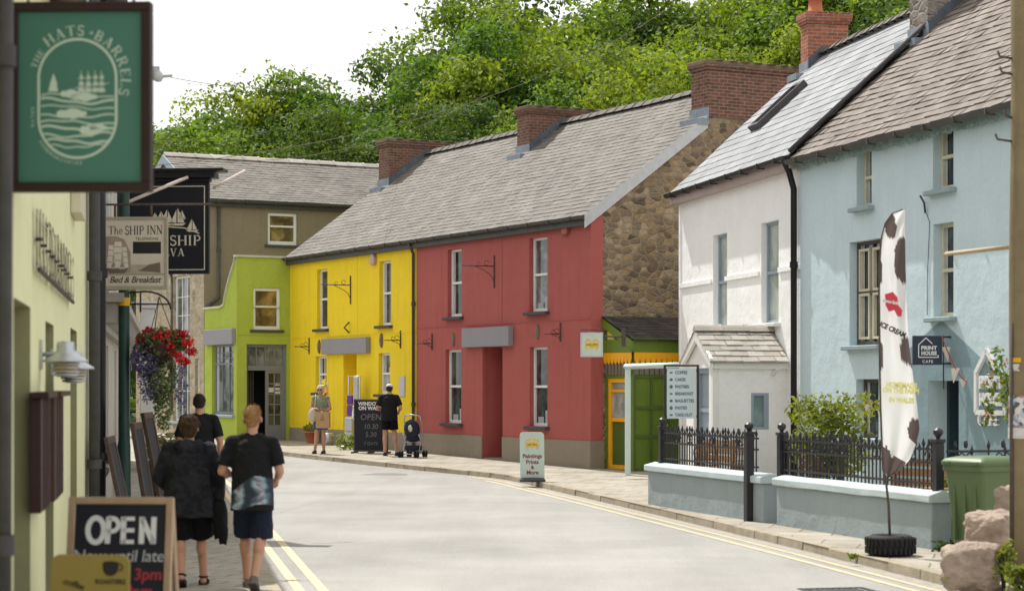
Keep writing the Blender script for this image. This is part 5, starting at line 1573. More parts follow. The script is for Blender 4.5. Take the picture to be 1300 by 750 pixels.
q = fc.hit(6, 300); downpipe(inn, [(q[0] - .75, -.06, 4.7), (q[0] - .75, -.045, 0)], .038, 'sill')
q = fc.hit(104, 480); downpipe(inn, [(cdl - .22, -.10, 6.2), (cdl - .22, -.10, 0.05)], .06, 'sill')

def coach_lamp(loc, ang, label):
    r = empty('wall_lamp', loc, ang, label, 'lamp', 'galvanised lamps on the cream wall')
    mb = MB(); mb.box(-.03, .03, .15, .172, -.10, .10); mb.build('wall_plate', M['galv'], r, bevel=.006)
    mb = MB(); mb.tube([(0, .15, 0), (0, .05, .01), (0, 0, .03)], .014, 8); mb.build('arm', M['galv'], r)
    mb = MB(); mb.lathe([(.02, .09), (.055, .085), (.062, .06), (.062, .02), (.075, .005), (.145, -.035), (.152, -.045), (.145, -.05), (.06, -.03)], 24); mb.build('lamp_shade', M['galv'], r)
    mb = MB(); mb.lathe([(.075, -.045), (.082, -.08), (.075, -.115), (.06, -.13)], 20); mb.build('lens', M['lampglass'], r)
    mb = MB()
    for z in (-.062, -.088, -.114): mb.tube([(.088 * math.cos(R(20 * k)), .088 * math.sin(R(20 * k)), z) for k in range(19)], .008, 5)
    mb.lathe([(.05, -.132), (.085, -.127), (.085, -.14), (.05, -.15)], 18)
    mb.build('guard', M['galv'], r)
    return r
for px, py, off, lab in ((89, 450, -.20, 'galvanised coach lamp on the cream wall, nearer of the pair'), (103, 461, -.20, 'galvanised coach lamp on the cream wall, the one just beyond its twin')):
    q = fc.hit(px, py, off)
    if px == 103: q = (fc.hit(99, py, off)[0], q[1])
    coach_lamp(fc.w(q[0], off + .03, q[1]), CA, lab)

# grey rendered inn next to it
sdir = Vector((-.165, .986)).normalized()
SA = math.atan2(sdir.y, sdir.x)
so_ = fc.w(cdl + .03, -.02, 0)
fsn = Frame(so_.x, so_.y, SA)
ship = empty('old_inn', (so_.x, so_.y, 0), SA, 'grey rendered inn with white sash windows beyond the cream pub', 'pub')
SLn = fsn.hit(165, 480)[0]
SE = 6.4
s_ops = []
for k in range(4):
    x = 1.9 + k * 4.6
    if x + 1.2 < SLn:
        s_ops.append((x, x + 1.2, 3.4, 5.3, .16)); s_ops.append((x, x + 1.3, .9, 2.5, .16))
mb = MB(); facade(mb, 0, SLn, -.3, SE, s_ops)
mb.quad((SLn, 0, -.3), (SLn, 7, -.3), (SLn, 7, SE), (SLn, 0, SE)); mb.quad((SLn, 7, -.3), (0, 7, -.3), (0, 7, SE), (SLn, 7, SE)); mb.quad((0, 7, -.3), (0, 0, -.3), (0, 0, SE), (0, 7, SE))
mb.build('wall', M['innwall'], ship)
for o_ in s_ops: window(ship, *o_[:4], .08, 'whitewood', 'glass', cols=2, rows=(2, 2), silld=.14, fw=.08)
mb = MB(); mb.box(0.0, .45, -.03, -.002, -.3, SE - .2); mb.build('quoin', M['whitepaintwall'], ship)
mb = MB()
for o_ in s_ops[::2]:
    mb.box(o_[0] - .16, o_[0] - .002, -.05, -.002, o_[2], o_[3] + .2); mb.box(o_[1] + .002, o_[1] + .16, -.05, -.002, o_[2], o_[3] + .2)
mb.build('window_surround', M['whitepaintwall'], ship)
# shop cornice on brackets
mb = MB()
mb.box(2.4, SLn - .5, -.34, -.002, 2.95, 3.06); mb.box(2.4, SLn - .5, -.10, -.002, 2.62, 2.945)
for k in range(int((SLn - 3) / .8)):
    x = 2.6 + k * .8; mb.prism([(x, 2.70), (x + .16, 2.70), (x + .16, 2.944), (x, 2.944)], -.30, -.102)
mb.build('cornice', rough_mat('grey_cornice', (.40, .38, .33), .7, .2), ship)
mb = MB(); slates(mb, -.1, SLn + .15, (-.3, SE), (3.5, SE + 2.8), .4, .4, 111); slates(mb, -.1, SLn + .15, (7.3, SE), (3.5, SE + 2.8), .6, .6, 112)
mb.build('roof', M['slatedark'], ship)
mb = MB(); gutter(mb, 0, SLn, -.34, SE - .03); mb.build('gutter', M['black'], ship)
q = fsn.hit(127.5, 480, -.1); downpipe(ship, [(q[0], -.10, SE), (q[0], -.10, .05)], .062)
# white porch pillars with a dark pipe beyond
for k, (px, d) in enumerate(((187, 43.0),)):
    b_ = G(px, d, .08)
    r_ = empty('porch_column', b_, SA, 'white painted porch column with dark pipe beside the hanging basket', 'column')
    mb = MB(); mb.box(-.15, .15, -.15, .15, .15, 3.4); mb.build('shaft', M['whitepaintwall'], r_, bevel=.02)
    mb = MB(); mb.box(-.2, .2, -.2, .2, 0, .148); mb.box(-.2, .2, -.2, .2, 3.402, 3.55); mb.build('base', M['whitepaintwall'], r_, bevel=.02)
    mb = MB(); mb.tube([(.22, -.1, 0), (.22, -.1, 3.5)], .06, 8); mb.build('pipe', M['black'], r_)

# tree-side house closing the bend of the street
cl_ = P(186, 480, 74)
cl = empty('distant_house', (cl_.x - 9.0, cl_.y + 2, gz(75)), R(-8), 'plain pale house closing the bend at the far end of the street', 'house')
mb = MB(); facade(mb, 0, 10.0, -.5, 6.5, [(5, 6.1, 3.6, 5.2, .15), (7.8, 8.9, 3.6, 5.2, .15), (7.8, 8.9, .7, 2.3, .15)])
mb.quad((10.0, 0, -.5), (10.0, 8, -.5), (10.0, 8, 6.5), (10.0, 0, 6.5)); mb.quad((0, 8, -.5), (0, 0, -.5), (0, 0, 6.5), (0, 8, 6.5))
mb.build('wall', M['innwall'], cl)
for o_ in ((5, 6.1, 3.6, 5.2), (7.8, 8.9, 3.6, 5.2), (7.8, 8.9, .7, 2.3)): window(cl, *o_, .08, 'whitewood', 'glass', cols=2)
mb = MB(); slates(mb, -.2, 10.2, (-.3, 6.5), (4, 9.3), .4, .4, 121); slates(mb, -.2, 10.2, (8.3, 6.5), (4, 9.3), .6, .6, 122); mb.build('roof', M['slate'], cl)
# ------------------------------------------------------------------ signs on the left
def facing(loc, yaw=0.0): return (loc, yaw)
# teal pub sign
d = 11.2
c0 = P(12, 244, d); c1 = P(193.5, 4, d)
sx_, sz_ = c1.x - c0.x, c1.z - c0.z
rt = empty('pub_sign', ((c0.x + c1.x) / 2, d, c0.z), R(-2), 'large framed teal hanging sign with white ship emblem inside an oval', 'hanging sign')
h2 = sx_ / 2
mb = MB(); fw2 = .052
mb.box(-h2, h2, -.045, .045, 0, fw2); mb.box(-h2, h2, -.045, .045, sz_ - fw2, sz_); mb.box(-h2, -h2 + fw2, -.045, .045, fw2, sz_ - fw2); mb.box(h2 - fw2, h2, -.045, .045, fw2, sz_ - fw2)
mb.build('frame', M['hatframe'], rt, bevel=.006)
mb = MB(); mb.box(-h2 + fw2, h2 - fw2, -.02, .02, fw2, sz_ - fw2); pnl = mb.build('panel', M['hatgreen'], rt)
def SX(px): return (px - 102.7) / 181.5 * sx_
def SZ(py): return (244 - py) / 240.0 * sz_
E = MB()
oc, orx = SX(99.5), (SX(149) - SX(50)) / 2
zt_, zb_ = SZ(51), SZ(201)
pts = []
for i in range(37): a = R(180 - 5 * i); pts.append((oc + orx * math.cos(a), zt_ - orx + orx * math.sin(a)))
for i in range(37): a = R(-5 * i); pts.append((oc + orx * math.cos(a), zb_ + orx + orx * math.sin(a)))
pts.append(pts[0])
tf = lambda c, l: Vector((c.x, -.0225, c.y))
_stroke(E, pts, .0135, tf, 0)
E.build('oval_border', M['signpale'], pnl)
E = MB()
rnd = random.Random(2)
def wavy(x0, x1, z, amp, ph, w):
    w *= .7
    pts = [(x0 + (x1 - x0) * i / 16, z + amp * math.sin(ph + 5.5 * i / 16) + .004 * math.sin(i)) for i in range(17)]
    _stroke(E, pts, w, lambda c, l: Vector((c.x, -.0222, c.y)), 0)
for py, amp, w, ph in ((122, .010, .010, 0), (129, .014, .016, 1.2), (137, .010, .010, .4), (148, .008, .012, 2), (156, .010, .012, .2), (164, .012, .018, 1), (172, .012, .014, 2.6), (180, .010, .016, .8), (186, .008, .010, 2.2)):
    half = orx * .95
    zc = SZ(py)
    if zc < zb_ + orx: half = math.sqrt(max(0, orx ** 2 - (zb_ + orx - zc) ** 2)) * .96
    wavy(oc - half, oc + half, zc, amp, ph, w)
for (px, py, rx_, rz_) in ((90, 120, .055, .022), (108, 124, .075, .022), (92, 145, .085, .026), (116, 166, .06, .030), (126, 163, .05, .02)):
    E.add([(SX(px) + rx_ * math.cos(a * .4), -.0218, SZ(py) + rz_ * math.sin(a * .4) * (1 + .25 * math.sin(a * 2.2))) for a in range(16)], [tuple(range(16))])
def tri(a, b, c, y=-.0226): E.poly([(SX(a[0]), y, SZ(a[1])), (SX(b[0]), y, SZ(b[1])), (SX(c[0]), y, SZ(c[1]))])
tri((62, 117), (75, 117), (69, 94)); tri((64, 108), (74, 108), (69, 94), -.0228)
for x0 in (104, 113, 122, 130):
    for k in range(3):
        y0 = 118 - k * 8; wd_ = 8 - k * 1.8
        E.poly([(SX(x0 - wd_ / 2), -.0225, SZ(y0)), (SX(x0 + wd_ / 2 + 1), -.0225, SZ(y0)), (SX(x0 + wd_ / 2), -.0225, SZ(y0 - 5.5)), (SX(x0 - wd_ / 2 + 1), -.0225, SZ(y0 - 5.5))])
    _stroke(E, [(SX(x0), SZ(120)), (SX(x0), SZ(91))], .004, tf, 0)
_stroke(E, [(SX(96), SZ(113)), (SX(140), SZ(107))], .004, tf, 0); _stroke(E, [(SX(100), SZ(101)), (SX(134), SZ(98))], .003, tf, 0)
E.build('ship_emblem', M['signpale'], pnl)
E = MB()
cc = (oc, zt_ - orx)
serif(E, 'THE', 0, 0, .034, -.0222, 0, .05, 1.15, (cc[0], cc[1] - .008, orx + .020, 152))
serif(E, 'HATS', 0, 0, .056, -.0222, 0, .06, 1.1, (cc[0], cc[1], orx + .020, 107))
serif(E, '+', 0, 0, .05, -.0222, 0, .05, 1.0, (cc[0], cc[1], orx + .022, 72))
serif(E, 'BARRELS', 0, 0, .056, -.0222, 0, .06, 1.1, (cc[0] + .004, cc[1] - .004, orx + .020, 24))
for i, ch in enumerate('PEMBROKESHIRE'):
    a = R(212 + i * 5.2); rr_ = orx + .028
    text(E, ch, oc + rr_ * math.cos(a), zb_ + orx + rr_ * math.sin(a), .026, -.0222, 0, .0005, 0, 0, 1, 'CENTER', None, a + R(90))
for i, ch in enumerate('SOLVA'): text(E, ch, SX(42), SZ(138 + i * 5.5), .026, -.0222, 0, .0005, 0, 0, 1, 'CENTER', None, R(-90))
E.build('lettering', M['signpale'], pnl)
mb = MB(); mb.tube([(-h2 - .05, 0, sz_ + .10), (h2 + .02, 0, sz_ + .10)], .018, 8)
for x in (-h2 + .1, h2 - .1): mb.tube([(x, 0, sz_ - .01), (x, 0, sz_ + .10)], .008, 6)
mb.build('hanging_bar', M['iron'], rt)

# cream inn sign
d = 24.6
c0 = P(130, 368, d); c1 = P(213.5, 275.5, d); sx_, sz_ = c1.x - c0.x, c1.z - c0.z; h2 = sx_ / 2
rt = empty('inn_sign', ((c0.x + c1.x) / 2, d, c0.z), R(-3), 'weathered cream hanging board lettered The Ship Inn with painted sailing ship', 'hanging sign')
def SX(px): return (px - 171.7) / 83.5 * sx_
def SZ(py): return (368 - py) / 92.5 * sz_
mb = MB(); fw2 = .035
mb.box(-h2, h2, -.03, .03, 0, fw2 * 1.3); mb.box(-h2, h2, -.03, .03, sz_ - fw2, sz_); mb.box(-h2, -h2 + fw2, -.03, .03, fw2 * 1.3, sz_ - fw2); mb.box(h2 - fw2, h2, -.03, .03, fw2 * 1.3, sz_ - fw2)
zz = SZ(348); mb.box(-h2 + fw2, h2 - fw2, -.026, .0, zz - .008, zz + .008)
mb.build('frame', M['innframe'], rt, bevel=.004)
mb = MB(); mb.box(-h2 + fw2, h2 - fw2, -.015, .015, fw2, sz_ - fw2); pnl = mb.build('panel', M['innboard'], rt)
E = MB()
serif(E, 'The', SX(147), SZ(297.5), .098, -.0165, 0, .0, .85)
serif(E, 'SHIP', SX(171), SZ(298), .105, -.0165, 0, .0, .80)
serif(E, 'INN', SX(197), SZ(297.5), .105, -.0165, 0, .0, .80)
text(E, 'TELEPHONE', SX(187), SZ(303.5), .048, -.0165, 0, .0005, 0, 0, 1.1)
text(E, 'Bed & Breakfast', SX(171.5), SZ(355.5), .105, -.0165, 0, .0005, .001, .3, .92)
E.box(SX(169), SX(205), -.0170, -.0151, SZ(322), SZ(307))
E.build('lettering', M['letterdark'], pnl)
E = MB()
E.box(SX(133), SX(205), -.0156, -.0151, SZ(347), SZ(336))
E.build('painted_sea', rough_mat('sepia_sea', (.42, .36, .27), .7, .25, 14, bst=0), pnl)
E = MB()
for mx_, ww, ys in ((141, 6, ((341, 333), (332, 325), (324, 318), (317, 311))), (150, 9, ((340, 331), (330, 322), (321, 314), (313, 307))), (158, 6, ((341, 334), (333, 327), (326, 320), (319, 314)))):
    for k, (b_, t_) in enumerate(ys):
        q = ww * (1 - k * .14)
        E.poly([(SX(mx_ - q), -.0168, SZ(b_)), (SX(mx_ + q), -.0168, SZ(b_)), (SX(mx_ + q * .8), -.0168, SZ(t_)), (SX(mx_ - q * .8), -.0168, SZ(t_))])
E.build('painted_sails', rough_mat('sepia_sail', (.66, .6, .5), .7, .15, bst=0), pnl)
E = MB()
E.poly([(SX(133), -.0162, SZ(300)), (SX(133), -.0162, SZ(346)), (SX(166), -.0162, SZ(346)), (SX(166), -.0162, SZ(320)), (SX(158), -.0162, SZ(304)), (SX(148), -.0162, SZ(300))])
E.build('painted_sky', M['sepia'], pnl)
E = MB(); E.poly([(SX(135), -.0170, SZ(340)), (SX(139), -.0170, SZ(347)), (SX(158), -.0170, SZ(347)), (SX(165), -.0170, SZ(339)), (SX(155), -.0170, SZ(342))]); E.poly([(SX(176), -.0164, SZ(344)), (SX(204), -.0164, SZ(346)), (SX(204), -.0164, SZ(333)), (SX(190), -.0164, SZ(336))])
E.build('painted_hull', rough_mat('sepia_hull', (.16, .12, .09), .7, .2, bst=0), pnl)
mb = MB(); mb.tube([(-h2 - .2, 0, sz_ + .15), (h2 + .55, 0, sz_ + .15)], .014, 6)
for x in (-h2 + .15, h2 - .2): mb.tube([(x, 0, sz_ - .01), (x, 0, sz_ + .15)], .016, 6)
mb.build('hanging_bar', M['iron2'], rt)

# black sail sign behind it
d = 27.5
c0 = P(148, 348, d); c1 = P(267, 232, d); sx_, sz_ = c1.x - c0.x, c1.z - c0.z; h2 = sx_ / 2
rt = empty('ship_sign', ((c0.x + c1.x) / 2, d, c0.z), R(-6), 'black hanging sign with cream yachts and the words Ship and Solva', 'hanging sign')
def SX(px): return (px - 207.5) / 119 * sx_
def SZ(py): return (348 - py) / 116.0 * sz_
mb = MB(); mb.box(-h2, h2, -.04, .04, 0, sz_); pnl = mb.build('panel', M['navy'], rt, bevel=.006)
mb = MB()
for (u0, u1, v0, v1) in ((-h2 + .05, h2 - .05, .05, .062), (-h2 + .05, h2 - .05, sz_ - .062, sz_ - .05), (-h2 + .05, -h2 + .062, .062, sz_ - .062), (h2 - .062, h2 - .05, .062, sz_ - .062)): mb.box(u0, u1, -.0425, -.04, v0, v1)
mb.build('border_line', M['lettercream'], pnl)
E = MB()
serif(E, 'THE', SX(188), SZ(313), .12, -.0425, 0, .02, .95)
serif(E, 'SHIP', SX(237), SZ(312), .135, -.0425, 0, .03, 1.1)
serif(E, 'SOLVA', SX(214), SZ(325.5), .105, -.0425, 0, .03, 1.05)
E.build('lettering', M['lettercream'], pnl)
E = MB()
def yacht(px, py, s, flip=1):
    for (a, b, c_) in (((-.9 * flip, 0), (-.08 * flip, 0), (-.08 * flip, 1.7)), ((.05 * flip, 0), (.75 * flip, 0), (.05 * flip, 1.5))):
        pts_ = [a, b, c_] if (a[0] < b[0]) else [b, a, c_]
        E.poly([(SX(px) + q[0] * s, -.043, SZ(py) + q[1] * s) for q in pts_])
    E.poly([(SX(px) - 1.0 * s, -.043, SZ(py) - .12 * s), (SX(px) - .6 * s, -.043, SZ(py) - .36 * s), (SX(px) + .7 * s, -.043, SZ(py) - .36 * s), (SX(px) + 1.1 * s, -.043, SZ(py) - .08 * s)])
yacht(214, 283, .105); yacht(226, 283, .115, -1); yacht(206, 277, .055); yacht(198, 277, .045); yacht(232, 277, .06, -1); yacht(246, 292, .085)
_stroke(E, [(SX(205), SZ(287)), (SX(222), SZ(289)), (SX(236), SZ(290)), (SX(255), SZ(297))], .014, lambda c, l: Vector((c.x, -.043, c.y)), 0)
E.build('yachts', M['lettercream'], pnl)
mb = MB(); mb.box(-h2 - .3, h2 + .10, -.12, .12, sz_ + .05, sz_ + .12); mb.box(-h2 - .3, h2 + .22, -.15, .15, sz_ + .135, sz_ + .18); mb.box(-h2 - .3, h2 + .02, -.06, .06, sz_ + .002, sz_ + .048)
mb.build('hood', M['black'], rt, bevel=.008)
mb = MB()
a0, a1 = P(179, 262, d) - Vector(rt.location), P(243, 227, d) - Vector(rt.location)
mb.tube([(a0.x, -.75, a0.z - .02), (a1.x, -.16, a1.z)], .022, 8)
pinkl = rough_mat('pinkish_lamp', (.62, .52, .46), .5, .1)
mb.build('strip_lamp', pinkl, rt)
mb = MB(); mb.tube([(h2 - .0, .25, sz_ - .05), (h2 + .32, .7, sz_ + .22)], .022, 8); mb.build('strip_lamp', pinkl, rt)

# small floodlight high up beyond the teal sign
q = P(200, 97, 23.5)
rt = empty('floodlight', q, R(0), 'small pale floodlight on an arm high up beyond the teal sign', 'lamp')
mb = MB(); mb.box(-.5, .02, -.03, .03, .05, .11); mb.build('arm', M['galv'], rt)
mb = MB(); mb.lathe([(.03, -.06), (.065, -.02), (.07, .03), (.03, .06)], 12, 0, mx((0, 0, 0), (0, R(80), 0))); mb.cone((.06, 0, .0), (.17, 0, .01), .022, .016, 8); mb.build('head', M['barge'], rt)

# green lamp post with yellow band, basket bracket and hanging basket
b_ = G(157.5, 25.2, .10)
rt = empty('lamp_post', b_, 0, 'dark green post with a yellow band beside the old inn', 'post')
mb = MB(); mb.lathe([(.10, 0), (.10, .12), (.085, .16), (.08, 1.1), (.072, 1.15), (.066, 4.6), (.03, 4.7)], 14); mb.build('shaft', M['postgreen'], rt)
zz = P(158, 383, 25.2).z - b_.z
mb = MB(); mb.cone((0, 0, zz - .05), (0, 0, zz + .05), .075, .075, 14); mb.build('yellow_band', M['bandyellow'], rt)
zz2 = P(158, 372, 25.2).z - b_.z
mb = MB(); e = P(217, 386, 25.2) - b_
mb.tube([(0, 0, zz2), (e.x * .45, 0, zz2 + .02)] + [(e.x * .45 + e.x * .55 * math.sin(R(15 * i)), 0, zz2 + .02 - (.22) * (1 - math.cos(R(15 * i)))) for i in range(1, 7)], .014, 6)
mb.tube([(0, 0, e.z), (e.x, 0, e.z)], .012, 6); mb.tube([(e.x * .35, 0, zz2), (e.x * .35, 0, e.z - .1)], .012, 6)
mb.build('bracket', M['iron'], rt)
bc = P(202, 438, 25.2)
rt = empty('hanging_basket', (bc.x, bc.y, bc.z - .35), 0, 'hanging basket of red geraniums and purple flowers with trailing green', 'hanging basket')
def leaves(mb, c, r, n, s, rnd, up=.3, shell=.45, flat=False):
    c = Vector(c)
    for _ in range(n):
        while True:
            v = Vector((rnd.uniform(-1, 1), rnd.uniform(-1, 1), rnd.uniform(-1, 1)))
            if shell < v.length < 1: break
        p = c + Vector((v.x * r[0], v.y * r[1], v.z * r[2]))
        nn = (v * .6 + Vector((rnd.uniform(-1, 1), rnd.uniform(-1, 1), rnd.uniform(-1, 1) + up)) * .9).normalized()
        t = nn.orthogonal().normalized(); t = Matrix.Rotation(rnd.uniform(0, 6.28), 3, nn) @ t
        b = nn.cross(t); k = s * rnd.uniform(.6, 1.3)
        mb.add([p - t * k, p + b * k * .5 + nn * k * .12, p + t * k, p - b * k * .5 + nn * k * .12], [(0, 1, 2, 3)])
rnd = random.Random(8)
mb = MB(); mb.lathe([(.06, .12), (.17, .2), (.24, .32), (.26, .40)], 16); mb.build('basket', M['brownboard'], rt)
mb = MB()
for k in range(3): mb.tube([(.24 * math.cos(k * 2.1), .24 * math.sin(k * 2.1), .40), (.0, 0, 1.05)], .006, 4)
mb.build('chain', M['iron'], rt)
mb = MB(); leaves(mb, (0, 0, .40), (.34, .30, .24), 900, .035, rnd); leaves(mb, (.02, 0, -.02), (.22, .2, .42), 1300, .03, rnd); leaves(mb, (.06, 0, -.45), (.14, .12, .35), 450, .028, rnd, 0); leaves(mb, (.24, 0, .45), (.18, .15, .16), 350, .035, rnd)
mb.build('trailing_leaves', M['basketleaf'], rt)
mb = MB(); leaves(mb, (-.16, -.05, .20), (.24, .24, .26), 900, .028, rnd); leaves(mb, (-.12, -.04, -.12), (.18, .18, .3), 450, .024, rnd); leaves(mb, (.3, -.02, -.15), (.10, .1, .36), 260, .024, rnd)
mb.build('purple_flowers', M['purpleflower'], rt)
mb = MB()
for (x, z, s_) in ((-.25, .47, .07), (-.13, .58, .085), (.02, .50, .09), (.10, .53, .09), (.17, .38, .09), (.26, .52, .09), (.34, .54, .075), (.42, .43, .09), (.45, .30, .08), (.30, .22, .08), (.37, .16, .07), (.20, .28, .07), (-.02, .42, .07)):
    leaves(mb, (x, -.12 + rnd.uniform(-.1, .1), z), (s_, s_, s_ * .85), 70, .03, rnd, .2, .3)
mb.build('red_flowers', M['redflower'], rt)
rt.scale = (.9, .9, .9)

# blue cloth / sign left of the post, leaning boards, planter
def leaning(px, pyt, d, h, wid, tilt, yaw, label, inner):
    t = P(px, pyt, d); b = Vector((t.x + math.sin(tilt) * h, d, gz(d) + .10))
    r = empty('leaning_board', b, yaw, label, 'board', 'framed boards leaning by the old inn')
    T_ = Matrix.Rotation(-tilt, 4, 'Y')
    mb = MB(); mb.box(-.05, .0, 0, .07, 0, h, 0, T_); mb.box(-.05, .0, wid - .07, wid, 0, h, 0, T_); mb.box(-.05, .0, .07, wid - .07, h - .08, h, 0, T_); mb.box(-.05, .0, .07, wid - .07, .12, .2, 0, T_)
    mb.build('frame', M['plankwood'], r, bevel=.008)
    mb = MB(); mb.box(-.035, -.012, .07, wid - .07, .2, h - .08, 0, T_); mb.build('panel', M[inner], r)
leaning(137, 546, 22.4, 1.30, .75, R(12), R(5), 'brown framed board leaning in front of the green post, nearest the black downpipe', 'slateboard')
leaning(170, 532, 23.6, 1.42, .75, R(9), R(3), 'brown framed board leaning between the other two boards', 'slateboard')
leaning(183, 519, 25.6, 1.52, .8, R(11), R(2), 'tallest dark brown framed board leaning nearest the walking man', 'slateboard')
b_ = G(212, 33, .1)
rt = empty('barrel_planter', b_, 0, 'weathered barrel planter with a dry twiggy plant beside the pavement boards', 'planter')
mb = MB(); mb.lathe([(.26, 0), (.34, .3), (.33, .62), (.29, .62), (.28, .5)], 16); mb.build('tub', M['plankwood'], rt)
mb = MB()
for z in (.12, .5): mb.lathe([(.30 + .07 * z, z), (.34, z + .02), (.34, z + .06), (.31 + .05 * z, z + .06)], 16)
mb.build('hoop', M['iron2'], rt)
rnd = random.Random(4); mb = MB(); leaves(mb, (0, 0, .8), (.38, .34, .26), 420, .06, rnd); mb.build('plant', leaf_mat('dry_leaf', (.10, .09, .04), (.30, .27, .13), .2), rt)

# chalkboard OPEN and ochre board in front
d = 12.55
c1 = P(211, 641, d); c0 = P(80, 635, d)
ow = .66; b_ = G(145, d, .10); oh = c0.z - b_.z + .01
rt = empty('chalkboard', b_, R(-4), 'pine framed chalkboard with OPEN in large white letters', 'chalkboard')
TL = Matrix.Rotation(R(-9), 4, 'X')
h2 = ow / 2
mb = MB(); f_ = .045; hh = oh / math.cos(R(9))
mb.box(-h2, -h2 + f_, -.025, .02, 0, hh, 0, TL); mb.box(h2 - f_, h2, -.025, .02, 0, hh, 0, TL); mb.box(-h2 + f_, h2 - f_, -.025, .02, hh - f_, hh, 0, TL); mb.box(-h2 + f_, h2 - f_, -.025, .02, .1, .1 + f_, 0, TL)
mb.build('frame', M['pine'], rt, bevel=.006)
mb = MB(); mb.box(-h2 + f_, h2 - f_, -.012, .008, .1 + f_, hh - f_, 0, TL); pnl = mb.build('panel', M['slateboard'], rt)
TR_ = Matrix.Rotation(R(14), 4, 'X')
mb = MB(); oy = .30
for x in (-h2 + .02, h2 - .02): mb.tube([(x, .03 + .16, hh * .97), (x, .03 + .40, 0)], .02, 4)
mb.build('leg', M['pine'], rt)
E = MB()
# hand painted capitals, fat strokes
def hand(E, ch, x, z, w, h, wd, T_):
    tfn = lambda c, l: T_ @ Vector((c.x, -.0135, c.y))
    if ch == 'O': _stroke(E, [(x + w / 2 + w * .42 * math.cos(R(20 * i)), z + h / 2 + h * .46 * math.sin(R(20 * i))) for i in range(19)], wd, tfn, 0)
    if ch == 'P':
        _stroke(E, [(x + w * .2, z), (x + w * .25, z + h)], wd, tfn, 0)
        _stroke(E, [(x + w * .2, z + h * .95)] + [(x + w * .45 + w * .38 * math.cos(R(90 - 18 * i)), z + h * .70 + h * .24 * math.sin(R(90 - 18 * i))) for i in range(11)] + [(x + w * .2, z + h * .44)], wd * .85, tfn, 0)
    if ch == 'E':
        _stroke(E, [(x + w * .2, z), (x + w * .2, z + h)], wd, tfn, 0)
        for zz_ in (.07, .5, .93): _stroke(E, [(x + w * .1, z + h * zz_), (x + w * .85, z + h * zz_)], wd * .75, tfn, 0)
    if ch == 'N': _stroke(E, [(x + w * .15, z), (x + w * .15, z + h)], wd, tfn, 0); _stroke(E, [(x + w * .13, z + h * .97), (x + w * .85, z + h * .03)], wd, tfn, 0); _stroke(E, [(x + w * .85, z), (x + w * .85, z + h)], wd, tfn, 0)
def BZ(py): return (EYE + (HY - py) / FP * d - b_.z) / math.cos(R(9))
z0_, z1_ = BZ(692), BZ(658)
for ch, px, wpx in (('O', 101, 25), ('P', 124.5, 22), ('E', 145, 22), ('N', 170, 22)):
    hand(E, ch, (px - 145) / FP * d, z0_, wpx / FP * d, z1_ - z0_, .034, TL)
E.build('lettering', M['letterwhite'], pnl)
E = MB(); text(E, 'Now until late', -.005, BZ(708), .105, -.0132, 0, .0005, .0, .12, .95, 'CENTER', TL)
E.build('chalk_lettering', M['chalk'], pnl)
E = MB(); text(E, '10 - 3pm', .09, BZ(731), .10, -.0132, 0, .0005, .002, .1, 1, 'CENTER', TL); text(E, '6 - 9pm', .06, BZ(752), .10, -.0132, 0, .0005, .002, .1, 1, 'CENTER', TL)
E.build('red_lettering', M['letterred'], pnl)
d2 = 11.2
c1 = P(160, 704, d2); c0 = P(57, 750, d2); b_ = G(109, d2, .10)
rt = empty('pavement_sign', b_, R(-5), 'ochre rounded board with a dark coffee cup in front of the chalkboard', 'sign board')
hh = c1.z - b_.z; h2 = (c1.x - c0.x) / 2; r_ = .055
pts = []
for cx_, cz_, a0 in ((h2 - r_, r_ + .04, -90), (h2 - r_, hh - r_, 0), (-h2 + r_, hh - r_, 90), (-h2 + r_, r_ + .04, 180)):
    pts += [(cx_ + r_ * math.cos(R(a0 + 15 * i)), cz_ + r_ * math.sin(R(a0 + 15 * i))) for i in range(7)]
mb = MB(); mb.prism(pts, -.012, .012, 0, Matrix.Rotation(R(-6), 4, 'X')); pnl = mb.build('panel', M['gold'], rt, bevel=.004)
mb = MB(); mb.box(-h2 + .02, h2 - .02, -.10, .16, 0, .05); mb.build('base', M['black'], rt)
E = MB(); T_ = Matrix.Rotation(R(-6), 4, 'X')
cx_ = (136 - 109) / FP * d2; zc = EYE + (HY - 722) / FP * d2 - b_.z
pts = [(cx_ - .045, zc + .03)] + [(cx_ + .045 * math.cos(R(180 + 18 * i)), zc + .01 + .05 * math.sin(R(180 + 18 * i))) for i in range(11)] + [(cx_ + .045, zc + .03)]
E.prism(pts, -.0145, -.0121, 0, T_); E.tube([(T_ @ Vector((cx_ + .045 + .022 * math.cos(R(80 - 20 * i)), -.0135, zc + .008 + .02 * math.sin(R(80 - 20 * i))))) for i in range(9)], .004, 5)
E.add([T_ @ Vector((cx_ + .045 * math.cos(a * .4), -.0135, zc + .03 + .012 * math.sin(a * .4))) for a in range(16)], [tuple(range(16))])
text(E, 'ROASTERS', cx_, zc - .072, .036, -.0132, 0, .0008, .001, 0, 1, 'CENTER', T_)
text(E, 'coffee', -.09, zc - .085, .05, -.0132, 0, .0008, .001, .3, 1, 'CENTER', T_, R(-18))
E.build('emblem', M['letterdark'], pnl)

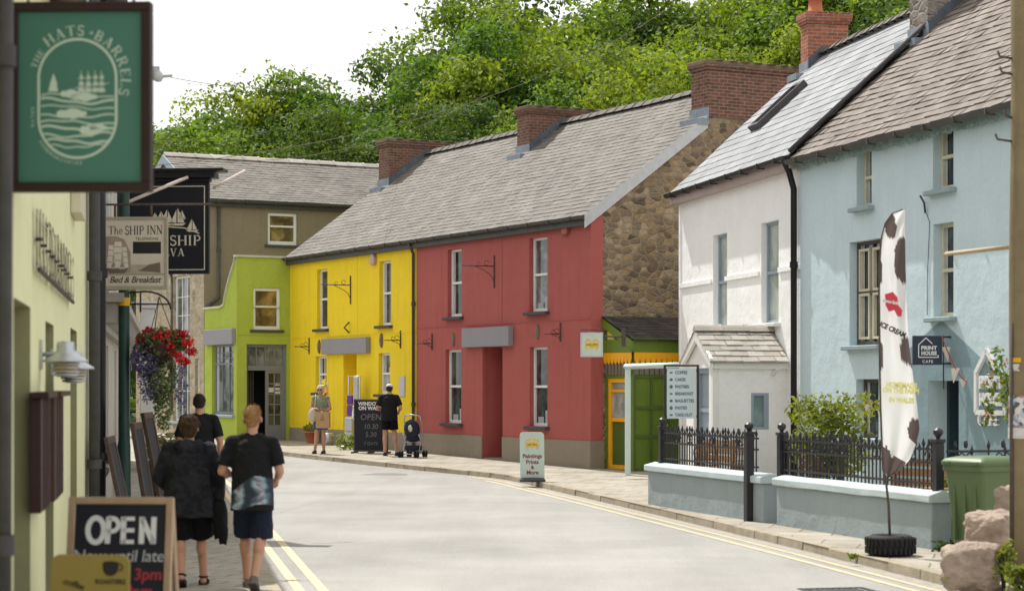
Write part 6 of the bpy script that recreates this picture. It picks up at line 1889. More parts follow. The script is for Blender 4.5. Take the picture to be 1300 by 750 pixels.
# ------------------------------------------------------------------ signs on the right
CRAB = rough_mat('crab_yellow', (.82, .50, .04), .6, .3, 14, bst=0)
def crab(E, cx_, cz_, s, y, T_=None):
    T_ = T_ or Matrix.Identity(4)
    E.add([T_ @ Vector((cx_ + s * .55 * math.cos(a * .35), y, cz_ + s * .34 * math.sin(a * .35))) for a in range(18)], [tuple(range(18))])
    tfn = lambda c, l: T_ @ Vector((c.x, y - .0006, c.y))
    for sg in (-1, 1):
        for k in range(3):
            _stroke(E, [(cx_ + sg * s * .45, cz_ - s * .1 * k), (cx_ + sg * s * (.82 - .1 * k), cz_ + s * (.06 - .14 * k)), (cx_ + sg * s * (.88 - .16 * k), cz_ - s * (.22 + .18 * k))], s * .11, tfn, 0)
        _stroke(E, [(cx_ + sg * s * .5, cz_ + s * .15), (cx_ + sg * s * .85, cz_ + s * .35), (cx_ + sg * s * .62, cz_ + s * .66)], s * .13, tfn, 0)
        E.add([T_ @ Vector((cx_ + sg * s * .36 + s * .26 * math.cos(a * .5), y - .0003, cz_ + s * .6 + s * .17 * math.sin(a * .5))) for a in range(12)], [tuple(range(12))])
# hanging crab sign
d = 41.2
c0 = P(737, 453, d); c1 = P(765.5, 422, d); sx_, sz_ = c1.x - c0.x, c1.z - c0.z; h2 = sx_ / 2
rt = empty('hanging_sign', ((c0.x + c1.x) / 2, d, c0.z), R(4), 'square white hanging sign with an orange crab on the red house corner', 'hanging sign')
mb = MB(); mb.box(-h2, h2, -.025, .025, 0, sz_); pnl = mb.build('panel', M['barge'], rt, bevel=.008)
mb = MB(); mb.box(-h2 + .03, h2 - .03, -.028, -.0255, .03, sz_ - .03); mb.build('face', rough_mat('pale_mint', (.55, .62, .55), .6, .1, bst=0), pnl)
E = MB(); crab(E, 0, sz_ * .48, sz_ * .34, -.030); E.build('crab_emblem', CRAB, pnl)
E = MB(); text(E, 'GALLERY', 0, sz_ * .5, .062, -.0315, 0, .0005); E.build('lettering', M['letterdark'], pnl)
mb = MB(); mb.tube([(-h2 * .5, 0, sz_), (-h2 * .5, 0, sz_ + .06)], .01, 5); mb.tube([(h2 * .6, 0, sz_ - .02), (h2 * .6, .0, sz_ + .06)], .01, 5); mb.tube([(-h2, 0, sz_ + .06), (h2 + .1, .3, sz_ + .06)], .016, 6)
mb.tube([(h2 + .0, 0, sz_ * .85), (h2 + .55, .75, sz_ * .85)], .02, 6); mb.box(h2 + .46, h2 + .54, .62, .7, sz_ * .45, sz_ * 1.2)
mb.build('bracket', M['iron2'], rt)
# crab A board on the pavement
d = 38.8
b_ = G(676, d, .10); top = P(676, 548, d).z - b_.z
rt = empty('pavement_sign', b_, R(8), 'pale swing board with orange crab and Paintings Prints and More, on the right pavement', 'sign board')
h2 = 15.5 / FP * d; r_ = .07
TB_ = Matrix.Rotation(R(-5), 4, 'X')
pts = []
for cx_, cz_, a0 in ((h2 - .01, .07, -90), (h2 - r_, top - r_, 0), (-h2 + r_, top - r_, 90), (-h2 + .01, .07, 180)):
    rr_ = r_ if cz_ > .3 else .01
    pts += [(cx_ + rr_ * math.cos(R(a0 + 15 * i)), cz_ + rr_ * math.sin(R(a0 + 15 * i))) for i in range(7)]
mb = MB(); mb.prism(pts, -.02, .02, 0, TB_); pnl = mb.build('panel', rough_mat('pale_mint_board', (.50, .60, .55), .5, .1, bst=0), rt, bevel=.006)
mb = MB(); mb.lathe([(.01, 0), (h2 * 1.05, 0), (h2 * 1.1, .03), (h2 * .9, .075), (.02, .08)], 20, 0, Matrix.Diagonal((1, .75, 1, 1)).to_4x4()); mb.build('base', M['sill'], rt)
E = MB(); crab(E, 0, top * .74, .155, -.0215, TB_); E.build('crab_emblem', CRAB, pnl)
E = MB()
for s_, z, k in (('Paintings', .49, .105), ('Prints', .37, .105), ('&', .265, .09), ('More', .16, .105)):
    text(E, s_, 0, top * z + .02, k, -.0225, 0, .0006, .003, 0, 1, 'CENTER', TB_)
text(E, 'GALLERY', 0, top * .745, .05, -.0235, 0, .0005, 0, 0, 1, 'CENTER', TB_)
E.build('lettering', rough_mat('maroon_letter', (.22, .05, .05), .6, bst=0), pnl)
# menu board behind the railings
d = 32.6
c0 = P(847, 531, d); c1 = P(884, 467.5, d); b_ = G(865, d, .10)
rt = empty('menu_board', b_, R(6), 'white menu board on black legs listing coffee cakes and pasties behind the railings', 'menu board')
h2 = (c1.x - c0.x) / 2; z0_, z1_ = c0.z - b_.z, c1.z - b_.z
mb = MB(); mb.box(-h2, h2, -.012, .012, z0_, z1_); pnl = mb.build('panel', rough_mat('menu_white', (.60, .68, .70), .5, .05, bst=0), rt)
mb = MB()
for x in (-h2 - .035, h2 + .035): mb.box(x - .018, x + .018, -.018, .018, 0, z1_ + .06)
mb.box(-h2 - .017, h2 + .017, -.016, .016, z1_ + .03, z1_ + .06)
for x in (-h2 - .012, h2 + .008): mb.box(x, x + .012, -.008, .008, z0_ + .02, z0_ + .05); mb.box(x, x + .012, -.008, .008, z1_ - .05, z1_ - .02)
mb.build('frame', M['iron'], rt)
E = MB(); lines = ['COFFEE', 'CAKES', 'PASTRIES', 'BREAKFAST', 'BAGUETTES', 'PASTIES', 'TAKE OUT']
rnd = random.Random(6)
for i, s_ in enumerate(lines):
    z = z1_ - (z1_ - z0_) * (i + .6) / 7.1
    text(E, s_, -h2 + .125, z, .068, -.0135, 0, .0006, .002, 0, .9, 'LEFT', None, 0, .92)
    E.add([(-h2 + .065 + .028 * math.cos(a * .6), -.0132, z + .026 * math.sin(a * .6) * (.6 + .3 * (i % 3))) for a in range(10)], [tuple(range(10))])
E.build('lettering', M['letterblue'], pnl)
# cafe hanging sign and bunting
d = 29.9
c0 = P(1158, 463, d); c1 = P(1196, 426, d); sx_, sz_ = c1.x - c0.x, c1.z - c0.z; h2 = sx_ / 2
rt = empty('cafe_sign', ((c0.x + c1.x) / 2, d, c0.z), R(6), 'square dark navy hanging cafe sign with white house outline', 'hanging sign')
mb = MB(); mb.box(-h2, h2, -.025, .025, 0, sz_); pnl = mb.build('panel', M['navy2'], rt, bevel=.006)
E = MB(); house_logo(E, -h2 * .62, h2 * .72, sz_ * .26, sz_ * .93, -.0255, .003, lw=.014)
text(E, 'CAFE', 0, sz_ * .11, .058, -.0275, 0, .001, .001, 0, 1.3)
E.build('lettering', M['letterwhite'], pnl)
mb = MB(); mb.tube([(h2, 0, sz_ * .96), (h2 + .22, .05, sz_ * .96)], .016, 6); mb.tube([(h2, 0, sz_ * .05), (h2 + .22, .05, sz_ * .05)], .016, 6); mb.tube([(h2 + .03, 0, -.35), (h2 + .02, -.01, sz_ + .02)], .010, 5)
mb.build('bracket', M['iron'], rt)
# bunting
p0, p1, p2 = P(1196, 428, 29.9), P(1245, 485, 29.3), P(1262, 500, 29.1)
def bunting(pa, pb, n, label, sag=.25):
    rt = empty('bunting', pa, 0, label, 'bunting')
    v = pb - pa
    pts = [v * (i / 20) + Vector((0, 0, -sag * math.sin(math.pi * i / 20))) for i in range(21)]
    mb = MB(); mb.tube(pts, .008, 5); mb.build('cord', M['redrope'], rt)
    dr = v.copy(); dr.z = 0; dr.normalize()
    for k in range(n):
        q = pts[int(1 + (k + .3) * 19 / n)]
        mb = MB(); w_, h_ = .085, .22
        tw = random.Random(k).uniform(-.06, .06)
        nn_ = Vector((-dr.y, dr.x, 0))
        a, b, c_ = q - dr * w_, q + dr * w_, q + Vector((0, 0, -h_)) + nn_ * tw
        mb.add([a, b, c_], [(0, 2, 1)]); mb.add([a + nn_ * .004, b + nn_ * .004, c_ + nn_ * .004], [(0, 1, 2)])
        mb.build('pennant', M['pinkflag'], rt)
bunting(p0, p1, 4, 'cream pennant bunting strung from the cafe sign over the doorway')
bunting(P(1095, 512, 30.8), P(1160, 458, 30.2), 4, 'cream pennant bunting strung behind the ice cream flag', .2)

# ------------------------------------------------------------------ ice cream flag in a tyre
d = 22.1
b_ = G(1130.5, d, .10)
ty = empty('tyre', b_, R(20), 'old chunky black tyre lying flat on the pavement as a flag base', 'tyre')
mb = MB()
mb.lathe([(.14, .02), (.20, .0), (.245, .02), (.258, .07), (.258, .15), (.245, .20), (.20, .225), (.15, .215), (.13, .19), (.125, .10)], 40)
mb.build('carcass', M['rubber'], ty)
mb = MB()
for i in range(30):
    a = i * 2 * math.pi / 30
    T_ = Matrix.Rotation(a, 4, 'Z')
    mb.box(.252, .274, -.015, .015, .03, .10, 0, T_); mb.box(.252, .274, -.002, .028, .115, .195, 0, T_)
mb.build('tread', M['rubber'], ty)
mb = MB(); mb.lathe([(.01, .13), (.13, .13), (.13, .16), (.05, .17), (.03, .2), (.01, .2)], 20)
for k in range(4): mb.box(.03, .13, -.02, .02, .16, .185, 0, Matrix.Rotation(k * 1.57, 4, 'Z'))
mb.build('hub', M['iron2'], ty)
fl_ = empty('feather_flag', (b_.x, b_.y, b_.z + .18), 0, 'tall white feather flag with brown cow patches and ICE CREAM lettering', 'flag')
def FPx(px, py): q = P(px, py, d) - Vector((b_.x, b_.y, b_.z + .18)); return Vector((q.x, 0, q.z))
left = [(1127, 604), (1121.5, 596), (1120, 560), (1118.5, 520), (1117.5, 470), (1117, 420), (1116.5, 370), (1117, 335), (1119, 305), (1124, 284), (1133, 271), (1147, 266)]
right = [(1128, 606), (1142, 598), (1156, 583), (1163, 565), (1168, 545), (1165, 515), (1159, 475), (1153, 430), (1149, 385), (1148, 340), (1148, 300), (1148.5, 268)]
def interp(pts, t):
    i = min(len(pts) - 2, int(t * (len(pts) - 1))); f = t * (len(pts) - 1) - i
    return Vector(pts[i]).lerp(Vector(pts[i + 1]), f)
nv, nu = 90, 26
mb = MB(); vs = []
for j in range(nv + 1):
    a, b = interp(left, j / nv), interp(right, j / nv)
    for i in range(nu + 1):
        u = i / nu; q = FPx(*a.lerp(b, u))
        y = .05 * math.sin(u * 7 + j * .06) * u + .03 * math.sin(u * 13 - j * .11) * u + .02 * noise.noise(Vector((u * 3, j * .08, 1)))
        vs.append((q.x, y, q.z))
def spot(j, i):
    a, b = interp(left, j / nv), interp(right, j / nv); q = a.lerp(b, i / nu)
    w_ = noise.noise(Vector((q.x * .09, q.y * .09, 4))) * 5
    for (cx_, cy_, rx_, ry_) in ((1131, 289, 7.5, 15), (1146, 330, 10, 29), (1115, 346, 5.5, 17), (1156, 445, 13, 20), (1117, 452, 5, 19), (1167, 547, 14, 16), (1118, 592, 15, 27), (1135, 592, 15, 12)):
        if ((q.x - cx_) / (rx_ + w_ * .35)) ** 2 + ((q.y - cy_) / (ry_ + w_)) ** 2 < 1: return 1
    return 0
for j in range(nv):
    for i in range(nu):
        k = j * (nu + 1) + i
        mb.f.append([k, k + 1, k + nu + 2, k + nu + 1]); mb.m.append(spot(j + .5, i + .5)); mb.sm.append(True)
mb.v = [Vector(v) for v in vs]
def cloth_mat(name, col):
    m, nt, b, out = _mat(name)
    b.inputs['Base Color'].default_value = (*col, 1); b.inputs['Roughness'].default_value = .75
    t = N(nt, 'ShaderNodeBsdfTranslucent'); t.inputs['Color'].default_value = (*col, 1)
    ms = N(nt, 'ShaderNodeMixShader'); ms.inputs[0].default_value = .4
    L(nt, b.outputs[0], ms.inputs[1]); L(nt, t.outputs[0], ms.inputs[2]); L(nt, ms.outputs[0], out.inputs[0])
    v = coords(nt); n_ = nz(nt, v, 6, 3, .5, .5); bump(nt, b, n_.outputs[0], .25, .03)
    return m
cl_ = mb.build('cloth', [cloth_mat('white_flag_cloth', (.82, .82, .82)), cloth_mat('brown_flag_print', (.115, .085, .082))], fl_)
sd_ = cl_.modifiers.new('Smooth', 'SMOOTH'); sd_.iterations = 1
mb = MB(); pp = [Vector((0, 0, -.16)), FPx(1128, 640), FPx(1124, 604)] + [FPx(x - .6, y) for x, y in left[1:]]
mb.tube(pp, [.016, .015, .013] + [.011] * 8 + [.007] * 3, 7); mb.build('pole', M['iron2'], fl_)
E = MB()
def on_cloth(px, py): return FPx(px, py) + Vector((0, -.11, 0))
pts = [on_cloth(px, py) for px, py in ((1121, 374), (1131, 371), (1137, 378), (1138, 388), (1143, 394), (1142, 402), (1137, 402), (1133, 394), (1126, 396), (1122, 388))]
E.poly([tuple(q) for q in reversed(pts)]); E.build('red_emblem', rough_mat('emblem_red', (.62, .06, .09), .7, .15, bst=0), fl_)
E = MB()
def ctext(E, s, px, py, size, rot, off=.002): q = on_cloth(px, py); text(E, s, q.x, q.z, size, q.y - .004, 0, .0008, off, 0, 1.0, 'CENTER', None, rot, .8)
ctext(E, 'ICE CREAM', 1131, 419, .075, R(-25), .004)
E.build('lettering', M['letterdark'], fl_)
E = MB(); ctext(E, 'Mooo-licious', 1130, 384, .05, R(-12)); E.build('emblem_lettering', M['letterwhite'], fl_)
E = MB()
for s_, px, py in (('HOMEMADE', 1142, 489), ('ON THE FARM', 1141, 496), ('IN WALES', 1142, 508)):
    ctext(E, s_, px, py, .075, R(-3), .004)
E.build('yellow_lettering', rough_mat('pale_yellow_print', (.80, .76, .25), .7, .1, bst=0), fl_)

# ------------------------------------------------------------------ wheelie bin
d = 22.42
b_ = G(1250, d, .10)
rt = empty('wheelie_bin', b_, R(-55), 'green plastic wheelie bin at the end of the low forecourt wall', 'bin')
mb = MB()
def ring(z, hx, hy, r_=.05, n=5):
    pts = []
    for sx, sy, a0 in ((1, -1, -90), (1, 1, 0), (-1, 1, 90), (-1, -1, 180)):
        for i in range(n): a = R(a0 + 90 * i / (n - 1)); pts.append((sx * (hx - r_) + r_ * math.cos(a), sy * (hy - r_) + r_ * math.sin(a), z))
    return pts
prof = [(.03, .20, .23), (.06, .215, .25), (.5, .25, .30), (.86, .275, .335), (.90, .278, .34), (.905, .30, .365), (.965, .30, .365), (.965, .27, .33)]
vs = []
for z, hx, hy in prof: vs += ring(z, hx, hy)
n = 20
mb.add(vs, [(i * n + k, i * n + (k + 1) % n, (i + 1) * n + (k + 1) % n, (i + 1) * n + k) for i in range(len(prof) - 1) for k in range(n)], 0, False)
mb.add(ring(.03, .20, .23), [tuple(reversed(range(n)))])
for x in (-.15, .0, .15): mb.box(x - .02, x + .02, -.335, -.25, .15, .80, 0, Matrix.Translation((0, .008, 0)))
mb.build('body', M['bin'], rt)
mb = MB()
vs = ring(.967, .31, .375) + ring(1.0, .315, .38) + ring(1.035, .29, .35) + ring(1.06, .20, .24)
mb.add(vs, [(i * n + k, i * n + (k + 1) % n, (i + 1) * n + (k + 1) % n, (i + 1) * n + k) for i in range(3) for k in range(n)], 0, True)
mb.add(ring(1.06, .20, .24), [tuple(range(n))])
for x in (-.2, .2): mb.box(x - .05, x + .05, -.41, -.37, .975, 1.01)
mb.build('lid', M['bin'], rt, bevel=.008)
mb = MB(); mb.tube([(-.22, .36, .98), (-.22, .43, 1.0), (.22, .43, 1.0), (.22, .36, .98)], .018, 8); mb.build('handle', M['bin'], rt)
for x in (-.26, .26):
    mb = MB(); mb.cone((x - .03, .24, .10), (x + .03, .24, .10), .10, .10, 18); mb.build('wheel', M['rubber'], rt)

# ------------------------------------------------------------------ boulders
def boulder(px, py, d, r, seed, label, z=0.0):
    b = P(px, py, d)
    mb = MB(); bm = bmesh.new(); bmesh.ops.create_icosphere(bm, subdivisions=5, radius=1)
    for v in bm.verts:
        p = v.co.normalized()
        # squarish block with broken faces
        k = 1 / max(abs(p.x) ** 4 + abs(p.y) ** 4 + abs(p.z) ** 4, .2) ** .25
        q = p * min(k, 1.32)
        n1 = noise.noise(q * 1.3 + Vector((seed, 0, 0))) * .2 + noise.noise(q * 3.1 + Vector((0, seed, 0))) * .10 + noise.noise(q * 8 + Vector((0, 0, seed))) * .05 - .05 * abs(noise.noise(q * 4.5 + Vector((seed, seed, 0))))
        q *= 1 + n1 - .06
        v.co = Vector((q.x * r[0], q.y * r[1], q.z * r[2]))
    me = bpy.data.meshes.new('boulder'); bm.to_mesh(me); bm.free()
    me.materials.append(M['boulder'])
    for p in me.polygons: p.use_smooth = True
    o = bpy.data.objects.new('boulder', me); COL.objects.link(o); o.location = b; o.rotation_euler = (0, 0, seed)
    tag(o, label, 'boulder')
boulder(1235, 718, 18.7, (.26, .27, .23), 1.3, 'large rounded pinkish boulder at the kerb in front of the telegraph pole')
boulder(1262, 673, 20.2, (.27, .26, .20), 2.4, 'squarish pinkish boulder stacked behind the front boulder, beside the bin')
boulder(1290, 706, 20.4, (.30, .25, .34), 4.1, 'lower pinkish boulder half hidden behind the timber pole')
boulder(1287, 640, 20.8, (.16, .18, .20), 5.2, 'topmost pinkish boulder between the bin and the timber pole')

# ------------------------------------------------------------------ timber pole with notices
d = 19.0
b_ = G(1302.5, d, .10); b_.z -= .1
rt = empty('telegraph_pole', b_, 0, 'tall weathered timber pole with stapled posters in front of the blue house', 'pole')
mb = MB()
pts = [(0.006 * math.sin(i), .006 * math.cos(i * 1.3), i * .6) for i in range(14)]
mb.tube(pts, [.158 - .002 * i for i in range(14)], 24); mb.build('shaft', M['timber'], rt)
mb = MB(); mb.tube([(-.145, -.06, 0), (-.148, -.06, 2.5)], .022, 6); mb.build('cable_cover', M['iron2'], rt)
mb = MB()
for pz, ln_ in ((75, .12), (95, .1), (180, .14), (150, .06)):
    z = P(1283, pz, d).z - b_.z; mb.tube([(-.13, -.02, z), (-.13 - ln_, -.03, z + .02), (-.13 - ln_ - .02, -.03, z + .07)], .012, 5)
mb.build('step_iron', M['iron2'], rt)
def wrap(z0, z1, a0, a1, mat, rr=.159):
    mb = MB(); n = 10
    for i in range(n):
        p, q = R(a0 + (a1 - a0) * i / n), R(a0 + (a1 - a0) * (i + 1) / n)
        mb.quad((rr * math.cos(p), rr * math.sin(p), z0), (rr * math.cos(q), rr * math.sin(q), z0), (rr * math.cos(q), rr * math.sin(q), z1), (rr * math.cos(p), rr * math.sin(p), z1))
    mb.build('poster', mat, rt)
def poster_mat(name, pal, sc_):
    m, nt, b, out = _mat(name); v = coords(nt)
    vo = N(nt, 'ShaderNodeTexVoronoi'); vo.inputs['Scale'].default_value = sc_; wv = nz(nt, v, 10, 4, .7)
    mp = N(nt, 'ShaderNodeVectorMath', operation='MULTIPLY_ADD'); L(nt, wv.outputs['Color'], mp.inputs[0]); mp.inputs[1].default_value = (.1, .1, .1); L(nt, v, mp.inputs[2]); L(nt, mp.outputs[0], vo.inputs['Vector'])
    se = N(nt, 'ShaderNodeSeparateColor'); L(nt, vo.outputs['Color'], se.inputs[0])
    r = ramp(nt, se.outputs[0], [(i / len(pal), c) for i, c in enumerate(pal)], 'CONSTANT'); L(nt, r.outputs[0], b.inputs['Base Color']); b.inputs['Roughness'].default_value = .6
    return m
def zp(py): return P(1290, py, d).z - b_.z
wrap(zp(541), zp(502), 170, 300, poster_mat('patterned_poster', [(.6, .6, .62), (.5, .18, .22), (.2, .32, .45), (.65, .62, .6), (.08, .09, .12), (.45, .5, .55)], 22))
wrap(zp(556), zp(542), 168, 300, M['paper'], .161)
wrap(zp(460), zp(454), 200, 240, M['bandyellow'], .160); wrap(zp(471), zp(462), 195, 235, poster_mat('small_label', [(.6, .6, .6), (.3, .2, .18), (.6, .58, .55)], 40), .160)
mb = MB(); a = P(1200, 322.5, 20.5) - b_; e = Vector((-.10, .05, a.z - .02))
mb.tube([a, e], .022, 4); mb.build('timber_arm', rough_mat('pale_timber', (.42, .34, .22), .7, .2, 8, 40, .2), rt)

# ------------------------------------------------------------------ pale leaning board by the bin
q = G(1262, 25.2, .1)
rt = empty('step_ladder', q, R(20), 'pale grey step ladder leaning behind the bin beside the cafe wall', 'ladder')
mb = MB()
for x in (0, .32): mb.box(x - .03, x + .03, -.02, .02, 0, 1.55, 0, Matrix.Rotation(R(18), 4, 'Y'))
mb.build('side_rail', M['barge'], rt)
mb = MB()
for k in range(5): mb.box(.03, .29, -.04, .04, .25 + k * .28, .28 + k * .28, 0, Matrix.Rotation(R(18), 4, 'Y'))
mb.build('rung', M['barge'], rt)

# ------------------------------------------------------------------ cafe forecourt furniture
def cafe_chair(px, d, yaw, label):
    r = empty('cafe_chair', G(px, d, .10), yaw, label, 'chair', 'wicker chairs on the forecourt')
    mb = MB()
    mb.lathe([(.02, .42), (.2, .42), (.21, .44), (.2, .46), (.02, .465)], 16); mb.build('seat', M['wicker'], r)
    for k in range(4):
        a = R(45 + 90 * k); mb = MB(); mb.tube([(.15 * math.cos(a), .15 * math.sin(a), .42), (.2 * math.cos(a), .2 * math.sin(a), 0)], .016, 6); mb.build('leg', M['iron'], r)
    mb = MB(); mb.tube([(-.2, .12, .42), (-.22, .2, .75)] + [(-.22 * math.cos(R(20 * i)), .2 + .03 * math.sin(R(20 * i)), .75 + .16 * math.sin(R(20 * i))) for i in range(1, 10)] + [(.2, .12, .42)], .018, 6)
    for k in range(5): mb.tube([(-.14 + .07 * k, .14, .45), (-.14 + .07 * k, .215, .86)], .011, 5)
    for k in range(3): mb.tube([(-.21, .18, .55 + .1 * k), (.21, .18, .55 + .1 * k)], .010, 5)
    mb.build('backrest', M['wicker'], r)
    return r
cafe_chair(905, 32.5, R(30), 'wicker chair behind the left railing, nearer the menu board')
cafe_chair(930, 31.9, R(-60), 'wicker chair behind the left railing, beside the gate post')
cafe_chair(1045, 27.5, R(120), 'wicker chair behind the right railing, below the shrub')
def bench(px, d, ln, yaw, label):
    r = empty('wooden_bench', G(px, d, .10), yaw, label, 'bench')
    mb = MB()
    for k in range(3): mb.box(-ln / 2, ln / 2, -.2 + k * .14, -.08 + k * .14, .42, .455)
    mb.build('seat', M['tablewood'], r)
    mb = MB()
    for k in range(3): mb.box(-ln / 2, ln / 2, .22, .25, .55 + k * .13, .65 + k * .13)
    mb.build('backrest', M['tablewood'], r)
    for s_ in (-1, 1):
        mb = MB(); mb.box(s_ * ln / 2 - .04, s_ * ln / 2 + .04, -.2, -.13, 0, .419); mb.box(s_ * ln / 2 - .04, s_ * ln / 2 + .04, .17, .219, 0, .93); mb.build('leg', M['tablewood'], r)
bench(1160, 25.6, 1.2, R(-60), 'brown wooden bench behind the right railing below the cafe door')
bench(895, 34.3, 1.3, R(-70), 'brown wooden bench behind the left railing in front of the porch')
rt = empty('crate_planter', G(1218, 25.4, .1), R(20), 'stacked wooden planter box behind the short railing by the cafe door', 'planter')
mb = MB()
for z in (.0, .2, .4): mb.box(-.4, .4, -.2, .2, z, z + .17)
mb.build('box', M['tablewood'], rt, bevel=.01)
mb = MB(); rnd = random.Random(12); leaves(mb, (0, 0, .62), (.34, .18, .12), 200, .05, rnd); mb.build('plant', M['leafS'], rt)

# ------------------------------------------------------------------ shop front clutter at the yellow house
d = 50.3
b_ = G(471, d, .10)
rt = empty('chalkboard', (b_.x, b_.y, b_.z), R(-14), 'tall black chalkboard headed Windows on Wales on the far pavement', 'chalkboard')
h2 = 21.0 / FP * d; z0_ = P(471, 571, d).z - b_.z; z1_ = P(471, 508, d).z - b_.z
mb = MB(); mb.box(-h2, h2, -.02, .02, z0_, z1_); pnl = mb.build('panel', M['slateboard'], rt)
mb = MB(); mb.box(-h2 - .03, -h2 - .001, -.03, .03, 0, z1_ + .03); mb.box(h2 + .001, h2 + .03, -.03, .03, 0, z1_ + .03); mb.box(-h2, h2, -.03, .03, z1_ + .001, z1_ + .03); mb.box(-h2, h2, -.03, .03, z0_ - .04, z0_ - .001)
for x in (-h2 - .015, 0, h2 + .015): mb.box(x - .015, x + .015, -.25, .25, -.0, .04)
mb.build('frame', M['darkwood'], rt)
E = MB()
for s_, z, k in (('WINDOWS', .93, .125), ('ON WALES', .84, .125)): text(E, s_, 0, z0_ + (z1_ - z0_) * z, k, -.0215, 0, .0006, .004)
E.build('lettering', M['letterwhite'], pnl)
E = MB()
for s_, z, k in (('OPEN', .66, .21), ('10.30', .47, .17), ('5.30', .31, .17), ('7 DAYS', .13, .11)): text(E, s_, 0, z0_ + (z1_ - z0_) * z, k, -.0215, 0, .0006, .0, .1)
E.build('chalk_lettering', M['chalkdim'], pnl)
# rack of cushions and prints by the shop door
q = fy.w(fy.hit(462, 500)[0], -.28, 0)
rt = empty('display_rack', (q.x, q.y, gz(q.y) + .1), ANG, 'display rack of purple and pale fabric goods beside the yellow house door', 'rack')
mb = MB()
for x in (-.35, .35):
    mb.tube([(x, 0, 0), (x, 0, 1.85)], .02, 6); mb.tube([(x, -.25, .01), (x, .15, .01)], .02, 5)
mb.tube([(-.42, 0, 1.85), (.42, 0, 1.85)], .018, 6); mb.build('frame', M['galv'], rt)
for x0, x1, z0_, z1_, m_, y_ in ((-.34, -.02, 1.12, 1.36, 'purple', -.06), (-.34, -.04, .82, 1.10, 'purple', -.06), (.02, .32, .72, 1.08, 'paper', -.08), (.02, .30, 1.1, 1.84, 'bulkgrey', -.04), (-.36, .10, .42, .78, 'bulkgrey', -.12), (-.36, .10, .06, .40, 'bulkgrey', -.12)):
    mb = MB(); mb.box(x0, x1, y_, y_ + .05, z0_, z1_); mb.build('fabric', M[m_] if m_ != 'paper' else poster_mat('floral_print', [(.7, .7, .7), (.25, .2, .25), (.7, .68, .66)], 16), rt, bevel=.02)
# bright yellow and orange toys on a stand by the door
q = fy.w(fy.hit(431, 500)[0], -.35, 0)
rt = empty('windmill_stand', (q.x, q.y, gz(q.y) + .1), ANG, 'stand of bright yellow toy windmills beside the shop doorway', 'toy stand')
mb = MB(); mb.tube([(0, 0, 0), (0, 0, 1.7)], .02, 6); mb.lathe([(.01, 0), (.16, 0), (.16, .3), (.12, .32), (.01, .32)], 12); mb.build('stand', M['galv'], rt)
for x, z, s_ in ((-.05, 1.62, .17), (.08, 1.42, .14), (-.12, 1.36, .10)):
    mb = MB()
    for k in range(6): mb.add([(x, -.05, z), (x + s_ * math.cos(k * 1.047), -.05, z + s_ * math.sin(k * 1.047)), (x + s_ * .8 * math.cos(k * 1.047 + .6), -.11, z + s_ * .8 * math.sin(k * 1.047 + .6))], [(0, 1, 2)])
    mb.build('windmill', M['balloon'] if z > 1.5 else M['orange'], rt)
q = fy.w(fy.hit(408, 560)[0], -.3, 0)
rt = empty('terracotta_pot', (q.x, q.y, gz(q.y) + .1), 0, 'terracotta pot of low plants behind the woman with the paper bag', 'plant pot')
mb = MB(); mb.lathe([(.12, 0), (.19, .28), (.21, .28), (.21, .33), (.17, .33)], 14); mb.build('pot', M['terracotta'], rt)
rnd = random.Random(41); mb = MB(); leaves(mb, (0, 0, .4), (.24, .22, .14), 160, .05, rnd); mb.build('plant', M['leafS'], rt)
def small_shrub(name, px, d, r, n, s, label, h=0.0, mat='leafS', cat='shrub'):
    b = G(px, d, .08)
    rt = empty(name, b, 0, label, cat); rnd = random.Random(px)
    mb = MB()
    for k in range(7):
        a = rnd.uniform(0, 6.28); mb.tube([(0, 0, 0), (r[0] * .4 * math.cos(a), r[1] * .4 * math.sin(a), h + r[2] * .7), (r[0] * .7 * math.cos(a), r[1] * .7 * math.sin(a), h + r[2] * 1.4)], [.012, .009, .004], 5)
    mb.build('stem', M['bark'], rt)
    mb = MB()
    for k in range(34):
        v = Vector((rnd.gauss(0, .42), rnd.gauss(0, .42), rnd.uniform(-.7, .85)))
        leaves(mb, (v.x * r[0], v.y * r[1], h + r[2] + v.z * r[2]), (r[0] * .42, r[1] * .42, r[2] * .36), n // 30, s, rnd, .5, .1)
    mb.build('foliage', M[mat], rt)
    return rt
small_shrub('shrub', 1052, 29.4, (.62, .5, .62), 3000, .045, 'bright yellow green shrub behind the right railing in front of the blue house', .48)
small_shrub('weed_clump', 447, 52.2, (.45, .3, .2), 420, .05, 'low green weeds growing at the foot of the yellow house doorway', 0, 'leafS', 'weeds')
small_shrub('weed_clump', 1206, 18.6, (.06, .06, .10), 70, .03, 'tiny yellow green weed at the left foot of the front boulder', 0, 'leafS', 'weeds')
small_shrub('weed_clump', 1274, 18.5, (.10, .10, .20), 200, .035, 'leafy green weeds between the boulders and the timber pole', .08, 'leafS', 'weeds')
small_shrub('weed_clump', 1296, 18.2, (.14, .08, .13), 160, .045, 'low green weeds at the very foot of the timber pole', 0, 'leafS', 'weeds')
small_shrub('weed_clump', 1202, 22.6, (.16, .1, .07), 120, .035, 'low dark green weeds at the cracked end of the low wall', 0, 'leafC', 'weeds')
small_shrub('weed_clump', 1083, 21.95, (.05, .04, .03), 40, .03, 'small weed sprouting from the kerb beside the tyre', 0, 'leafS', 'weeds')
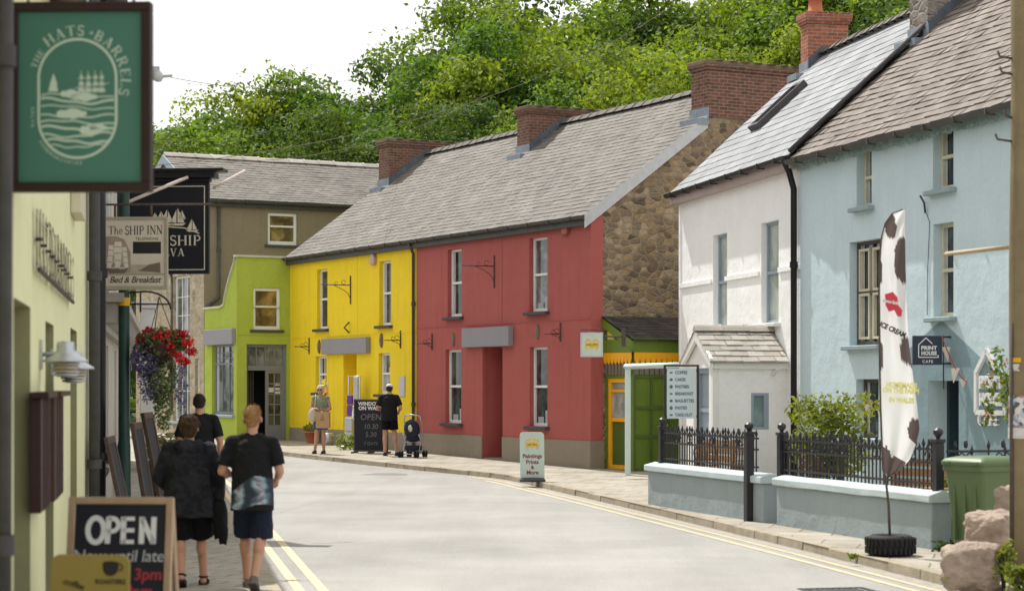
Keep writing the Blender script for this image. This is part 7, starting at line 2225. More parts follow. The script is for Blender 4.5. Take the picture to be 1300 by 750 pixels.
# climbing rose on the blue wall by the lettering
q = fb_.hit(1286, 494); w_ = fb_.w(q[0], -.18, q[1])
rt = empty('climbing_rose', (w_.x, w_.y, 0.1), BA, 'climbing rose with pinkish blooms growing over the wall lettering', 'climber')
mb = MB(); mb.tube([(.35, .0, 0), (.30, .0, 1.0), (.15, 0, w_.z), (-.05, 0, w_.z + .35)], [.02, .016, .01, .006], 6); mb.build('stem', M['bark'], rt)
rnd = random.Random(77); mb = MB()
for k in range(11): leaves(mb, (rnd.uniform(-.30, .6), rnd.uniform(-.12, .0), w_.z + rnd.uniform(-.55, .5)), (.17, .1, .14), 34, .045, rnd, .3, .1)
mb.build('foliage', M['leafS'], rt)
mb = MB()
for k in range(7): leaves(mb, (rnd.uniform(-.30, .5), rnd.uniform(-.2, -.08), w_.z + rnd.uniform(-.5, .35)), (.05, .04, .05), 12, .03, rnd, .3, .1)
mb.build('blooms', rough_mat('pink_bloom', (.62, .28, .22), .7, .3, bst=0), rt)

# ------------------------------------------------------------------ overhead cables
def cable(a, b, sag, label, r=.006):
    pts = [a.lerp(b, i / 24) - Vector((0, 0, sag * 4 * (i / 24) * (1 - i / 24))) for i in range(25)]
    mb = MB(); mb.tube(pts, r, 5); tag(mb.build('overhead_cable', M['valance']), label, 'cable')
cable(P(100, 70, 30), P(470, 92, 62), .5, 'thin overhead cable crossing the white sky at upper left')
cable(P(180, 212, 34), P(850, 10, 60), .8, 'long thin overhead cable rising across the trees towards the upper right', .006)
cable(P(260, 205, 50), P(620, 118, 64), .6, 'thin overhead cable passing over the stone gable house roof', .007)
# ------------------------------------------------------------------ people
def fused(name, mb, mats, parent, voxel=.012, smooth=4, wrinkle=0.0, paint=None, tufts=0):
    """melt overlapping shapes into one continuous surface"""
    me = bpy.data.meshes.new(name); me.from_pydata([tuple(v) for v in mb.v], [], mb.f); me.update()
    o = bpy.data.objects.new(name, me); COL.objects.link(o)
    r = o.modifiers.new('Remesh', 'REMESH'); r.mode = 'VOXEL'; r.voxel_size = voxel; r.use_smooth_shade = True
    s = o.modifiers.new('Smooth', 'SMOOTH'); s.iterations = smooth; s.factor = .5
    bpy.context.view_layer.update()
    dg = bpy.context.evaluated_depsgraph_get()
    m2 = bpy.data.meshes.new_from_object(o.evaluated_get(dg))
    bpy.data.objects.remove(o); bpy.data.meshes.remove(me)
    if wrinkle:
        nn_ = [v.normal.copy() for v in m2.vertices]
        for v, n_ in zip(m2.vertices, nn_):
            p = v.co
            f = noise.noise(Vector((p.x * 9, p.y * 9, p.z * 4.5))) + .6 * noise.noise(Vector((p.x * 14 + p.z * 9, p.y * 14, p.z * 7))) + .5 * (1 - 2 * abs(noise.noise(Vector((p.x * 7 - p.z * 6, p.y * 7, p.z * 9 + 3)))))
            v.co = p + n_ * wrinkle * f
    if tufts:
        bm = bmesh.new(); bm.from_mesh(m2); rr = random.Random(6); fl = list(bm.faces)
        for _ in range(tufts):
            fc_ = rr.choice(fl); c = fc_.calc_center_median(); n_ = fc_.normal
            if n_.z < -.3: continue
            dn = (Vector((0, -.35, -1)) - n_ * Vector((0, -.35, -1)).dot(n_)); dn = (dn.normalized() if dn.length > 1e-4 else Vector((0, -1, 0))) + Vector((rr.gauss(0, .35), rr.gauss(0, .35), rr.gauss(0, .2))) + n_ * rr.uniform(.15, .5)
            sd_ = n_.cross(dn).normalized() * .0035; ln_ = rr.uniform(.018, .038)
            a, b, e = bm.verts.new(c - sd_), bm.verts.new(c + sd_), bm.verts.new(c + dn.normalized() * ln_)
            bm.faces.new((a, b, e))
        bm.to_mesh(m2); bm.free()
    m2.name = name; m2.materials.clear()
    if not isinstance(mats, (list, tuple)): mats = [mats]
    for q in mats: m2.materials.append(q)
    for p in m2.polygons:
        p.use_smooth = True
        p.material_index = paint(p.center) if paint else 0
    o = bpy.data.objects.new(name, m2); COL.objects.link(o); o.parent = parent
    return o
def cap(mb, a, ra, b, rb, n=12):
    a, b = Vector(a), Vector(b)
    mb.cone(a, b, ra, rb, n); mb.ell(a, (ra, ra, ra), n); mb.ell(b, (rb, rb, rb), n)
def hand(mb, w, d, side, curl=.6, roll=0.0):
    """palm and five bent fingers; w wrist, d direction of the forearm"""
    d = Vector(d).normalized(); up = Vector((0, 0, 1)) if abs(d.z) < .8 else Vector((0, 1, 0))
    lat = d.cross(up).normalized(); lat = Matrix.Rotation(roll, 3, d) @ lat
    nrm = lat.cross(d).normalized()
    pc = w + d * .05
    rot = Matrix((lat, d, nrm)).transposed()
    mb.ell(pc, (.040, .052, .016), 12, 0, None, rot)
    cap(mb, w - d * .02, .026, w + d * .03, .028)
    for i, (off, ln) in enumerate(((-.029, .072), (-.010, .082), (.010, .077), (.028, .060))):
        b = w + d * .088 + lat * off
        d1 = (d * math.cos(curl * .5) - nrm * math.sin(curl * .5)); m_ = b + d1 * ln * .52
        d2 = (d * math.cos(curl * 1.5) - nrm * math.sin(curl * 1.5)); e = m_ + d2 * ln * .48
        cap(mb, b - d * .02, .0095, m_, .009, 8); cap(mb, m_, .009, e, .0078, 8)
    tb = w + d * .028 - lat * .030 * side; tm = tb + (d * .7 - lat * .75 * side - nrm * .3).normalized() * .042; te = tm + (d * .95 - lat * .2 * side - nrm * .4).normalized() * .030
    cap(mb, tb, .0125, tm, .0105, 8); cap(mb, tm, .0105, te, .0085, 8)

def person(label, loc, yaw, H, J, look, cat='person'):
    k = H / 1.75
    root = empty('person', loc, yaw, label, cat); root.scale = (k, k, k)
    base = dict(hipL=(-.092, 0, .93), hipR=(.092, 0, .93), kneeL=(-.10, .02, .50), kneeR=(.10, .02, .50), ankL=(-.105, 0, .085), ankR=(.105, 0, .085),
                shL=(-.185, 0, 1.43), shR=(.185, 0, 1.43), elL=(-.235, -.02, 1.14), elR=(.235, -.02, 1.14), wrL=(-.23, .05, .90), wrR=(.23, .05, .90), head=(0, .03, 1.635), footL=0.0, footR=0.0, tilt=0.0, wide=1.0)
    base.update(J); J = {a: (Vector(b) if isinstance(b, tuple) else b) for a, b in base.items()}
    wd = J['wide']
    B = MB()
    B.ell((0, 0, .98), (.165 * wd, .12 * wd, .13), 16); B.ell((0, .005, 1.12), (.148 * wd, .105 * wd, .16), 16); B.ell((0, 0, 1.30), (.172 * wd, .115 * wd, .17), 16)
    cap(B, J['shL'] + Vector((.02, 0, 0)), .058, J['shR'] - Vector((.02, 0, 0)), .058); cap(B, (-.07, -.01, 1.45), .05, (.07, -.01, 1.45), .05)
    hd = J['head']
    cap(B, (0, -.005, 1.44), .058, hd + Vector((0, -.02, -.09)), .052)
    RH = Euler((J['tilt'], 0, J.get('turn', 0.0) if not isinstance(J.get('turn', 0.0), Vector) else 0), 'XYZ').to_matrix()
    HS = look.get('hs', 1.0)
    def hp(v): return hd + RH @ (Vector(v) * HS)
    B.ell(hp((0, 0, .016)), (.077, .096, .107), 18, 0, None, RH); B.ell(hp((0, .036, -.05)), (.056, .056, .062), 14, 0, None, RH); B.ell(hp((0, .02, -.08)), (.048, .05, .04), 12, 0, None, RH)
    cap(B, hp((0, .093, .018)), .011, hp((0, .108, -.018)), .015, 8)
    B.ell(hp((0, .093, -.052)), (.024, .010, .010), 8, 0, None, RH)
    for s_ in (-1, 1):
        B.ell(hp((s_ * .078, -.005, -.004)), (.012, .022, .032), 10, 0, None, RH); B.ell(hp((s_ * .034, .086, .018)), (.018, .010, .012), 8, 0, None, RH)
    for s_, sd in ((-1, 'L'), (1, 'R')):
        cap(B, J['sh' + sd], .055, J['el' + sd], .042); cap(B, J['el' + sd], .041, J['wr' + sd], .027)
        mid_ = J['el' + sd].lerp(J['wr' + sd], .3); B.ell(mid_, (.043, .043, .055), 10)
        hand(B, J['wr' + sd], J['wr' + sd] - J['el' + sd], s_, .7, look.get('roll' + sd, 0))
        cap(B, J['hip' + sd], .085, J['knee' + sd], .056); cap(B, J['knee' + sd], .057, J['ank' + sd], .039)
        cf = J['knee' + sd].lerp(J['ank' + sd], .28) + Vector((0, -.022, 0)); B.ell(cf, (.059, .062, .12), 12)
        a_ = J['ank' + sd]; pt = J['foot' + sd]
        fr_ = Vector((0, math.cos(pt), math.sin(pt)))
        dn = Vector((0, math.sin(pt), -math.cos(pt)))
        cap(B, a_ + dn * .045 - fr_ * .03, .034, a_ + dn * .055 + fr_ * .14, .030)
    body = fused('body', B, M['skin'], root, .0075, 3)
    # hair
    if 'hair' in look:
        Hh = MB(); hm, style = look['hair']
        if style == 'short':
            Hh.ell(hp((0, -.018, .045)), (.084, .098, .088), 18, 0, None, RH, .05, 3); Hh.ell(hp((0, -.045, .0)), (.078, .062, .085), 16, 0, None, RH, .04, 5)
            Hh.ell(hp((0, .035, .098)), (.06, .06, .032), 12, 0, None, RH, .12, 7)
        elif style == 'curly':
            Hh.ell(hp((0, -.018, .04)), (.092, .106, .092), 18, 0, None, RH, .10, 3); Hh.ell(hp((0, -.045, -.02)), (.086, .068, .085), 16, 0, None, RH, .12, 5)
            rr = random.Random(4)
            for i in range(40):
                a, b = rr.uniform(0, 6.28), rr.uniform(-.3, 1.4)
                Hh.ell(hp((.088 * math.cos(a) * math.cos(b), -.022 + .1 * math.sin(a) * math.cos(b) * (1 if math.sin(a) < 0 else .8), .035 + .09 * math.sin(b))), (.024, .024, .022), 8)
        elif style == 'bob':
            Hh.ell(hp((0, -.015, .045)), (.090, .104, .090), 18, 0, None, RH, .05, 3); Hh.ell(hp((0, -.045, -.01)), (.088, .066, .10), 16, 0, None, RH, .05, 5)
            for s_ in (-1, 1): Hh.ell(hp((s_ * .075, .0, .0)), (.022, .05, .07), 10, 0, None, RH)
        elif style == 'crop':
            Hh.ell(hp((0, -.015, .035)), (.0805, .094, .088), 18, 0, None, RH); Hh.ell(hp((0, -.035, -.01)), (.074, .064, .07), 16, 0, None, RH)
        fused('hair', Hh, M[hm], root, .008, 2, tufts=look.get('tufts', 700))
    if look.get('cap'):
        Hh = MB(); Hh.ell(hp((0, -.005, .055)), (.089, .105, .075), 18, 0, None, RH); Hh.box(-.06, .06, .07, .17, .045, .057, 0, Matrix.Translation(hd) @ RH.to_4x4())
        fused('cap', Hh, M[look['cap']], root, .009, 2)
    if look.get('glasses'):
        g = MB(); T_ = Matrix.Translation(hd) @ RH.to_4x4()
        for s_ in (-1, 1):
            g.ell((s_ * .034, .100, .018), (.027, .012, .02), 10, 0, T_); g.tube([(s_ * .058, .09, .022), (s_ * .082, .0, .02)], .004, 5, 0, T_)
        g.tube([(-.012, .108, .022), (.012, .108, .022)], .004, 5, 0, T_)
        g.build('sunglasses', M['letterdark'], root)
    # upper garment
    top, tm = look['top']
    S = MB(); g_ = .016
    lo = look.get('hem', .90)
    S.cone((0, .0, lo), (0, 0, 1.34), .196 * wd, .180 * wd, 24); 
    for i in range(len(S.v)): S.v[i].y *= .76
    S.ell((0, .004, 1.10), (.162 * wd + .004, .122 * wd, .19), 18); S.ell((0, 0, 1.30), (.188 * wd, .133 * wd, .18), 18)
    cap(S, J['shL'] + Vector((.015, 0, -.004)), .068, J['shR'] - Vector((.015, 0, .004)), .068); cap(S, (-.075, -.01, 1.452), .056, (.075, -.01, 1.452), .056)
    if look.get('belly'): S.ell((0, .03, 1.06), (.18 * wd, .135 * wd, .17), 16)
    for sd in ('L', 'R'):
        a, b, c = J['sh' + sd], J['el' + sd], J['wr' + sd]
        if top == 'tee':
            e = a.lerp(b, .78); S.cone(a, e, .064, .072, 14); S.ell(a, (.064, .064, .064), 12)
        elif top == 'vest':
            pass
        elif top == 'jacket':
            cap(S, a, .082, b, .068); S.cone(b, b.lerp(c, .93), .068, .052, 14); S.ell(b, (.068,) * 3, 12)
    if top == 'jacket':
        S.cone((0, 0, lo), (0, 0, 1.36), .215 * wd, .195 * wd, 24)
        for i in range(len(S.v) - 48 - 48, len(S.v)): S.v[i].y *= .80
        S.ell((0, -.085, 1.44), (.155, .075, .085), 16, 0, None, None, .1, 2)     # hood lying on the shoulders
        S.ell((-.09, -.03, 1.475), (.06, .085, .05), 12); S.ell((.09, -.03, 1.475), (.06, .085, .05), 12); S.ell((0, -.13, 1.37), (.11, .045, .10), 12)
    gar = fused({'tee': 't_shirt', 'vest': 'top', 'jacket': 'jacket'}[top], S, tm if isinstance(tm, (list, tuple)) else M[tm], root, .010, 4, wrinkle=.009 if top == 'jacket' else .0075, paint=look.get('paint'))
    # shorts
    Sh = MB(); Sh.ell((0, 0, .93), (.172 * wd, .125 * wd, .10), 18)
    bt = look.get('short_len', .55)
    for sd in ('L', 'R'):
        a, b = J['hip' + sd], J['knee' + sd]
        e = a.lerp(b, bt / .43 if False else look.get('short_t', .8)); Sh.cone(a + Vector((0, 0, -.01)), e, .098 * wd, .104 * wd, 16); Sh.ell(a + Vector((0, 0, -.01)), (.098 * wd,) * 3, 14)
    fused('shorts', Sh, M[look['shorts']], root, .010, 3, wrinkle=.007)
    # shoes
    for sd in ('L', 'R'):
        a_ = J['ank' + sd]; pt = J['foot' + sd]
        fr_ = Vector((0, math.cos(pt), math.sin(pt))); dn = Vector((0, math.sin(pt), -math.cos(pt)))
        K = MB()
        if look['shoe'][1] == 'shoe':
            cap(K, a_ + dn * .038 - fr_ * .035, .043, a_ + dn * .047 + fr_ * .15, .036); K.cone(a_ + dn * .0, a_ + dn * .04, .043, .047, 12)
            K.box(-.045, .045, -.085, .20, -.012, .012, 0, Matrix.Translation(a_ + dn * .083) @ Matrix.Rotation(pt, 4, 'X'))
            fused('shoe', K, M[look['shoe'][0]], root, .008, 2)
        else:
            K.box(-.046, .046, -.085, .20, -.012, .010, 0, Matrix.Translation(a_ + dn * .085) @ Matrix.Rotation(pt, 4, 'X'))
            for f_, r_ in ((.10, .040), (.03, .046)):
                c_ = a_ + dn * .05 + fr_ * f_
                K.tube([c_ + Vector((1, 0, 0)) * r_ * math.cos(R(20 * i)) - dn * (r_ * .95 * math.sin(R(20 * i)) - .02) for i in range(-1, 11)], .011, 6)
            K.tube([a_ + Vector((1, 0, 0)) * .042 * math.cos(R(30 * i)) + fr_ * .046 * math.sin(R(30 * i)) - fr_ * .0 for i in range(13)], .010, 6)
            K.build('sandal', M[look['shoe'][0]], root)
    return root

def fabric_print(name, a, b, scale=5, hi=.5):
    m, nt, bb, out = _mat(name); v = coords(nt)
    n = nz(nt, v, scale, 4, .6, .6)
    c = mixc(nt, ramp(nt, n.outputs[0], [(hi - .04, (0, 0, 0)), (hi + .04, (1, 1, 1))]).outputs[0], a, b)
    L(nt, c, bb.inputs['Base Color']); bb.inputs['Roughness'].default_value = .8; bb.inputs['Specular IOR Level'].default_value = .2
    n2 = nz(nt, v, 9, 4, .6, .8); bump(nt, bb, n2.outputs[0], .8, .05)
    return m
def swirl_print():
    m, nt, bb, out = _mat('swirl_print'); v = coords(nt, 'Object', (1, 1, 2.2))
    w_ = N(nt, 'ShaderNodeTexWave', Scale=1.4, Distortion=7.0, Detail=3.0); L(nt, v, w_.inputs['Vector'])
    n = nz(nt, v, 6, 4, .6, .8)
    c = ramp(nt, w_.outputs[0], [(.2, (.02, .03, .05)), (.55, (.13, .22, .28)), (.75, (.30, .42, .50)), (.92, (.42, .42, .50))]).outputs[0]
    c = mixc(nt, ramp(nt, n.outputs[0], [(.42, (0, 0, 0)), (.6, (.8, .8, .8))]).outputs[0], c, (.02, .025, .04))
    L(nt, c, bb.inputs['Base Color']); bb.inputs['Roughness'].default_value = .8
    bump(nt, bb, n.outputs[0], .4, .03)
    return m
# boy in the printed black t-shirt
d = 18.45
rb_ = person('boy with ginger blond hair in black t-shirt with bluish print and navy shorts', G(320, d, .10), R(-3), 1.64,
    dict(kneeL=(-.095, .17, .52), ankL=(-.085, .20, .085), footL=R(6), kneeR=(.08, .05, .495), ankR=(.05, -.17, .135), footR=R(-26), elL=(-.29, -.02, 1.13), wrL=(-.17, .19, 1.08), elR=(.27, .0, 1.13), wrR=(.20, .22, 1.05), shL=(-.19, 0, 1.42), shR=(.19, 0, 1.42), hipL=(-.092, 0, .92), hipR=(.092, 0, .92), wide=1.06),
    dict(hair=('hairblond', 'short'), hs=1.1, tufts=1800, top=('tee', [M['blackcloth'], swirl_print()]), shorts='navyshorts', short_t=1.0, hem=.76, shoe=('greyshoe', 'shoe'),
         paint=lambda c: 1 if (c.y < .10 and abs(c.x) < .215 and .80 + .10 * c.x + .02 * math.sin(c.x * 18) < c.z < 1.03 + .22 * c.x + .05 * math.sin(c.x * 12 + 1)) else 0))
# woman in the dark rain jacket
rw2 = person('person with curly brown hair in dark hooded rain jacket and black shorts', G(240, 18.75, .10), R(3), 1.545,
    dict(kneeL=(-.09, .03, .50), ankL=(-.06, -.17, .13), footL=R(-24), kneeR=(.11, .16, .52), ankR=(.13, .19, .085), footR=R(5), elL=(-.31, -.02, 1.12), wrL=(-.25, .16, 1.02), elR=(.31, -.02, 1.12), wrR=(.31, .02, .88), wide=1.22, shL=(-.20, 0, 1.42), shR=(.20, 0, 1.42), head=(0, .045, 1.63), tilt=R(-4)),
    dict(hair=('hairbrown', 'curly'), hs=1.1, tufts=1800, top=('jacket', [fabric_print('patterned_rain_jacket', (.010, .011, .016), (.022, .023, .030), 7)]), shorts='blackshorts', short_t=1.02, hem=.72, shoe=('shoe', 'sandal')))
# folded garment hanging from her hand
hw = rw2.matrix_basis @ Vector((.31, .03, .82))
mb = MB()
mb.ell((0, 0, -.10), (.075, .07, .20), 14, 0, None, None, .35, 3); mb.ell((.03, .02, -.24), (.05, .05, .12), 12, 0, None, None, .4, 6)
o = mb.build('folded_jacket', M['blackcloth']); o.location = (hw.x, hw.y, hw.z + .02); tag(o, 'bundled dark garment hanging from the right hand of the person in the rain jacket', 'garment')
# man further ahead
person('man with short dark hair in plain black t-shirt, walking ahead of the couple', G(253, 26.0, .10), R(4), 1.72,
    dict(kneeL=(-.10, .08, .51), ankL=(-.10, .10, .085), kneeR=(.10, .0, .50), ankR=(.10, -.18, .13), footR=R(-20), elL=(-.27, -.03, 1.13), wrL=(-.27, .03, .88), elR=(.27, -.03, 1.13), wrR=(.27, .03, .88), wide=1.04),
    dict(hair=('hairdark', 'crop'), top=('tee', 'blackcloth'), shorts='navyshorts', short_t=.95, hem=.82, shoe=('shoe', 'shoe')))
# far woman facing the camera
fwm = person('woman with white hair and sunglasses in green top and denim shorts on the far pavement', G(407, 50.1, .10), R(170), 1.66,
    dict(kneeL=(-.09, .03, .50), ankL=(-.08, -.02, .085), kneeR=(.09, .05, .50), ankR=(.13, .08, .085), elL=(-.25, -.02, 1.15), wrL=(-.12, .20, 1.09), elR=(.25, -.02, 1.15), wrR=(.06, .22, 1.16), tilt=R(-6)),
    dict(hair=('hairwhite', 'bob'), glasses=True, top=('vest', 'greentop'), shorts='denim', short_t=.72, hem=.90, shoe=('shoe', 'shoe'), rollL=.5, rollR=-.5))
def held(root, loc, name, label, cat, build):
    p = Matrix.Translation(root.location) @ Matrix.Rotation(root.rotation_euler.z, 4, 'Z') @ Matrix.Scale(root.scale.x, 4) @ Vector(loc)
    return empty(name, p, root.rotation_euler.z, label, cat)
bg_ = held(fwm, (-.14, .27, .66), 'paper_bag', 'brown paper carrier bag held by the white haired woman', 'bag', None)
mb = MB(); mb.box(-.17, .17, -.06, .06, 0, .40); mb.build('body', M['kraft'], bg_, bevel=.01)
mb = MB()
for y in (-.05, .05): mb.tube([(-.07, y, .40), (-.05, y, .47), (.05, y, .47), (.07, y, .40)], .006, 5)
mb.build('handle', M['kraft'], bg_)
mb = MB()
for i in range(3): mb.box(-.06 + .02 * i, .06 - .02 * i, .0605, .062, .20 + i * .05, .215 + i * .05)
mb.build('emblem', M['letterdark'], bg_)
bg_ = held(fwm, (.16, .17, .82), 'shoulder_bag', 'pale cloth shoulder bag worn by the white haired woman', 'bag', None)
mb = MB(); mb.ell((0, 0, .16), (.12, .05, .17), 14, 0, None, None, .1, 2); mb.build('body', M['canvasbag'], bg_)
mb = MB(); mb.tube([(-.04, 0, .3), (-.06, -.06, .62), (-.03, -.14, .66)], .012, 5); mb.build('strap', M['canvasbag'], bg_)
# far man at the chalkboard, seen from behind
fm = person('man in black polo shirt and black shorts with white cap beside the chalkboard', G(494, 49.0, .10), R(-6), 1.72,
    dict(kneeL=(-.10, .0, .50), ankL=(-.10, -.02, .085), kneeR=(.13, .03, .50), ankR=(.19, -.02, .085), footR=R(0), elL=(-.29, -.03, 1.16), wrL=(-.21, .20, 1.10), elR=(.29, -.03, 1.16), wrR=(.21, .20, 1.08), tilt=R(-14), head=(0, .05, 1.625), wide=1.06),
    dict(hair=('hairdark', 'crop'), cap='whitecap', top=('tee', 'blackcloth'), shorts='blackshorts', short_t=.68, hem=.85, shoe=('shoe', 'shoe')))
# pushchair
pc = empty('pushchair', G(524, 48.3, .10), R(-20), 'folded up navy pushchair with small wheels beside the man in the white cap', 'pushchair')
mb = MB()
for s_ in (-1, 1):
    mb.tube([(s_ * .2, -.05, .98), (s_ * .22, .02, .8), (s_ * .2, .1, .5), (s_ * .2, -.1, .14), (s_ * .2, -.25, .08)], .014, 7); mb.tube([(s_ * .2, -.12, .55), (s_ * .2, .1, .3), (s_ * .2, .26, .08)], .014, 7)
mb.tube([(-.2, -.05, .98), (0, -.06, 1.0), (.2, -.05, .98)], .018, 8)
mb.tube([(-.2, -.25, .08), (.2, -.25, .08)], .012, 6); mb.tube([(-.2, .26, .08), (.2, .26, .08)], .012, 6); mb.tube([(-.2, 0, .35), (.2, 0, .35)], .012, 6)
mb.build('frame', M['steel'], pc)
mb = MB(); mb.ell((0, -.06, .66), (.20, .12, .24), 16, 0, None, None, .12, 4); mb.ell((0, .02, .44), (.19, .15, .08), 14, 0, None, None, .1, 5); mb.build('seat', M['prambag'], pc)
mb = MB(); mb.ell((.02, -.185, .68), (.06, .012, .08), 8, 0, None, None, .5, 2); mb.build('emblem', M['canvasbag'], pc)
mb = MB(); mb.box(-.17, .17, -.1, .18, .16, .28); mb.build('basket', M['prambag'], pc, bevel=.03)
for x, y in ((-.2, -.25), (.2, -.25), (-.2, .26), (.2, .26)):
    mb = MB()
    for o_ in (-.03, .03): mb.cone((x + o_ - .012, y, .08), (x + o_ + .012, y, .08), .08, .08, 16)
    mb.build('wheel', M['rubber'], pc)
# ------------------------------------------------------------------ trees on the hill
def crown_mesh(seed, mat, R0=4.0, HZ=4.6, clumps=60, per=230, size=.15):
    rnd = random.Random(seed); mb = MB(); cl = []
    for k in range(clumps):
        while True:
            v = Vector((rnd.uniform(-1, 1), rnd.uniform(-1, 1), rnd.uniform(-1, 1)))
            if .35 < v.length < 1: break
        v = v * (.68 + .75 * noise.noise(v * 1.7 + Vector((seed * 5.1, 0, 0))) + .12)
        if v.z < -.65: v.z *= .6
        c = Vector((v.x * R0, v.y * R0, HZ + v.z * HZ * .92))
        r = rnd.choice((.5, .65, .85, 1.0, 1.2, 1.4)) * rnd.uniform(.9, 1.1) * R0 / 4
        cl.append((c, r))
        n = int(per * 1.5 * rnd.uniform(.6, 1.25) * (r / 1.05) ** 2)
        vs, fs = [], []
        for _ in range(n):
            d = Vector((rnd.gauss(0, 1), rnd.gauss(0, 1), rnd.gauss(.35, 1))).normalized()
            p = c + Vector((d.x * r, d.y * r, d.z * r * .72)) * (rnd.uniform(.55, 1.08) if rnd.random() < .9 else rnd.uniform(1.05, 1.55))
            nn = (d * .7 + Vector((rnd.gauss(0, .6), rnd.gauss(0, .6), rnd.gauss(.5, .5)))).normalized()
            t = nn.orthogonal().normalized(); t = Matrix.Rotation(rnd.uniform(0, 6.28), 3, nn) @ t; b = nn.cross(t)
            s = size * rnd.uniform(.6, 1.35)
            q = len(vs)
            vs += [p - t * s, p - t * s * .25 + b * s * .62, p + t * s - nn * s * .25, p - t * s * .25 - b * s * .62]
            fs.append((q, q + 3, q + 2, q + 1))
        mb.add(vs, fs)
    return mb, cl
def trunk_mesh(cl, seed, HZ=4.6):
    rnd = random.Random(seed); mb = MB()
    top = Vector((rnd.uniform(-.3, .3), rnd.uniform(-.3, .3), HZ * 1.2))
    ax = [Vector((0, 0, -6)), Vector((.1, 0, -2)), Vector((.0, .1, HZ * .3)), top]
    mb.tube(ax, [.30, .26, .20, .08], 8)
    for c, r in cl[::3]:
        s = rnd.uniform(.1, .6); a = ax[2].lerp(top, s) if s > .3 else ax[1].lerp(ax[2], .8)
        mb.tube([a, a.lerp(c, .5) + Vector((0, 0, .25)), c], [.09, .055, .02], 5)
    return mb
protos = []
for i, (mt, sz_, cl_n) in enumerate((('leafA', .118, 60), ('leafB', .115, 64), ('leafC', .108, 60), ('leafA', .128, 52), ('leafB', .122, 56))):
    mb, cl = crown_mesh(100 + i * 7, M[mt], clumps=cl_n + 22, size=sz_)
    protos.append((mb, cl, mt))
made = {}
def tree(kind, px, ytop, d, rad, label, yaw=0.0, group='trees on the wooded hill behind the houses'):
    x = (px - CX) / FP * d; zt = EYE + (HY - ytop) / FP * d
    k = rad / 4.0; hgt = 10.0 * k
    zb = zt - hgt
    root = empty('tree', (x, d, zb), yaw, label, 'tree', group); root.scale = (k, k, k)
    if kind not in made:
        mb, cl, mt = protos[kind]
        c = mb.build('crown', M[mt], root); t = trunk_mesh(cl, kind).build('trunk', M['bark'], root)
        made[kind] = (c, t)
    else:
        for s_ in made[kind]:
            q = s_.copy(); COL.objects.link(q); q.parent = root
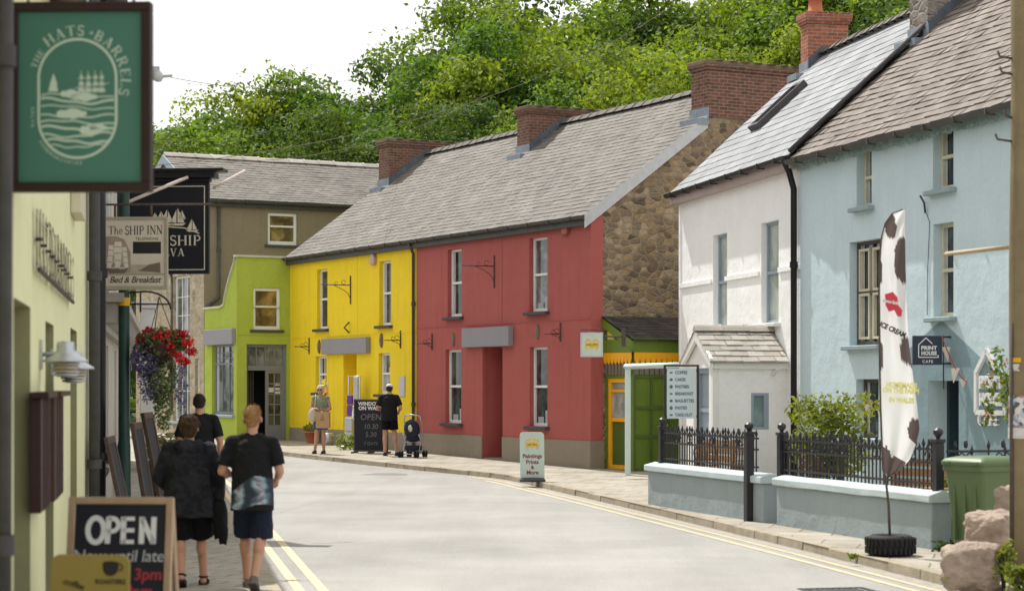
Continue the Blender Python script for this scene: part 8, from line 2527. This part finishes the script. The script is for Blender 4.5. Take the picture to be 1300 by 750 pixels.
T_LIST = [
 # back row
 (2, 760, -70, 104, 5.6, 'dark tree at the top of the hill above the crab sign'),
 (0, 860, -95, 106, 6.0, 'tree at the top of the hill above the large brick chimney'),
 (2, 960, -90, 104, 5.8, 'dark tree at the top of the hill left of the terracotta chimney pot'),
 (3, 1060, -100, 104, 6.0, 'tree at the top of the hill behind the terracotta chimney pot'),
 (2, 1150, -90, 102, 6.0, 'dark tree high behind the ridge of the white cottage'),
 (0, 660, -62, 98, 5.2, 'tall tree whose top touches the sky gap at the top of the hill'),
 (1, 590, 4, 94, 4.8, 'tall bright tree rising above the middle brick chimney against the sky'),
 # middle row
 (3, 232, 98, 80, 3.6, 'small round tree against the white sky beside the teal sign'),
 (1, 300, 122, 84, 3.7, 'yellow green tree behind the left end of the stone gable house roof'),
 (4, 352, 100, 83, 3.5, 'bright tree with a pointed top above the stone gable house roof'),
 (0, 408, 62, 84, 3.9, 'leafy green tree above the middle of the stone gable house roof'),
 (2, 440, 44, 86, 4.0, 'dark tree left of the tallest tree against the sky'),
 (0, 490, 42, 83, 4.3, 'broad green tree standing tallest against the white sky'),
 (3, 548, 92, 80, 3.6, 'tree just below the notch of white sky'),
 (4, 596, 48, 82, 4.0, 'bright yellow green tree left of the middle brick chimney'),
 (0, 648, 4, 84, 4.2, 'green tree directly behind the middle brick chimney'),
 (1, 712, 24, 85, 4.2, 'bright tree above the red house roof ridge'),
 (2, 770, 10, 86, 4.4, 'dark tree above the right part of the red house ridge'),
 (3, 835, 0, 85, 4.3, 'tree close behind the left edge of the large brick chimney'),
 (1, 905, -10, 85, 4.4, 'bright tree directly above the large brick chimney'),
 (0, 975, -15, 84, 4.2, 'tree left of the red brick chimney with the pot'),
 (2, 1090, -30, 86, 4.6, 'dark tree right of the terracotta chimney pot'),
 (0, 1160, -30, 88, 4.6, 'tree at the upper right behind the stone chimney'),
 (4, 1020, 10, 80, 3.6, 'bright yellow green tree between the two brick chimneys of the right houses'),
 # front row, just behind the roofs
 (2, 215, 150, 72, 3.0, 'low dark tree behind the yachts sign'),
 (0, 262, 146, 72, 3.0, 'low green tree just above the left gable of the stone house'),
 (4, 318, 142, 73, 3.0, 'low bright tree just above the stone gable house ridge'),
 (2, 378, 128, 73, 3.1, 'low dark tree above the right half of the stone house ridge'),
 (2, 440, 112, 73, 3.2, 'low dark tree left of the farthest brick chimney'),
 (2, 505, 104, 73, 3.2, 'low dark tree above the farthest brick chimney'),
 (2, 565, 108, 72, 3.1, 'low dark tree between the farthest and the middle brick chimneys'),
 (2, 628, 92, 72, 3.2, 'low dark tree just left of the middle brick chimney'),
 (3, 690, 90, 71, 3.1, 'low tree above the middle brick chimney cap'),
 (0, 752, 78, 71, 3.1, 'low green tree right of the middle brick chimney'),
 (1, 815, 62, 70, 3.1, 'low bright tree above the verge of the red house roof'),
 (3, 862, 84, 69, 2.6, 'low tree touching the left side of the large brick chimney'),
 (4, 945, 38, 70, 2.9, 'low yellow green tree above the large brick chimney cap'),
]
for i, (k_, px, yt, d_, r_, lab) in enumerate(T_LIST):
    tree(k_, px, yt, d_, r_, lab, i * 1.37)
# undergrowth that fills the hillside between the trunks
rnd = random.Random(99); mb = MB(); vs, fs = [], []
for _ in range(26000):
    x, y = rnd.uniform(-26, 30), 66.5 + 46 * rnd.random() ** 1.3
    z = hillz(x, y) + rnd.uniform(0, 2.6) * (.5 + .5 * noise.noise(Vector((x * .3, y * .3, 7))) + .3)
    nn = Vector((rnd.gauss(0, .6), rnd.gauss(-.4, .6), rnd.gauss(.6, .5))).normalized()
    t = nn.orthogonal().normalized(); t = Matrix.Rotation(rnd.uniform(0, 6.28), 3, nn) @ t; b = nn.cross(t); s = .2 * rnd.uniform(.6, 1.4)
    p = Vector((x, y, z)); q = len(vs)
    vs += [p - t * s, p + b * s * .6, p + t * s, p - b * s * .6]; fs.append((q, q + 3, q + 2, q + 1))
mb.add(vs, fs)
o = mb.build('undergrowth', M['leafC']); tag(o, 'dense dark undergrowth covering the wooded hillside between the trees', 'undergrowth', None, 'stuff')
